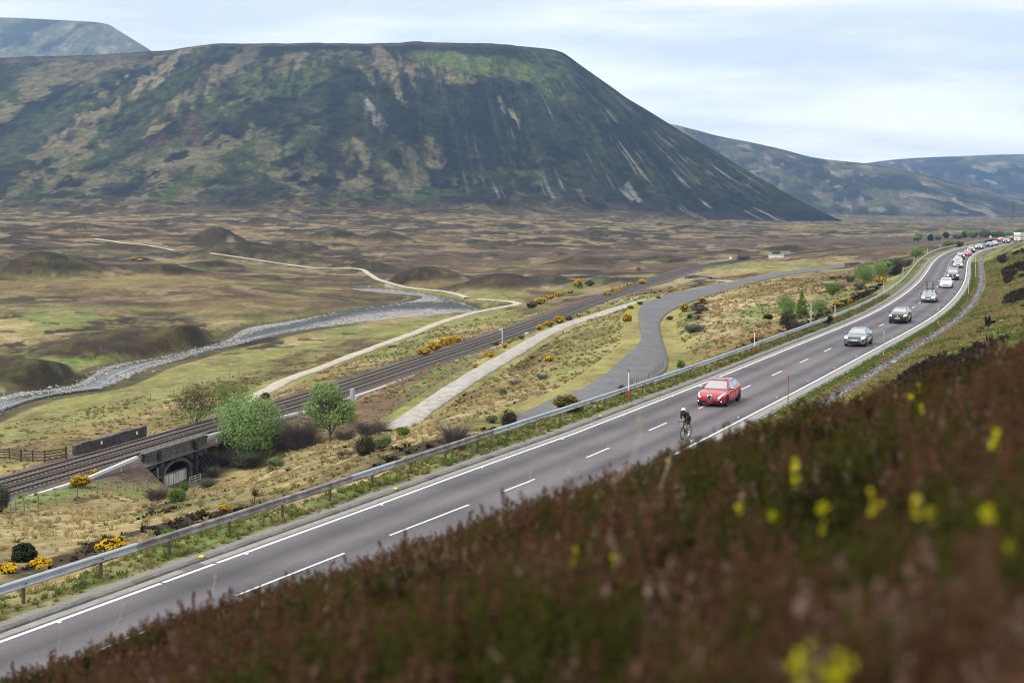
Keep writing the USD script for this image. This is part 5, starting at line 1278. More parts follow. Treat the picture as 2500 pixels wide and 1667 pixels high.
bush(893, 1116, 56, 54, 'leaf_olive', 'upright olive green bush on the slope left of the bare shrub', bare=True, dens=.8)
bush(935, 1100, 40, 40, 'leaf_spring', 'twiggy green bush between the olive bush and the gravel track', bare=True, dens=.5)
bush(985, 1066, 42, 24, 'leaf_bright', 'low bright green bush at the lower end of the gravel track', dens=1.0)
bare_shrub(845, 1118, 56, 26, 'low reddish leafless shrub left of the olive green bush', 700)
bare_shrub(1112, 1098, 86, 82, 'spreading leafless shrub close behind the guardrail', 1900)
bush(1242, 1046, 42, 46, 'leaf_olive', 'young sparse tree behind the guardrail left of the gorse', 'young_tree', 'tree', .55, True, gap=.5)
bush(1200, 1032, 36, 18, 'leaf_grey', 'low grey green bush left of the young sparse tree', dens=.8)
bush(1228, 965, 30, 16, 'leaf_grey', 'low grey green bush in the middle of the slope below the gravel track', dens=.8)
bare_shrub(1325, 925, 40, 16, 'purple low shrub on the slope left of the wide old road', 400)
bare_shrub(1258, 940, 46, 16, 'grey purple low shrub right of the gravel track bend', 400, 'leaf_grey')
bush(1518, 964, 26, 24, 'leaf_olive', 'small leafy bush against the guardrail in front of the wide old road', dens=.7)
bush(1662, 900, 26, 22, 'leaf_bright', 'bright green bush at the right edge of the wide old road', dens=.8)
bush(60, 1372, 66, 46, 'leaf_dark', 'dark green glossy bush behind the guardrail at the left edge', 'dark_shrub', 'shrub', 1.0)
bush(5, 1240, 40, 60, 'leaf_grey', 'grey green bush cut by the left edge of the picture', bare=True)
bush(412, 1312, 40, 20, 'leaf_bright', 'low bright green clump right behind the guardrail', 'green_clump', 'plant', 1.2)
# small pine
p, m = spot(622, 1247)
g = thing('young_pine', 'small pointed young pine behind the guardrail', 'pine tree', p)
obj('trunk', tube([(0, 0, -.2), (0, 0, 55 * m)], [.05, .012], 6), 'trunk_bark', g)
r9 = np.random.default_rng(77); PB = []
for q_ in range(38):
    f = r9.uniform(0, 1) ** 1.3; a = r9.uniform(0, 2 * np.pi); rr = (1 - f) * 22 * m * r9.uniform(.5, 1.0); z = f * 50 * m + 3 * m
    PB.append((math.cos(a) * rr, math.sin(a) * rr, z + 4 * m, 3.0 * m, 3.0 * m, 6.5 * m))
obj('crown', crown(PB, 3600, .7 * m, 78, .3, .6, .8, 1.0), 'pine_needle', g)
# right-hand field and thicket
def conic(W, H): return [(0, 0, H * f, W * .45 * (1 - f) + .1, W * .45 * (1 - f) + .1, H * .13) for f in (.12, .28, .44, .6, .76, .9)]
bush(1920, 775, 62, 56, 'leaf_spring', 'pale blue green bush, leftmost of the thicket behind the guardrail', dens=1.2)
p, m = spot(1957, 778); bush(1957, 778, 42, 68, 'leaf_bright', 'tall pointed yellow green tree in the thicket behind the guardrail', 'young_tree', 'tree', 1.3, blobs=conic(44 * m, 70 * m))
bush(1998, 772, 48, 40, 'leaf_spring', 'green bush right of the tall pointed tree in the thicket', dens=1.1)
bush(1924, 808, 50, 50, 'leaf_olive', 'olive green bush in front of the pale bush in the thicket', dens=1.2)
bare_shrub(1950, 806, 40, 34, 'dark leafless shrub at the foot of the thicket behind the guardrail', 900)
bush(2020, 792, 30, 22, 'leaf_dark', 'low dark bush at the right end of the thicket', dens=1.1)
bush(1876, 781, 30, 14, 'leaf_dark', 'small dark bush in the field left of the thicket', dens=1.0)
bush(1696, 812, 56, 22, 'leaf_grey', 'long low grey green bush beside the curve of the old road', bare=True)
bush(2033, 722, 42, 28, 'leaf_bright', 'green bush on its own between the thicket and the long row of bushes', dens=1.1)
bare_shrub(2038, 708, 62, 22, 'wide grey leafless shrub behind the lone green bush', 700)
bare_shrub(2076, 690, 28, 24, 'leafless shrub at the left end of the long row of bushes', 500)
bush(2108, 692, 58, 52, 'leaf_spring', 'large light green bush at the left of the long row beside the road', dens=1.2)
bush(2150, 682, 56, 48, 'leaf_spring', 'large light green bush in the middle of the long row beside the road', dens=1.2)
bush(2183, 672, 48, 42, 'leaf_grey', 'greyer green bush at the right of the long row beside the road', dens=1.1, bare=True)
bare_shrub(2212, 652, 42, 28, 'brown leafless shrub between the long row and the rounded bush', 700)
bush(2237, 630, 38, 26, 'leaf_spring', 'bright rounded bush beside the road where it starts to bend', dens=1.2)
bush(2098, 704, 38, 14, 'leaf_grey', 'low grey bush below the long row of bushes', dens=.9)
bush(1548, 678, 24, 12, 'leaf_grey', 'grey bush between the railway and the far fence', dens=.8, name='grey_bush') if 0 else None
bush(1815, 636, 40, 14, 'leaf_grey', 'grey shrub by the railway behind the small white marker', 'grey_shrub', 'shrub', .8, True)
bush(1895, 624, 26, 12, 'leaf_grey', 'round grey shrub behind the pale shelter', 'grey_shrub', 'shrub', .9)
bush(2318, 606, 40, 18, 'leaf_bright', 'bright low bush behind the guardrail at the far bend', dens=1.2)
bush(2342, 603, 22, 12, 'leaf_olive', 'olive bush right of the bright low bush at the far bend', dens=1.1)
for x, y, w, h, lf, lb in ((2241, 589, 27, 20, 'leaf_spring', 'dark green tree on its own out on the moor, leftmost of the far trees'), (2272, 588, 15, 16, 'leaf_dark', 'small very dark tree right of the lone far tree'), (2309, 582, 17, 15, 'leaf_olive', 'small olive tree left of the far tree belt'), (2290, 585, 18, 8, 'leaf_grey', 'low grey bush between the small far trees'),
                          (2338, 582, 30, 10, 'leaf_grey', 'grey bush at the left end of the far tree belt'), (2356, 580, 18, 14, 'leaf_olive', 'dark tree at the left of the far tree belt'), (2374, 580, 30, 17, 'leaf_spring', 'green tree in the far tree belt left of the round sign'), (2404, 580, 38, 18, 'leaf_grey', 'broad tree in the far tree belt behind the round sign'), (2436, 579, 40, 14, 'leaf_grey', 'grey tree in the far tree belt right of the round sign'), (2466, 577, 40, 14, 'leaf_spring', 'green tree in the far tree belt left of the motorhome'), (2494, 574, 40, 14, 'leaf_grey', 'grey green tree in the far tree belt at the right edge')):
    bush(x, y, w, h, lf, lb, 'far_tree', 'tree', 2.6, group='far trees beyond the road')
# gorse
G_ = [(195, 1190, 72, 38, 'large bright yellow gorse bush beside the cable trough left of the bridge', 1.0), (234, 1160, 34, 18, 'small yellow gorse bush right of the large one by the cable trough', 1.0), (548, 1252, 26, 25, 'small yellow gorse bush left of the young pine', 1.0), (270, 1346, 76, 36, 'greenish yellow gorse bush close behind the guardrail', .7), (103, 1384, 64, 24, 'bright yellow gorse bush right of the dark glossy bush', 1.1), (14, 1398, 62, 24, 'yellow gorse bush under the dark glossy bush at the left edge', .9),
      (1036, 868, 38, 24, 'gorse bush at the left end of the yellow row between pale path and tracks', .9), (1060, 857, 38, 28, 'second gorse bush of the yellow row between pale path and tracks', 1.0), (1086, 847, 42, 26, 'third gorse bush of the yellow row between pale path and tracks', 1.0), (1112, 838, 32, 22, 'gorse bush at the right end of the yellow row between pale path and tracks', .9),
      (1195, 872, 28, 17, 'yellow gorse bush alone on the turf left of the gravel track', .9), (1161, 897, 18, 11, 'small gorse bush on the embankment left of the gravel track', .7), (1070, 895, 13, 10, 'tiny orange yellow gorse bush high on the embankment', 1.0), (998, 932, 12, 9, 'tiny gorse bush low on the russet embankment', .8), (868, 924, 16, 6, 'tiny yellow gorse patch at the edge of the tracks by the airy tree', 1.0),
      (1317, 806, 26, 15, 'first gorse bush of the yellow row beside the upper gravel track', .9), (1340, 798, 26, 19, 'second gorse bush of the yellow row beside the upper gravel track', 1.0), (1365, 789, 34, 20, 'largest gorse bush of the yellow row beside the upper gravel track', 1.1), (1388, 782, 24, 13, 'greener gorse bush at the right of the row beside the upper gravel track', .5), (1412, 774, 17, 10, 'small gorse bush right of the row beside the upper gravel track', .9), (1436, 764, 15, 8, 'tiny gorse bush at the far end of the upper gravel track', .9),
      (1274, 828, 16, 10, 'dull gorse bush beside the white cabinet', .5), (1232, 850, 16, 13, 'small gorse bush below the trackside gate', .8), (1243, 838, 12, 9, 'tiny gorse bush left of the trackside gate', .9), (1210, 845, 20, 12, 'dull gorse bush below the tall white sign post', .4),
      (1300, 752, 34, 20, 'dark gorse bush beyond the tracks beside the bend of the pale path', .4), (1318, 744, 34, 20, 'yellow gorse bush beyond the tracks, right of the pale path bend', .9), (1342, 731, 30, 14, 'second yellow gorse bush beyond the tracks', .9), (1364, 725, 30, 14, 'third yellow gorse bush beyond the tracks', .9), (1392, 716, 20, 12, 'small gorse bush beyond the tracks at the green bank', .9), (1412, 702, 30, 24, 'tallest gorse bush beyond the tracks on the green bank', .9), (1440, 698, 36, 16, 'green gorse bush without many flowers on the bank beyond the tracks', .15),
      (1481, 724, 22, 14, 'first gorse bush between the tracks and the far straw field', .8), (1504, 714, 32, 14, 'second gorse bush between the tracks and the far straw field', .9), (1523, 705, 20, 9, 'third gorse bush between the tracks and the far straw field', .9), (1538, 699, 20, 11, 'fourth gorse bush between the tracks and the far straw field', .9), (1567, 695, 26, 16, 'bright gorse bush at the right end of the row before the straw field', 1.0),
      (1531, 785, 32, 25, 'gorse bush with a dark foot beside the bend of the old road', .7), (1540, 754, 19, 12, 'gorse bush at the junction of gravel track and old road', .8), (1563, 744, 19, 9, 'small gorse bush at the junction right beside the old road', .5), (1533, 733, 13, 7, 'tiny gorse bush above the junction of the tracks', .8), (1608, 730, 16, 8, 'tiny dull gorse bush on the verge of the old road', .4), (1638, 716, 18, 9, 'small dark gorse bush above the old road', .3),
      (1343, 884, 28, 19, 'yellow gorse bush in the dark scrub between gravel track and old road', .8), (1670, 762, 28, 25, 'tall gorse bush at the dark bank inside the bend', .9), (1635, 781, 22, 12, 'low orange gorse bush inside the bend of the old road', .5), (1714, 737, 20, 14, 'yellow gorse bush at the top of the dark bank', .9), (1684, 778, 18, 14, 'dull gorse bush in the lower dark bank', .4),
      (1386, 1008, 84, 52, 'big dark gorse bush with yellow flowers close behind the guardrail', .5), (1456, 980, 32, 12, 'low yellow gorse top showing over the guardrail', .9),
      (2152, 690, 34, 16, 'yellow gorse in front of the long row of bushes', .8), (2044, 750, 26, 16, 'yellow gorse bush behind the guardrail right of the thicket', .6), (2076, 742, 18, 16, 'small yellow gorse bush right of the one near the thicket', .7), (2248, 624, 26, 12, 'gorse bush in front of the bright rounded bush', .8), (2300, 606, 24, 6, 'low gorse along the guardrail left of the bright low bush', .6), (2420, 592, 40, 9, 'low dark gorse under the round sign', .35), (2460, 588, 30, 6, 'low orange gorse behind the far guardrail', .7),
      (325, 636, 15, 9, 'yellow gorse bush far out by the burn, left one of two', 1.0), (340, 638, 14, 8, 'yellow gorse bush far out by the burn, right one of two', 1.0), (1840, 838, 22, 18, 'greenish gorse bush behind the red snow pole', .5), (1560, 660, 16, 8, 'far gorse bush beyond the tracks', .6)]
for x, y, w, h, lb, bl in G_:
    gorse(x, y, w, h, lb, bl, 'gorse_flower' if bl > .55 else 'gorse_dull')

# ------------------------------------------------------------------ tussocks on the near slopes
def tuft(seed, n, h, spread, wdt):
    r = np.random.default_rng(seed); V, F = [], []
    for j_ in range(n):
        a = r.uniform(0, 2 * np.pi); b = np.array([math.cos(a), math.sin(a), 0]) * spread * r.uniform(0, .35); hh = h * r.uniform(.6, 1.1); o = np.array([math.cos(a), math.sin(a), 0]) * spread * r.uniform(.35, 1.1)
        s = np.array([-math.sin(a), math.cos(a), 0]) * wdt * r.uniform(.7, 1.3)
        m_ = b + o * .45 + [0, 0, hh * .75]; t_ = b + o + [0, 0, hh * r.uniform(.55, 1.0)]
        i = len(V); V += [b - s, b + s, m_ - s * .8, m_ + s * .8, t_]; F += [[i, i + 1, i + 3], [i, i + 3, i + 2], [i + 2, i + 3, i + 4]]
    return np.array(V), np.array(F)
leafmat('grass_straw', [(0, (.32, .25, .12)), (.5, (.50, .42, .22)), (1, (.62, .54, .34))], .9, .35, .1)
leafmat('grass_tan', [(0, (.23, .19, .08)), (.5, (.36, .30, .13)), (1, (.48, .41, .21))], .9, .35, .1)
leafmat('grass_green', [(0, (.12, .155, .035)), (.5, (.20, .24, .065)), (1, (.30, .32, .12))], .9, .4, .1)
leafmat('heath_dark', [(0, (.035, .026, .016)), (.5, (.07, .053, .033)), (1, (.12, .095, .06))], .95, .2, .1)
def scatter(n, y0, y1, qa, qb, seed, dens=None, umax=.40):
    r = np.random.default_rng(seed)
    u = r.uniform(-umax, umax, n); y = np.sqrt(r.uniform(y0 ** 2, y1 ** 2, n)); x = u * y
    q, _ = road_off(x, y); kp = (q > qa) & (q < qb)
    x, y, q = x[kp], y[kp], q[kp]
    for tree_, hw, _z in SOFT:
        d, _ = near_line(tree_, x, y, 30); kp = d > hw + .9; x, y, q = x[kp], y[kp], q[kp]
    d, _ = near_line(_railtree, x, y, 30); kp = d > 6.2; x, y, q = x[kp], y[kp], q[kp]
    return x, y, q, r
tprot = [(tuft(1, 12, .34, .30, .030), 'grass_straw', False), (tuft(2, 12, .26, .26, .030), 'grass_tan', False), (tuft(3, 12, .22, .20, .028), 'grass_green', False), (tuft(4, 16, .26, .26, .035), 'heath_dark', False), (tuft(5, 12, .42, .36, .030), 'grass_straw', False)]
x, y, q, r = scatter(120000, 44, 420, 9.2, 120, 61)
n5, n15 = nz(x, y, 5, 4, 33), nz(x, y, 17, 4, 32)
GC = ground_colour(x, y, ground(x, y))
lum = GC @ [.3, .6, .1]; grn = GC[:, 1] / (GC[:, 0] + 1e-6)
idx = np.where(lum < .065, 3, np.where(grn > 1.02, 2, np.where(lum > .225, np.where(r.uniform(size=len(x)) < .4, 4, 0), 1)))
kp = r.uniform(size=len(x)) < np.where(idx == 3, .75, np.where(idx == 2, .20, .36)) * (.25 + 1.4 * sstep(.38, .6, n5)) * sstep(420, 250, y)
x, y, idx = x[kp], y[kp], idx[kp]; n = len(x)
sc = np.exp(r.normal(-.05, .35, n)) * (1 + y / 420)
instancer('grass_tussocks', None, tprot, np.c_[x, y, ground(x, y) - .03], yaw_quats(n, .12, r), np.c_[sc * .95, sc * .95, sc * r.uniform(.35, .75, n)], idx)
# turf of the roadside verges
x, y, q, r = scatter(150000, 36, 190, 4.6, 9.6, 62)
_, ti = road_off(x, y); kp = q > LQ(ti) + 1.35 + .35 * r.uniform(size=len(x)); x, y = x[kp], y[kp]
n = len(x); idx = np.where(r.uniform(size=n) < .42, 1, 0)
sc = np.exp(r.normal(-.1, .3, n)) * (1 + y / 200)
vprot = [(tuft(11, 9, .12, .13, .016), 'grass_green', False), (tuft(12, 9, .12, .14, .014), 'grass_tan', False)]
instancer('verge_grass', None, vprot, np.c_[x, y, ground(x, y) - .01], yaw_quats(n, .1, r), np.c_[sc, sc, sc], idx)
nr = 60000
tdd = 40 + 320 * r.uniform(0, 1, nr) ** 1.3; oo = -np.where(r.uniform(size=nr) < .22, r.uniform(4.4, 5.5, nr), 6.7 + 17 * r.uniform(0, 1, nr) ** 1.2)
P2 = np.stack([np.interp(tdd, k, CL[:, d]) + np.interp(tdd, k, CLN[:, d]) * oo for d in (0, 1)], 1)
kp = np.hypot(P2[:, 0], P2[:, 1]) > 45; P2, oo = P2[kp], oo[kp]
z2 = ground(P2[:, 0], P2[:, 1]); kp = z2 > knoll(P2[:, 0], P2[:, 1]) + .05; P2, oo, z2 = P2[kp], oo[kp], z2[kp]
GC = ground_colour(P2[:, 0], P2[:, 1], z2); lum = GC @ [.3, .6, .1]; n = len(P2)
idx = np.where(lum < .07, 2, np.where(GC[:, 1] > GC[:, 0] * 1.03, 0, 1))
sc = np.exp(r.normal(.0, .3, n)) * (1 + P2[:, 1] / 200) * np.where(oo > -7.5, .55, np.where(idx == 2, 1.0, 1.0))
instancer('slope_grass', None, vprot + [(tuft(13, 14, .17, .16, .022), 'heath_dark', False)], np.c_[P2, z2 - .01], yaw_quats(n, .1, r), np.c_[sc, sc, sc], idx)
# ------------------------------------------------------------------ foreground heather
leafmat('heather_rust', [(0, (.085, .042, .021)), (.5, (.30, .175, .108)), (1, (.60, .40, .29))], .9, .3, .1)
leafmat('heather_green', [(0, (.05, .052, .009)), (.5, (.155, .150, .025)), (1, (.30, .285, .065))], .9, .4, .1)
leafmat('heather_grey', [(0, (.18, .115, .09)), (.5, (.40, .285, .235)), (1, (.66, .54, .48))], .9, .3, .1)
leafmat('heather_wood', [(0, (.03, .022, .016)), (1, (.07, .052, .04))], .9, 0, .1)
leafmat('bloom_yellow', [(0, (.45, .42, .01)), (.5, (.62, .58, .02)), (1, (.72, .66, .06))], .7, .35, .1)
def heather_clump(seed, kind, ns=9, h=.36, sp=.12):
    """A few upright spikes set with tiny scale leaves and dry bells."""
    r = np.random.default_rng(seed); P, N, S = [], [], []
    for j_ in range(ns):
        a = r.uniform(0, 2 * np.pi); b = np.array([math.cos(a), math.sin(a), 0]) * sp * r.uniform(0, .8); hh = h * r.uniform(.60, 1.02); lean = r.uniform(0, .16)
        t = np.array([math.cos(a) * lean, math.sin(a) * lean, 1]) * hh
        m_ = 62 if kind != 2 else 44
        f = 1 - .62 * r.uniform(0, 1, m_) ** 1.25
        rad = .0035 + .012 * np.clip((1 - f) / .25, 0, 1) ** .7
        c = b + t * f[:, None]; ph = r.uniform(0, 2 * np.pi, m_); c[:, 0] += np.cos(ph) * rad; c[:, 1] += np.sin(ph) * rad
        P.append(c); q = np.stack([np.cos(ph), np.sin(ph), .5 + 0 * ph], 1) + .5 * r.normal(size=(m_, 3)); N.append(q / np.linalg.norm(q, axis=1, keepdims=True)); S.append(np.full(m_, .0062))
        for _ in range(2):
            f0 = r.uniform(.35, .7); d = np.array([math.cos(a + r.normal(0, 1.2)), math.sin(a + r.normal(0, 1.2)), 1.6]); d /= np.linalg.norm(d); ln = hh * r.uniform(.18, .34)
            g_ = r.uniform(0, 1, 18); c = b + t * f0 + d * (g_ * ln)[:, None] + r.normal(0, .004, (18, 3)); P.append(c); q = r.normal(size=(18, 3)) + [0, 0, .4]; N.append(q / np.linalg.norm(q, axis=1, keepdims=True)); S.append(np.full(18, .0056))
    return cards(np.concatenate(P), np.concatenate(N), np.concatenate(S), r, .55)
hp = [(heather_clump(1, 0), 'heather_rust', False), (heather_clump(2, 0, 9, .38), 'heather_rust', False), (heather_clump(3, 1, 9, .32), 'heather_green', False), (heather_clump(4, 1, 8, .34), 'heather_green', False), (heather_clump(5, 2, 6, .38), 'heather_grey', False)]
leafmat('heather_dark', [(0, (.016, .015, .005)), (.5, (.045, .042, .012)), (1, (.11, .10, .03))], .9, .2, .1)
hp += [(heather_clump(6, 1, 9, .33), 'heather_dark', False), (heather_clump(7, 1, 9, .35), 'heather_green', False)]
r = np.random.default_rng(91)
n = 34000
d = np.sqrt(r.uniform(.75 ** 2, 24 ** 2, n)); u = r.uniform(-.50, .50, n)
x, y = u * d, d
z = ground(x, y); kn = knoll(x, y)
kp = (z < kn + .3) & (z > kn - .3); x, y, z = x[kp], y[kp], z[kp]
kp = r.uniform(size=len(x)) < np.where(y > 15, .6, 1.0); x, y, z = x[kp], y[kp], z[kp]
n = len(x)
na = nz(x, y, .30, 3, 95); nb = nz(x, y, 1.3, 3, 96)
dk = nz(x, y, .9, 3, 99); w = .5 * na + .5 * nb
u_ = r.uniform(size=n)
idx = np.where(w > .51, r.choice([2, 3, 6, 0, 4], n, p=[.27, .27, .24, .14, .08]), r.choice([0, 1, 4, 2, 6], n, p=[.36, .33, .13, .10, .08]))
idx = np.where((dk > .57) & (u_ < .8), np.where(u_ < .55, 5, 3), idx)
sc = np.exp(r.normal(0, .10, n)) * (.72 + .56 * nz(x, y, .8, 3, 97))
instancer('foreground_heather', None, hp, np.c_[x, y, z - .03], yaw_quats(n, .14, r), np.c_[sc, sc, sc], idx)
# dry stalks that stand out against the road
plain('dry_stalk', (.42, .34, .22), .9)
for (bx, by), (tx, ty), D, rad, lb in (((117, 1612), (147, 1519), 12.0, .0022, 'thin dry grass stalk at the left, before the road'), ((223, 1578), (304, 1472), 11.5, .0020, 'curved dry grass stalk standing before the white edge line'), ((1268, 1225), (1295, 1149), 9.5, .0018, 'thin pale grass stalk beside the end of the long white line'), ((1325, 1208), (1389, 1149), 9.0, .0020, 'dry grass head leaning right over the road'), ((1596, 1225), (1634, 1120), 6.5, .0026, 'thick blurred dry stalk below the cyclist'), ((1522, 1150), (1560, 1015), 5.0, .0022, 'faint blurred grass stalk left of the cyclist'), ((520, 1440), (526, 1398), 11.0, .0028, 'short reddish stalk above the heather at the left')):
    a, b = at_depth(np.array([bx]), np.array([by]), D)[0], at_depth(np.array([tx]), np.array([ty]), D + .05)[0]
    g = thing('grass_stalk', lb, 'grass stalk', a)
    v = b - a; s0 = np.array([-v[2], 0, v[0]]) * (.12 if rad < .0025 else .03)
    pts = [v * t - s0 * (4 * t * (1 - t)) * (1 if v[0] > 0 else -1) for t in np.linspace(-.25, 1, 12)]
    obj('stem', tube(pts, np.linspace(rad, rad * .5, 12), 5), 'dry_stalk', g)
    rs = np.random.default_rng(int(bx)); hd = np.array([v * t - s0 * (4 * t * (1 - t)) for t in rs.uniform(.72, 1.0, 26)]) + rs.normal(0, .004, (26, 3)); nn_ = rs.normal(size=(26, 3)); nn_ /= np.linalg.norm(nn_, axis=1, keepdims=True)
    obj('seed_head', cards(hd, nn_, .006, rs), 'dry_stalk', g)
# yellow flowering sprigs, out of focus
def sprig(px, py, s=1.0, label=None):
    dd = np.linspace(1.0, 14, 400); rr = ray(np.array([float(px)]), np.array([float(py)]))[0]
    zz = ZC + rr[2] * dd; tops = knoll(rr[0] * dd, dd) + .36
    kk = np.nonzero(zz < tops)[0]; D = dd[kk[0]] if len(kk) else 10.0
    D = max(D - .05, .9)
    c = np.array([rr[0] * D, D, ZC + rr[2] * D])
    g = thing('flower_sprig', label or 'yellow flowering sprig out of focus among the foreground heather', 'flower', c, group='blurred yellow sprigs in the heather')
    rs = np.random.default_rng(int(px + py)); n_ = int(22 * s)
    P_ = rs.normal(0, 1, (n_, 3)) * [.007, .007, .017 * (.6 + .4 * s)]; N_ = rs.normal(size=(n_, 3)); N_ /= np.linalg.norm(N_, axis=1, keepdims=True)
    obj('flowers', cards(P_ * s ** .5, N_, .009, rs, .6), 'bloom_yellow', g); obj('stem', tube([(0, 0, -.3), (.005, 0, -.1), (0, 0, .01)], .002, 4), 'heather_wood', g)
for X, Y, s, lb in ((1940, 1153, 1.5, 'biggest of the yellow sprigs in the middle height of the heather'), (2009, 1254, 1.0, 'upright yellow sprig just below and right of the biggest middle one'), (2131, 1238, 0.9, 'yellow sprig standing alone between the biggest middle one and the close pair'), (2238, 1238, 0.9, 'left sprig of the close pair of yellow sprigs at the right'), (2270, 1249, 0.6, 'right sprig of the close pair of yellow sprigs at the right'), (1807, 1238, 0.5, 'small yellow sprig left of the biggest middle one'), (1892, 1260, 0.6, 'small yellow sprig right under the biggest middle one'), (1403, 1356, 0.9, 'slanting yellow sprig farthest left in the heather'), (1504, 1366, 0.6, 'small yellow sprig just right of the farthest left one'), (2429, 1074, 0.9, 'orange yellow sprig high up near the right edge of the heather'), (2408, 1254, 0.6, 'small yellow sprig near the right edge, right of the close pair'), (2243, 948, 0.6, 'topmost yellow sprig of three near the upper edge of the heather'), (2225, 968, 0.4, 'middle one of three small yellow sprigs near the upper edge of the heather'), (2250, 995, 0.3, 'lowest and smallest of three yellow sprigs near the upper edge of the heather'), (1960, 1640, 1.6, 'large yellow sprig at the bottom edge, left of two'), (2050, 1650, 1.4, 'large yellow sprig at the bottom edge, right of two'), (2470, 1330, 0.5, 'yellow sprig at the very right edge of the heather')):
    sprig(X, Y, s, lb)
# ------------------------------------------------------------------ vehicles
def paint(name, col, metal=.0, rough=.28):
    mat(name, {'p': ('principled_bsdf', {'base_color': col, 'metallic': metal, 'roughness': rough, 'coat_weight': 1.0, 'coat_roughness': .05}), })
paint('paint_red', (.32, .004, .013)); paint('paint_grey', (.20, .225, .25), .5); paint('paint_black', (.012, .014, .017)); paint('paint_silver', (.36, .385, .40), .6); paint('paint_white', (.78, .78, .78)); paint('paint_slate', (.075, .095, .11), .4)
paint('paint_navy', (.012, .018, .035)); paint('paint_blue', (.03, .085, .19), .3); paint('paint_scarlet', (.48, .012, .012)); paint('paint_orange', (.50, .045, .012)); paint('paint_cream', (.76, .75, .70))
mat('car_glass', {'p': ('principled_bsdf', {'base_color': (.030, .040, .045), 'roughness': .03, 'ior': 7.0, 'specular_ior_level': .5})})
plain('tyre', (.014, .014, .015), .85); plain('trim_black', (.012, .012, .013), .5); plain('grille_black', (.008, .008, .009), .6)
plain('alloy', (.20, .20, .21), .35, metal=.8); plain('alloy_dark', (.05, .05, .055), .4, metal=.6); plain('chrome', (.75, .75, .77), .12, metal=1.0); plain('plate_white', (.80, .80, .76), .5); plain('plate_ink', (.01, .01, .01), .6); plain('lamp_red', (.35, .01, .008), .3); plain('under_black', (.006, .006, .006), .95)
mat('lamp_glass', {'p': ('principled_bsdf', {'base_color': (.62, .64, .66), 'roughness': .12, 'metallic': .2})})
mat('lamp_warm', {'p': ('principled_bsdf', {'base_color': (.9, .85, .7), 'roughness': .2, 'emission_color': (1.0, .88, .52), 'emission_strength': 1.6})})
mat('lamp_cool', {'p': ('principled_bsdf', {'base_color': (.9, .9, .9), 'roughness': .2, 'emission_color': (1.0, .98, .9), 'emission_strength': 1.8})})
def loft(st, d=0.0):
    """Closed body from stations (x, half width, bottom, top); d swells it."""
    st = np.array(st, float); rows = []
    xm = st[:, 0].mean()
    for x, hw, zb, zt in st:
        x = xm + (x - xm) * (1 + d / 2.0); w = hw + d; zb -= d; zt += d
        zs = zb + (zt - zb) * .55
        half = [(0, zb), (.84 * w, zb), (.95 * w, zb + .07), (w, zb + (zt - zb) * .35), (w, zs), (.975 * w, zb + (zt - zb) * .80), (.90 * w, zt - .025), (.62 * w, zt + .008), (0, zt + .022)]
        full = half + [(-a, b) for a, b in half[-2:0:-1]]
        rows.append([(x, a, b) for a, b in full])
    R = np.array(rows); n, m = R.shape[:2]; V = R.reshape(-1, 3); F = []
    for i in range(n - 1):
        for j in range(m):
            a, b = i * m + j, i * m + (j + 1) % m; F += [[a, b, b + m], [a, b + m, a + m]]
    c0, c1 = len(V), len(V) + 1; V = np.vstack([V, R[0].mean(0), R[-1].mean(0)])
    for j in range(m): F += [[c0, (j + 1) % m, j], [c1, (n - 1) * m + j, (n - 1) * m + (j + 1) % m]]
    t = trimesh.Trimesh(V, F, process=False)
    if t.volume < 0: F = np.array(F)[:, ::-1]
    return m3.Manifold(m3.Mesh(np.asarray(V, np.float32), np.asarray(F, np.uint32)))
def prism(poly, axis, lo, hi):
    """An extruded outline: axis 'y' takes (x, z) points, axis 'x' takes (y, z) points."""
    p = np.array(poly, float)
    if np.cross(p[1] - p[0], p[2] - p[1]) < 0 and len(p) == 3: p = p[::-1]
    area = .5 * np.sum(p[:, 0] * np.roll(p[:, 1], -1) - np.roll(p[:, 0], -1) * p[:, 1])
    if area < 0: p = p[::-1]
    e = m3.Manifold.extrude(m3.CrossSection([p.tolist()]), hi - lo)
    T = np.array([[1, 0, 0, 0], [0, 0, -1, hi], [0, 1, 0, 0]]) if axis == 'y' else np.array([[0, 0, 1, lo], [1, 0, 0, 0], [0, 1, 0, 0]])
    return e.transform(T.astype(float))
def ycyl(r, x, z, y0, y1, n=28):
    return m3.Manifold.cylinder(y1 - y0, r, r, n).transform(np.array([[1, 0, 0, x], [0, 0, -1, y1], [0, 1, 0, z]], float))
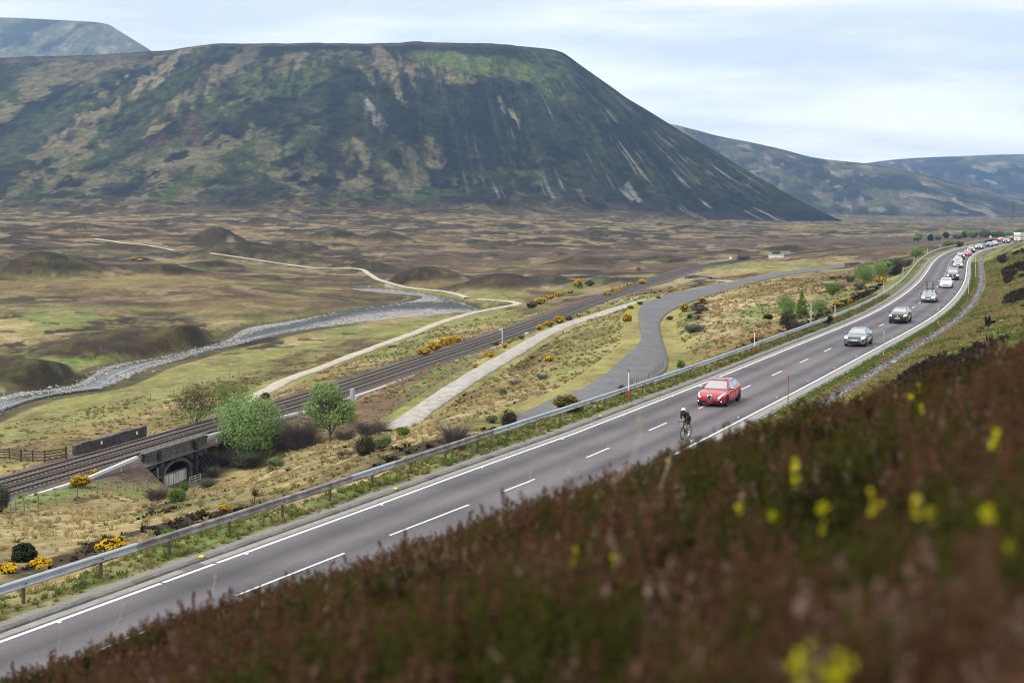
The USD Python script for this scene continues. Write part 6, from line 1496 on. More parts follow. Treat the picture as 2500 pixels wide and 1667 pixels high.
def wheel_parts(r, w, rim, spokes, par, x, y, side):
    pr = np.array([(r * .66, -w / 2), (r * .9, -w / 2), (r * .985, -w * .36), (r, 0), (r * .985, w * .36), (r * .9, w / 2), (r * .66, w / 2), (r * .66, -w / 2)])
    t = trimesh.creation.revolve(pr, sections=32); t.apply_transform(trimesh.transformations.rotation_matrix(np.pi / 2, [1, 0, 0])); t.apply_translation([x, y, r])
    wh = obj('wheel', t, 'tyre', par, 40)
    hub = [trimesh.creation.cylinder(r * .67, w * .5, sections=24), trimesh.creation.cylinder(r * .16, w * .9, sections=12)]
    d = cat_([hub[0]]); d.apply_transform(trimesh.transformations.rotation_matrix(np.pi / 2, [1, 0, 0])); d.apply_translation([x, y - side * w * .14, r])
    obj('brake', d, 'under_black', wh)
    sp = [hub[1]]
    for j in range(spokes):
        b = trimesh.creation.box([r * .62, r * .13, w * .12]); b.apply_translation([r * .34, 0, -side * 0]); b.apply_transform(trimesh.transformations.rotation_matrix(2 * np.pi * j / spokes + .3, [0, 0, 1])); sp.append(b)
    sp.append(trimesh.creation.annulus(r * .58, r * .68, w * .16, sections=24))
    s = cat_(sp); s.apply_transform(trimesh.transformations.rotation_matrix(np.pi / 2, [1, 0, 0])); s.apply_translation([x, y + side * w * .40, r])
    obj('rim', s, rim, wh)
def car(name, label, cat, pos, yaw, C, group='vehicles queueing along the main road'):
    g = thing(name, label, cat, (pos[0], pos[1], zr(3.0 if pos is None else 2.0)), yaw, group)
    L, r = C['L'], C['r']; fx, rx = C['axles']; pm = C['paint']
    body = loft(C['st']); big = loft(C['st'], .007)
    arch = [ycyl(r * 1.16, x, r * 1.02, s * .45 if s > 0 else -1.2, 1.2 if s > 0 else -.45) for x in (fx, rx) for s in (1, -1)]
    for a in arch: body = body - a; big = big - a
    gh = C['gh']; hs = m3.Manifold.hull_points(np.array(gh)); cen = np.array(gh).mean(0)
    gb = np.array(gh, float); gb2 = gb.copy(); gb2[:, :2] += np.sign(gb[:, :2] - cen[:2]) * .007; gb2[:, 2] += np.where(gb[:, 2] > cen[2], .006, 0)
    hs2 = m3.Manifold.hull_points(gb2)
    obj('body', tri(body), pm, g, 32)
    obj('cabin', tri(hs), C.get('roofpaint', pm), g, 30)
    gl = C.get('glass', 'car_glass')
    ws = hs2 ^ prism(C['ws'], 'x', C['wsx'], 4); obj('windscreen', tri(ws), gl, g, 30)
    if 'rw' in C: obj('rear_window', tri(hs2 ^ prism(C['rw'], 'x', -4, C['rwx'])), gl, g, 30)
    for poly in C['side']:
        for s in (1, -1): obj('side_window', tri(hs2 ^ prism(poly, 'y', .25 if s > 0 else -1.4, 1.4 if s > 0 else -.25)), gl, g, 30)
    if 'surround' in C:
        for s in (1, -1): obj('window_trim', tri(m3.Manifold.hull_points(gb + (gb2 - gb) * .6) ^ prism(C['surround'], 'y', .25 if s > 0 else -1.4, 1.4 if s > 0 else -.25)), 'trim_black', g, 30)
    for nm, mt, poly, ax, lo, hi in C['front']:
        sym = ax == 'sx'
        for s in ((1, -1) if sym else (1,)):
            pp = [(a * s, b) for a, b in poly]
            dd = big if not nm.startswith('!') else loft(C['st'], .014)
            m_ = dd ^ prism(pp, 'x', lo, hi)
            if not m_.is_empty(): obj(nm.strip('!'), tri(m_), mt, g, 30)
    for nm, mt, poly in C.get('flank', []):
        for s in (1, -1):
            m_ = big ^ prism(poly, 'y', .4 if s > 0 else -1.4, 1.4 if s > 0 else -.4)
            if not m_.is_empty(): obj(nm, tri(m_), mt, g, 30)
    yt = C['track']
    for x in (fx, rx):
        for s in (1, -1): wheel_parts(r, C.get('tw', .21), C.get('rim', 'alloy'), C.get('spokes', 5), g, x, s * yt, s)
    mx, mz, my = C['mirror']
    for s in (1, -1):
        mi = obj('mirror', rbox(.16, .20, .14, .045, (mx, s * (my + .09), mz)), C.get('mpaint', pm), g, 40); obj('mirror_arm', box(.08, .14, .05, (mx + .01, s * (my - .03), mz - .06)), 'trim_black', mi)
        obj('door_handle', rbox(.18, .03, .035, .012, (C.get('hx', -.35), s * (C['st'][len(C['st']) // 2][1] + .008), C.get('hz', .86))), C.get('hpaint', pm), g)
    px_, pz_, py_ = C['plate']
    if px_:
        pl = obj('number_plate', rbox(.03, .52, .115, .01, (px_, py_, pz_)), C.get('platem', 'plate_white'), g)
        if C.get('reg'):
            t = meshkit.text_mesh(C['reg'], .075, .004, True); w_ = t.bounds[1][0] - t.bounds[0][0]; t.apply_translation([-(t.bounds[0][0] + t.bounds[1][0]) / 2, -.0375, 0]); t.apply_scale([min(1, .47 / w_), 1, 1])
            t.apply_transform(np.array([[0, 0, 1, px_ + .0155], [1, 0, 0, py_], [0, 1, 0, pz_], [0, 0, 0, 1.]])); obj('registration', t, 'plate_ink', pl)
    obj('underbody', box(fx - rx, yt * 1.7, .12, ((fx + rx) / 2, 0, .23)), 'under_black', g)
    for s in (1, -1): obj('wiper', tube([(C['wsx'] + .52, s * .1 - .2, C['mirror'][1] + .03), (C['wsx'] + .50, s * .1 + .35, C['mirror'][1] + .06)], .012, 4), 'trim_black', g) if C.get('wipers') else None
    for nm, m_, mt in C.get('extra', []): obj(nm, m_, mt, g, 30)
    return g
def hatch_gh(z0, xw0, xw1, xm, xr1, xr0, wb, wt, zr_, wr=None):
    wr = wr or wt
    P = []
    for s in (1, -1):
        P += [(xw0, s * wb * .84, z0), (xw0 - .22, s * wb * .985, z0), (xr0 + .2, s * wb * .98, z0), (xr0, s * wb * .84, z0), (xw1, s * wt * .93, zr_ - .035), (xw1 - .12, s * wt, zr_ - .03), (xm, s * wt, zr_ - .015), (xr1, s * wr * .95, zr_ - .06), (xw1 - .1, s * wt * .8, zr_), (xm, s * wt * .8, zr_ + .012), (xr1 + .1, s * wr * .75, zr_ - .025)]
    P += [(xw1 - .05, 0, zr_ + .01), (xm, 0, zr_ + .03), (xr1, 0, zr_ - .03)]
    return P
def quadband(y0, y1, z0, z1, y2=None):
    return [(y0, z0), (y1, z0), (y2 or y1, z1), (y0, z1)]
RED = dict(L=4.35, r=.325, axles=(1.36, -1.27), paint='paint_red', track=.80, rim='alloy_dark', spokes=7, tw=.22,
    st=[(2.18, .50, .30, .60), (2.13, .68, .22, .70), (1.98, .82, .19, .775), (1.70, .885, .17, .845), (1.2, .90, .17, .915), (.75, .905, .18, .965), (0, .90, .19, .975), (-.9, .905, .19, .995), (-1.5, .895, .22, 1.03), (-1.85, .86, .28, 1.03), (-2.06, .78, .34, .96), (-2.15, .62, .42, .80)],
    gh=hatch_gh(.93, 1.02, .28, -.35, -1.45, -1.98, .845, .60, 1.445), roofpaint='paint_red',
    ws=[(-.70, 1.0), (.70, 1.0), (.53, 1.385), (-.53, 1.385)], wsx=.05, rw=[(-.6, 1.08), (.6, 1.08), (.45, 1.36), (-.45, 1.36)], rwx=-1.3,
    side=[[(.68, 1.0), (-.28, 1.02), (-.26, 1.375), (.10, 1.36)], [(-.37, 1.025), (-1.15, 1.10), (-1.42, 1.22), (-1.20, 1.34), (-.35, 1.375)]], surround=[(.76, .985), (-.9, 1.03), (-1.25, 1.09), (-1.50, 1.22), (-1.24, 1.37), (-.3, 1.40), (.08, 1.385)],
    front=[('grille', 'chrome', [(-.15, .73), (.15, .73), (.028, .35), (-.028, .35)], 'x', 1.9, 3), ('!grille_mesh', 'grille_black', [(-.132, .718), (.132, .718), (.022, .372), (-.022, .372)], 'x', 1.9, 3), ('lower_intake', 'grille_black', [(.20, .245), (.62, .255), (.66, .40), (.16, .40)], 'sx', 1.7, 3), ('fog_surround', 'grille_black', [(.60, .27), (.80, .31), (.82, .43), (.62, .41)], 'sx', 1.6, 3), ('headlight', 'lamp_glass', [(.53, .60), (.64, .585), (.80, .72), (.87, .86), (.78, .845), (.60, .70)], 'sx', 1.45, 3), ('!headlight_bulb', 'lamp_warm', [(.56, .60), (.65, .60), (.68, .67), (.58, .67)], 'sx', 1.45, 3), ('!fog_lamp', 'lamp_cool', [(.69, .335), (.74, .335), (.74, .385), (.69, .385)], 'sx', 1.5, 3)],
    flank=[('door_seam', 'trim_black', [(.80, .30), (.808, .30), (.78, .97), (.772, .97)]), ('door_seam', 'trim_black', [(-.47, .30), (-.462, .30), (-.36, .98), (-.368, .98)])],
    mirror=(.66, 1.02, .90), plate=(2.165, .53, .37), reg='YK63 KPO', mpaint='chrome', hpaint='chrome', wipers=True,
    extra=[('sunroof', rbox(.62, .98, .02, .005, (-.12, 0, 1.472)), 'car_glass'), ('aerial', tube([(-1.0, 0, 1.46), (-1.18, 0, 1.72)], .008, 4), 'trim_black'), ('badge', trimesh.creation.cylinder(.045, .02, sections=14, transform=trimesh.transformations.translation_matrix([2.02, 0, .79])), 'chrome')])
def varied(base, **kw):
    C = dict(base); C.update(kw); return C
CROSS = dict(L=4.40, r=.34, axles=(1.40, -1.25), paint='paint_grey', track=.80, rim='alloy', spokes=5, tw=.23,
    st=[(2.20, .60, .34, .66), (2.14, .76, .24, .80), (2.00, .86, .21, .90), (1.7, .905, .20, .965), (1.2, .915, .20, 1.01), (.75, .915, .21, 1.045), (0, .91, .21, 1.05), (-.9, .915, .21, 1.08), (-1.5, .91, .24, 1.10), (-1.9, .87, .30, 1.10), (-2.1, .80, .36, 1.03), (-2.18, .66, .44, .85)],
    gh=hatch_gh(1.0, .98, .22, -.3, -1.3, -2.0, .85, .60, 1.475), ws=[(-.72, 1.07), (.72, 1.07), (.54, 1.42), (-.54, 1.42)], wsx=.0, rw=[(-.6, 1.15), (.6, 1.15), (.45, 1.38), (-.45, 1.38)], rwx=-1.3,
    side=[[(.64, 1.07), (-.30, 1.09), (-.28, 1.41), (.06, 1.40)], [(-.38, 1.09), (-1.25, 1.14), (-1.15, 1.34), (-.36, 1.41)]], surround=[(.72, 1.055), (-1.4, 1.13), (-1.25, 1.37), (-.3, 1.435), (.02, 1.42)],
    front=[('grille', 'grille_black', [(-.52, .70), (.52, .70), (.56, .80), (-.56, .80)], 'x', 1.8, 3), ('lower_intake', 'grille_black', [(-.55, .30), (.55, .30), (.60, .46), (-.60, .46)], 'x', 1.8, 3), ('side_intake', 'grille_black', [(.66, .46), (.84, .46), (.86, .60), (.70, .58)], 'sx', 1.6, 3), ('headlight', 'lamp_cool', [(.58, .72), (.80, .72), (.88, .88), (.62, .86)], 'sx', 1.6, 3), ('bumper_trim', 'chrome', [(.62, .30), (.80, .33), (.83, .40), (.66, .36)], 'sx', 1.6, 3), ('skid_plate', 'alloy', [(-.5, .23), (.5, .23), (.52, .275), (-.52, .275)], 'x', 1.8, 3)],
    flank=[('sill_trim', 'trim_black', [(1.0, .20), (-.85, .20), (-.85, .33), (1.0, .33)]), ('door_seam', 'trim_black', [(.80, .34), (.808, .34), (.78, 1.04), (.772, 1.04)]), ('door_seam', 'trim_black', [(-.38, .34), (-.372, .34), (-.34, 1.06), (-.348, 1.06)])],
    mirror=(.60, 1.08, .91), plate=(2.215, .56, 0), reg='SJ21 KVF', hz=.93, wipers=True, extra=[('aerial_fin', rbox(.16, .04, .06, .015, (-1.05, 0, 1.49)), 'paint_grey')])
SUV = varied(CROSS, paint='paint_black', roofpaint='paint_slate', reg='SN70 OEA', st=[(a, b, c, d + (.05 if a < 2.1 else .02)) for a, b, c, d in CROSS['st']],
    gh=hatch_gh(1.05, 1.00, .22, -.3, -1.55, -2.05, .855, .61, 1.54), ws=[(-.72, 1.12), (.72, 1.12), (.55, 1.48), (-.55, 1.48)], rw=[(-.6, 1.2), (.6, 1.2), (.5, 1.45), (-.5, 1.45)],
    side=[[(.62, 1.12), (-.30, 1.13), (-.28, 1.47), (.06, 1.46)], [(-.38, 1.13), (-1.35, 1.17), (-1.42, 1.40), (-.36, 1.47)]], surround=None,
    front=[('grille', 'grille_black', [(-.50, .56), (.50, .56), (.60, .84), (-.60, .84)], 'x', 1.8, 3), ('lower_intake', 'grille_black', [(-.70, .28), (.70, .28), (.74, .48), (-.74, .48)], 'x', 1.7, 3), ('headlight', 'lamp_warm', [(.60, .76), (.84, .78), (.90, .90), (.64, .92)], 'sx', 1.6, 3), ('!front_badge', 'chrome', [(-.06, .72), (.06, .72), (.06, .80), (-.06, .80)], 'x', 1.8, 3)], mpaint='trim_black', extra=[])
SUV.pop('surround')
ESTATE = dict(L=4.68, r=.32, axles=(1.42, -1.27), paint='paint_silver', track=.79, rim='alloy', spokes=5, tw=.21,
    st=[(2.30, .58, .30, .62), (2.24, .74, .22, .72), (2.08, .85, .19, .80), (1.7, .90, .18, .87), (1.2, .905, .18, .93), (.78, .905, .19, .965), (0, .90, .19, .97), (-1.0, .905, .19, .99), (-1.7, .895, .22, 1.01), (-2.1, .87, .28, 1.0), (-2.28, .80, .34, .94), (-2.36, .66, .42, .80)],
    gh=hatch_gh(.93, 1.02, .25, -.4, -1.75, -2.25, .845, .60, 1.44), ws=[(-.71, 1.0), (.71, 1.0), (.54, 1.385), (-.54, 1.385)], wsx=.0, rw=[(-.6, 1.05), (.6, 1.05), (.48, 1.36), (-.48, 1.36)], rwx=-1.5,
    side=[[(.66, 1.0), (-.30, 1.01), (-.28, 1.37), (.06, 1.36)], [(-.38, 1.01), (-1.15, 1.03), (-1.15, 1.36), (-.36, 1.37)], [(-1.23, 1.03), (-1.85, 1.06), (-1.68, 1.33), (-1.23, 1.36)]],
    front=[('grille', 'grille_black', [(-.36, .60), (.36, .60), (.40, .73), (-.40, .73)], 'x', 1.9, 3), ('lower_intake', 'grille_black', [(-.74, .27), (.74, .27), (.70, .40), (-.70, .40)], 'x', 1.7, 3), ('headlight', 'lamp_warm', [(.42, .62), (.74, .62), (.84, .75), (.48, .74)], 'sx', 1.7, 3)],
    flank=[('door_seam', 'trim_black', [(.80, .30), (.808, .30), (.78, .96), (.772, .96)])], mirror=(.64, 1.02, .90), plate=(2.325, .47, 0), reg='SM19 XTE', mpaint='trim_black', wipers=True,
    extra=[('roof_bar', tube([(.0, -.58, 1.50), (.0, .58, 1.50)], .025, 6), 'trim_black'), ('roof_bar', tube([(-.9, -.58, 1.50), (-.9, .58, 1.50)], .025, 6), 'trim_black')] + [('cycle_carrier', box(1.5, .10, .05, (-.45, s * .36, 1.53)), 'trim_black') for s in (1, -1)])
SMALL = varied(RED, paint='paint_white', roofpaint='paint_white', rim='alloy', mpaint='paint_white', hpaint='paint_white', reg='NX17 FHC', extra=[], plate=(2.185, .47, 0),
    front=[('grille', 'grille_black', [(-.34, .40), (.34, .40), (.42, .56), (-.42, .56)], 'x', 1.8, 3), ('headlight', 'lamp_glass', [(.52, .60), (.76, .62), (.84, .78), (.60, .70)], 'sx', 1.5, 3), ('fog_surround', 'grille_black', [(.56, .30), (.76, .32), (.76, .37), (.56, .35)], 'sx', 1.6, 3)])
VAN = dict(L=4.95, r=.345, axles=(1.62, -1.38), paint='paint_slate', track=.83, rim='alloy', spokes=5, tw=.22,
    st=[(2.46, .70, .36, .72), (2.40, .84, .26, .92), (2.25, .93, .22, 1.02), (2.0, .95, .21, 1.09), (1.65, .955, .21, 1.15), (1.3, .96, .21, 1.17), (.4, .96, .21, 1.17), (-1.0, .96, .21, 1.17), (-1.9, .955, .24, 1.17), (-2.35, .94, .28, 1.15), (-2.47, .90, .34, 1.08)],
    gh=[(x, s * w, z) for s in (1, -1) for x, w, z in ((1.68, .74, 1.13), (1.45, .93, 1.13), (-2.40, .93, 1.13), (-2.47, .86, 1.13), (.82, .74, 1.86), (.65, .80, 1.87), (.2, .80, 1.94), (-2.30, .80, 1.92), (-2.42, .72, 1.86), (.6, .6, 1.95), (-2.2, .62, 1.97))],
    ws=[(-.78, 1.20), (.78, 1.20), (.68, 1.78), (-.68, 1.78)], wsx=.5, side=[[(1.30, 1.20), (.40, 1.20), (.40, 1.72), (.80, 1.72)], [(.28, 1.22), (-.9, 1.22), (-.9, 1.70), (.28, 1.72)]], 
    front=[('grille', 'grille_black', [(-.50, .72), (.50, .72), (.56, .88), (-.56, .88)], 'x', 2.0, 3), ('lower_bumper', 'trim_black', [(-.90, .26), (.90, .26), (.92, .56), (-.92, .56)], 'x', 2.0, 3), ('headlight', 'lamp_cool', [(.60, .72), (.84, .74), (.88, .98), (.66, .94)], 'sx', 1.9, 3), ('!front_badge', 'chrome', [(-.08, .74), (.08, .74), (.08, .88), (-.08, .88)], 'x', 2.0, 3)],
    mirror=(1.15, 1.25, .98), plate=(2.48, .45, 0), reg='SL16 BVN', mpaint='trim_black', hz=1.0, wipers=False)
HERE = lambda px, py: on_z(np.array([float(px)]), np.array([float(py)]), .02)[0]
def drive(px, py, C, away=False, lat=0.0):
    """Centre and heading of a vehicle whose front axle stands at this pixel."""
    p = HERE(px, py)[:2]; i = _cltree.query(p)[1]; t = -CLT[i] if not away else CLT[i]
    c = p - t * (C['axles'][0] - 0)
    return (c[0], c[1]), math.atan2(t[1], t[0])
QUEUE = [('red_hatchback', 'bright red three door hatchback overtaking the cyclist', 1741, 990.2, RED), ('grey_crossover', 'blue grey crossover car with headlights on behind the red hatchback', 2089, 845.2, CROSS), ('black_car', 'black sport utility car with yellowish headlights', 2193.4, 789.3, SUV), ('silver_estate', 'silver estate car carrying two bicycles on its roof', 2266.6, 738.4, ESTATE), ('white_hatchback', 'white hatchback between the bicycle carrying car and the dark van', 2309, 703.2, SMALL), ('grey_van', 'dark grey panel van with black bumper', 2325.5, 684.4, VAN),
         ('silver_car', 'silver car directly behind the dark van', 2338.5, 654.5, varied(ESTATE, reg=None, extra=[])), ('silver_car', 'second silver car, half hidden behind the one following the van', 2338, 643.5, varied(CROSS, paint='paint_silver', roofpaint='paint_silver', reg=None, extra=[])), ('dark_car', 'black tall car to the left of the small red car', 2344.5, 633.8, varied(SUV, paint='paint_navy', reg=None)),
         ('red_car', 'small scarlet car behind the black tall car', 2361, 625.2, varied(SMALL, paint='paint_scarlet', roofpaint='paint_scarlet', mpaint='paint_scarlet', hpaint='paint_scarlet', reg=None)), ('dark_car', 'dark car behind the small scarlet car', 2370, 617.2, varied(SUV, paint='paint_black', roofpaint='paint_slate', reg=None)), ('grey_car', 'grey car with two bright headlights ahead of the blue car', 2389.5, 608.6, varied(CROSS, reg=None, extra=[])), ('blue_car', 'blue car in front of a pale silver one', 2414, 602.4, varied(RED, paint='paint_blue', roofpaint='paint_blue', mpaint='paint_blue', reg=None, extra=[])), ('silver_car', 'pale silver car right behind the blue car', 2426.5, 599.4, varied(SMALL, paint='paint_silver', roofpaint='paint_silver', mpaint='paint_silver', reg=None)),
         ('dark_car', 'dark car with bright headlights ahead of the motorhome', 2456, 593.8, varied(SUV, paint='paint_slate', reg=None))]
EST = None
for nm, lb, px, py, C in QUEUE:
    pos, yaw = drive(px, py, C)
    g = car(nm, lb, 'van' if 'van' in nm else 'car', pos, yaw, C)
    if nm == 'silver_estate': EST = (pos, yaw)
for nm, lb, px, py, C in (('orange_car', 'orange red car driving away in the far lane', 2446, 589.6, varied(RED, paint='paint_orange', roofpaint='paint_orange', mpaint='paint_orange', reg=None, extra=[], front=[('rear_lamp', 'lamp_red', [(.5, .7), (.75, .7), (.75, .9), (.5, .9)], 'sx', -3, -1.6)])), ('dark_car', 'dark car driving away beside the motorhome', 2473, 587.2, varied(SUV, paint='paint_navy', reg=None, front=[('rear_lamp', 'lamp_red', [(.5, .8), (.75, .8), (.75, 1.0), (.5, 1.0)], 'sx', -3, -1.6)]))):
    pos, yaw = drive(px, py, C, True); car(nm, lb, 'car', pos, yaw, C)
# motorhome
pos, yaw = drive(2484, 589.6, VAN)
g = thing('motorhome', 'white motorhome with an overcab body at the far end of the queue', 'motorhome', (pos[0], pos[1], zr(2)), yaw, 'vehicles queueing along the main road')
MH = loft([(2.9, .80, .45, .85), (2.85, .96, .34, 1.05), (2.6, 1.02, .30, 1.18), (2.1, 1.04, .30, 1.28), (1.8, 1.05, .30, 1.35), (-3.2, 1.05, .35, 1.35), (-3.5, 1.0, .5, 1.2)])
for x in (2.0, -1.9):
    for s in (1, -1): MH = MH - ycyl(.42, x, .36, .5 if s > 0 else -1.3, 1.3 if s > 0 else -.5)
obj('chassis_body', tri(MH), 'paint_white', g, 32)
HB = m3.Manifold.hull_points(np.array([(x, s * w, z) for s in (1, -1) for x, w, z in ((1.5, 1.12, 1.1), (1.55, 1.12, 2.0), (2.75, 1.02, 2.08), (2.95, .98, 2.3), (2.6, 1.05, 2.85), (2.2, 1.08, 2.92), (-3.5, 1.12, 2.92), (-3.55, 1.12, .6), (1.2, 1.12, .6))]))
obj('living_box', tri(HB), 'paint_cream', g, 30)
CBM = m3.Manifold.hull_points(np.array([(x, s * w, z) for s in (1, -1) for x, w, z in ((2.25, .92, 1.27), (1.75, .88, 2.06), (1.0, .95, 2.06), (1.0, 1.0, 1.25))])); obj('cab', tri(CBM), 'paint_white', g, 30)
obj('windscreen', tri(m3.Manifold.hull_points(np.array([(x, s * w, z) for s in (1, -1) for x, w, z in ((2.27, .84, 1.33), (1.79, .80, 2.0), (2.2, .84, 1.33), (1.72, .80, 2.0))]))), 'car_glass', g)
obj('grille', rbox(.06, .95, .22, .02, (2.90, 0, .82)), 'grille_black', g)
for s in (1, -1):
    obj('headlight', rbox(.12, .24, .26, .04, (2.82, s * .76, .92)), 'lamp_glass', g); obj('mirror', rbox(.16, .2, .34, .04, (2.0, s * 1.2, 1.6)), 'trim_black', g); obj('side_window', rbox(.9, .02, .5, .01, (-.6, s * 1.13, 2.0)), 'car_glass', g); obj('stripe', rbox(4.2, .012, .16, .004, (-1.2, s * 1.126, 1.35)), 'paint_slate', g)
    for x in (2.0, -1.9): wheel_parts(.36, .22, 'alloy', 5, g, x, s * .92, s)

# ------------------------------------------------------------------ bicycles and the rider
plain('carbon', (.012, .012, .014), .3); plain('bar_tape', (.012, .012, .012), .8); plain('steel', (.5, .5, .5), .25, metal=1.0)
def bicycle(name, label, loc, rz, group=None, tyre='tyre', scale=None, aero=True, z=0):
    g = thing(name, label, 'bicycle', loc, rz, group)
    W = .335; fa, ra = np.array([.59, 0, W]), np.array([-.41, 0, W]); bb = np.array([0, 0, .275]); ht, hb = np.array([.42, 0, .80]), np.array([.46, 0, .66]); sc = np.array([-.16, 0, .80])
    obj('frame', cat_([tube([bb, hb], [.030, .034], 8), tube([sc * .97 + ht * .03, ht], .020, 8), tube([bb, sc], [.024, .020], 8), tube([hb, ht], .026, 8)] + [tube([bb + [0, s * .03, 0], ra + [0, s * .06, 0]], .011, 6) for s in (1, -1)] + [tube([sc + [0, s * .015, -.08], ra + [0, s * .06, 0]], .008, 6) for s in (1, -1)]), 'carbon', g, 40)
    obj('fork', cat_([tube([hb + [0, s * .02, -.01], [.50, s * .055, .52], fa + [0, s * .055, 0]], [.018, .016, .010], 6) for s in (1, -1)]), 'carbon', g, 40)
    for c in (fa, ra):
        a = np.linspace(0, 2 * np.pi, 37)
        t = trimesh.creation.torus(W - .014, .0145, major_sections=36, minor_sections=8); t.apply_transform(trimesh.transformations.rotation_matrix(np.pi / 2, [1, 0, 0])); t.apply_translation(c); wh = obj('wheel', t, tyre, g, 60)
        pr = np.array([(W - .075, -.004), (W - .030, -.013), (W - .024, -.010), (W - .024, .010), (W - .030, .013), (W - .075, .004), (W - .075, -.004)])
        rm = trimesh.creation.revolve(pr, sections=36); rm.apply_transform(trimesh.transformations.rotation_matrix(np.pi / 2, [1, 0, 0])); rm.apply_translation(c); obj('rim', rm, 'carbon', wh)
        obj('spokes', cat_([tube([c + [0, .02 * (-1) ** j, 0], c + [math.cos(2 * np.pi * j / 16) * (W - .07), 0, math.sin(2 * np.pi * j / 16) * (W - .07)]], .0016, 3, False) for j in range(16)] + [tube([c + [0, -.04, 0], c + [0, .04, 0]], .022, 8)]), 'steel', wh)
    obj('seatpost', tube([sc - [0, 0, .05], sc + [-.03, 0, .14]], .015, 6), 'carbon', g)
    obj('saddle', tri(hull([(-.31, s * .065, .955) for s in (1, -1)] + [(-.31, s * .05, .985) for s in (1, -1)] + [(-.05, s * .018, .955) for s in (1, -1)] + [(-.05, s * .015, .98) for s in (1, -1)])), 'trim_black', g)
    bar = [tube([ht, ht + [.02, 0, .10], ht + [.10, 0, .13]], .017, 6), tube([(.52, -.21, .93), (.52, .21, .93)], .014, 6)]
    for s in (1, -1): bar.append(tube([(.52, s * .20, .93), (.60, s * .21, .93), (.645, s * .215, .89), (.62, s * .215, .82), (.54, s * .22, .80)], .015, 6)); bar.append(tube([(.60, s * .21, .94), (.66, s * .205, .985)], .015, 6))
    obj('handlebar', cat_(bar), 'bar_tape', g, 40)
    if aero: obj('aero_bar', cat_([tube([(.46, s * .075, .985), (.70, s * .055, 1.0), (.78, s * .05, 1.05)], .012, 6) for s in (1, -1)] + [rbox(.10, .09, .03, .01, (.44, s * .09, 1.0)) for s in (1, -1)]), 'carbon', g, 40)
    cs = math.radians(-75)
    cr_ = [trimesh.creation.cylinder(.095, .006, sections=24, transform=trimesh.transformations.rotation_matrix(np.pi / 2, [1, 0, 0]))]
    cr_[0].apply_translation(bb + [0, -.045, 0])
    for s, a in ((1, cs), (-1, cs + np.pi)): e = bb + [math.cos(a) * .17, s * .075, math.sin(a) * .17]; cr_ += [tube([bb + [0, s * .06, 0], e], .012, 6), box(.09, .07, .018, e + [0, s * .04, 0])]
    obj('crankset', cat_(cr_), 'steel', g); obj('chain', tube([bb + [0, -.045, .095], ra + [0, -.045, .045], ra + [-.045, -.045, 0], ra + [0, -.045, -.045], bb + [0, -.045, -.095]], .006, 4), 'trim_black', g)
    return g, bb, cs
A_, B_ = HERE(1666.5, 1074.2), HERE(1683.6, 1066.8)
dv = (A_ - B_)[:2]; byaw = math.atan2(dv[1], dv[0]); i_ = _cltree.query(A_[:2])[1]; byr = math.atan2(-CLT[i_][1], -CLT[i_][0])
byaw = byr + np.clip((byaw - byr + np.pi) % (2 * np.pi) - np.pi, -.15, .15)
bl = np.array([A_[0] - .59 * math.cos(byaw), A_[1] - .59 * math.sin(byaw), zr(2.3) + .002])
_, bb, cs = bicycle('racing_bicycle', 'black racing bicycle with aero bars ridden by the cyclist', bl, byaw)
plain('skin', (.42, .22, .15), .55); plain('kit_black', (.014, .015, .018), .75); plain('sock_white', (.70, .71, .72), .8); plain('helmet_white', (.66, .65, .62), .35); plain('visor', (.01, .01, .012), .1); plain('shoe_white', (.72, .72, .72), .4)
def sph(c, r, n=10): return m3.Manifold.sphere(float(r), n).translate([float(v) for v in c])
def limb(js, n=12):
    out = m3.Manifold()
    for (a, ra_), (b, rb_) in zip(js[:-1], js[1:]): out = out + m3.Manifold.batch_hull([sph(a, ra_, n), sph(b, rb_, n)])
    return out
def soft(m_, edge=.02, it=8):
    t = tri(m_.refine_to_length(edge)); t = trimesh.Trimesh(t.vertices, t.faces, process=True); trimesh.smoothing.filter_taubin(t, iterations=it); return t
PR = thing('person', 'cyclist in black kit, white helmet and white socks crouched over the bars', 'person', bl, byaw)
hipL, hipR = np.array([-.17, .09, 1.02]), np.array([-.17, -.09, 1.02])
shL, shR = np.array([.33, .18, 1.36]), np.array([.33, -.18, 1.36])
elL, elR = np.array([.43, .15, 1.08]), np.array([.43, -.15, 1.08])
haL, haR = np.array([.69, .06, 1.04]), np.array([.69, -.06, 1.04])
pdL, pdR = bb + [math.cos(cs) * .17, .115, math.sin(cs) * .17 + .03], bb + [math.cos(cs + np.pi) * .17, -.115, math.sin(cs + np.pi) * .17 + .03]
anL, anR = pdL + [-.12, -.01, .11], pdR + [-.12, .01, .12]
def knee(h, a, l1=.43, l2=.42):
    d = a - h; D = np.linalg.norm(d); D2 = min(D, l1 + l2 - .01); x = (l1 ** 2 - l2 ** 2 + D2 ** 2) / (2 * D2); y = math.sqrt(max(0, l1 ** 2 - x ** 2)); u = d / D; f = np.array([1, 0, .3]); f = f - u * (f @ u); f /= np.linalg.norm(f); return h + u * x + f * y
knL, knR = knee(hipL, anL), knee(hipR, anR)
chest = np.array([.26, 0, 1.30]); belly = np.array([.05, 0, 1.19]); pelvis = np.array([-.17, 0, 1.05]); neck = np.array([.40, 0, 1.42]); head = np.array([.50, 0, 1.50])
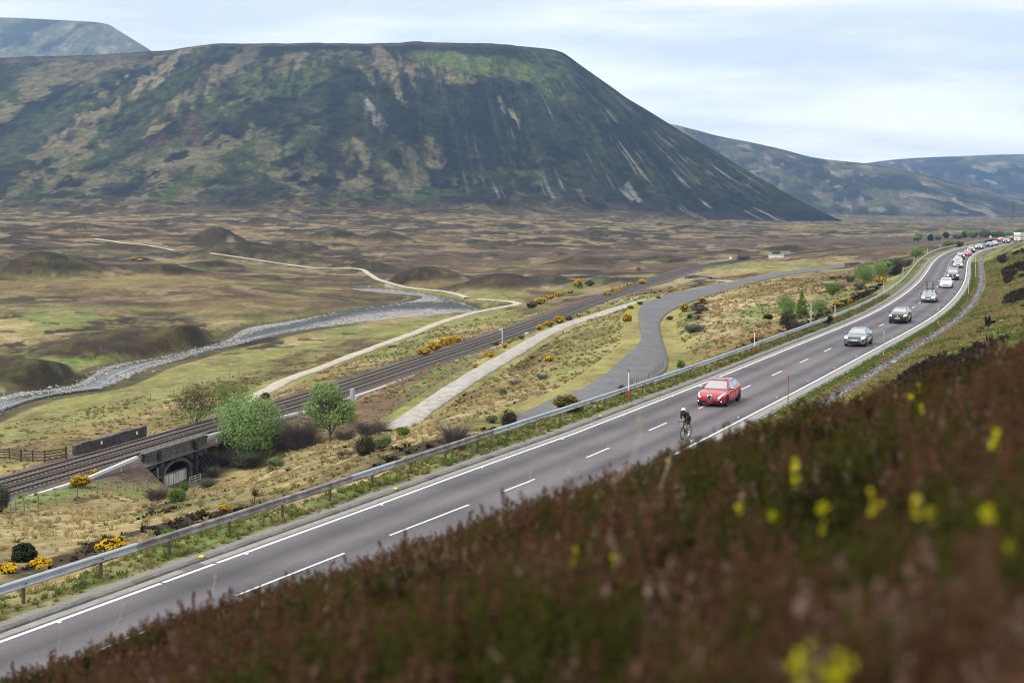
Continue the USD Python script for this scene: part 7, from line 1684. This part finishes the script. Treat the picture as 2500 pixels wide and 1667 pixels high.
def hand(h, s):
    fw = np.array([.9, -s * .1, .35]); out = m3.Manifold.batch_hull([sph(h, .026), sph(h + fw * .06 + [0, s * .02, 0], .018), sph(h + fw * .06 - [0, s * .02, 0], .018)])
    for j in range(4):
        b0 = h + fw * .06 + np.array([0, (j - 1.5) * .019, 0]); out = out + limb([(b0, .0095), (b0 + [.028, 0, -.004], .009), (b0 + [.040, 0, -.026], .0085), (b0 + [.026, 0, -.040 + .003 * abs(j - 1)], .008)], 8)
    return out + limb([(h + [.01, -s * .02, .0], .012), (h + [.035, -s * .036, .018], .010), (h + [.06, -s * .034, .022], .009)], 8)
torso = m3.Manifold.batch_hull([sph(pelvis + [0, s * .075, 0], .105) for s in (1, -1)] + [sph(belly + [0, s * .06, 0], .105) for s in (1, -1)]) + m3.Manifold.batch_hull([sph(belly + [0, s * .06, 0], .105) for s in (1, -1)] + [sph(chest + [0, s * .085, 0], .115) for s in (1, -1)]) + m3.Manifold.batch_hull([sph(chest + [0, s * .085, 0], .115) for s in (1, -1)] + [sph(shL, .062), sph(shR, .062)])
face = m3.Manifold.batch_hull([sph(head + [0, 0, .02], .088, 16), sph(head + [.045, 0, -.055], .052, 16), sph(head + [.06, 0, .0], .06, 16)]) + sph(head + [.118, 0, -.025], .016) + sph(head + [0, .088, -.01], .018) + sph(head + [0, -.088, -.01], .018)
skin = torso + limb([(neck - [.06, 0, .06], .06), (neck, .056), (head, .06)]) + face
for sh, el, ha, s in ((shL, elL, haL, 1), (shR, elR, haR, -1)): skin = skin + limb([(sh, .056), ((sh + el) / 2, .048), (el, .040), ((el * .6 + ha * .4), .040), (ha, .026)]) + hand(ha, s)
for hp_, kn_, an_, pd in ((hipL, knL, anL, pdL), (hipR, knR, anR, pdR)): skin = skin + limb([(hp_, .098), ((hp_ + kn_) / 2, .080), (kn_, .056), (kn_ * .62 + an_ * .38, .056), (an_, .036), (pd + [.03, 0, .0], .034)])
obj('body', soft(skin, .016), 'skin', PR, True)
jer = m3.Manifold.batch_hull([sph(pelvis + [0, s * .075, 0], .114) for s in (1, -1)] + [sph(belly + [0, s * .06, 0], .114) for s in (1, -1)]) + m3.Manifold.batch_hull([sph(belly + [0, s * .06, 0], .114) for s in (1, -1)] + [sph(chest + [0, s * .085, 0], .124) for s in (1, -1)]) + m3.Manifold.batch_hull([sph(chest + [0, s * .085, 0], .124) for s in (1, -1)] + [sph(shL, .071), sph(shR, .071)]) + sph(neck - [.03, 0, .03], .068)
for sh, el, ha in ((shL, elL, haL), (shR, elR, haR)): jer = jer + limb([(sh, .066), ((sh + el) / 2, .058), (el, .049), (el * .45 + ha * .55, .046)])
obj('jersey', soft(jer, .022, 10), 'kit_black', PR, True)
sho = m3.Manifold.batch_hull([sph(pelvis + [0, s * .075, 0], .118) for s in (1, -1)] + [sph(pelvis + [.04, s * .07, .03], .11) for s in (1, -1)])
for hp_, kn_ in ((hipL, knL), (hipR, knR)): sho = sho + limb([(hp_, .108), ((hp_ + kn_) / 2, .090), (hp_ * .22 + kn_ * .78, .074)])
obj('shorts', soft(sho, .022, 10), 'kit_black', PR, True)
for kn_, an_, pd in ((knL, anL, pdL), (knR, anR, pdR)):
    obj('sock', soft(limb([(kn_ * .40 + an_ * .60, .056), (kn_ * .15 + an_ * .85, .045), (an_, .043)]), .018), 'sock_white', PR, True)
    obj('shoe', soft(m3.Manifold.batch_hull([sph(an_ + [-.02, 0, -.06], .036), sph(pd + [.02, 0, .01], .036), sph(pd + [.09, 0, .0], .028), sph(an_, .042)]), .018), 'shoe_white', PR, True)
hel = m3.Manifold.batch_hull([sph(head + [.02, 0, .05], .118, 18), sph(head + [-.10, 0, .055], .085, 16), sph(head + [-.19, 0, .045], .045, 12)]) - prism([(-1, -1), (2, -1), (2, head[2] + .025), (-1, head[2] - .02)], 'y', -1, 1)
hm = obj('helmet', soft(hel, .02, 4), 'helmet_white', PR, 50)
vs = (m3.Manifold.batch_hull([sph(head + [.028, 0, .02], .112, 20), sph(head + [.035, 0, -.02], .10, 20)]) ^ prism([(head[0] + .055, head[2] - .055), (head[0] + .3, head[2] - .055), (head[0] + .3, head[2] + .055), (head[0] + .055, head[2] + .055)], 'y', -.10, .10))
obj('visor', tri(vs), 'visor', hm, 40)
# two bicycles on the roof of the silver estate
(ex, ey), eyaw = EST
for s, lb, ty in ((1, 'bicycle on the silver estate roof, with olive tyres, right one in the picture', 'leaf_olive'), (-1, 'black bicycle on the silver estate roof, left one in the picture', 'tyre')):
    ox, oy = -.55, s * .36
    bicycle('roof_bicycle', lb, (ex + ox * math.cos(eyaw) - oy * math.sin(eyaw), ey + ox * math.sin(eyaw) + oy * math.cos(eyaw), zr(2) + 1.55), eyaw, 'bicycles on the roof rack', 'tyre', aero=False)
# small things on the road: reflective studs, drain cover
for px, py in ((1653, 1046), (1846, 1016), (1868, 1000), (1820, 1018), (2046, 869 + 0)):
    pass
ST_N = 0
for j in range(-9, 18):
    for o in (3.22, -3.05):
        t = m0 + 9 * j + 4.5 + (2.2 if o < 0 else 0)
        if t < 3 or t > LEN - 5: continue
        c = np.array([np.interp(t, k, CL[:, d]) for d in (0, 1)]) + np.array([np.interp(t, k, CLN[:, d]) for d in (0, 1)]) * (LQ(t) - .2 if o > 0 else o)
        an = math.atan2(*np.array([np.interp(t, k, CLT[:, 1]), np.interp(t, k, CLT[:, 0])]))
        s_ = obj('road_stud', rbox(.11, .10, .025, .008, (0, 0, 0)), 'plate_white', RD)
        UsdGeom.Xformable(s_).AddTranslateOp().Set(Gf.Vec3d(float(c[0]), float(c[1]), zr(o) + .016)); UsdGeom.Xformable(s_).AddRotateZOp().Set(math.degrees(an))
dcp = HERE(505, 1382)
obj('drain_cover', rbox(1.0, .46, .02, .008), 'concrete_dark', None, kind='structure')
dcx = UsdGeom.Xformable(stage.GetPrimAtPath('/World/drain_cover')); i_ = _cltree.query(dcp[:2])[1]; dcc = CL[i_] + CLN[i_] * (LQ(i_) + .36)
dcx.AddTranslateOp().Set(Gf.Vec3d(float(dcc[0]), float(dcc[1]), .028)); dcx.AddRotateZOp().Set(math.degrees(math.atan2(CLT[i_][1], CLT[i_][0])))
plain('marker_yellow', (.75, .55, .02), .6)
for px, py in ((496, 1366), (977, 1200), (1466, 1019)):
    c = HERE(px, py); i_ = _cltree.query(c[:2])[1]; c = CL[i_] + CLN[i_] * (LQ(i_) + .76)
    obj('yellow_marker', rbox(.16, .2, .06, .015, (c[0], c[1], .13)), 'marker_yellow', KB)
# ------------------------------------------------------------------ air
mat('haze', {'v': ('principled_volume', {'color': (.30, .57, 1.0), 'density': 7.5e-5, 'anisotropy': 0.2})}, surface=None, volume='v.volume')
hz = trimesh.creation.box([9000, 8400, 900]); hz.apply_translation([0, 3700, 400])
obj('haze', hz, 'haze', kind='stuff')
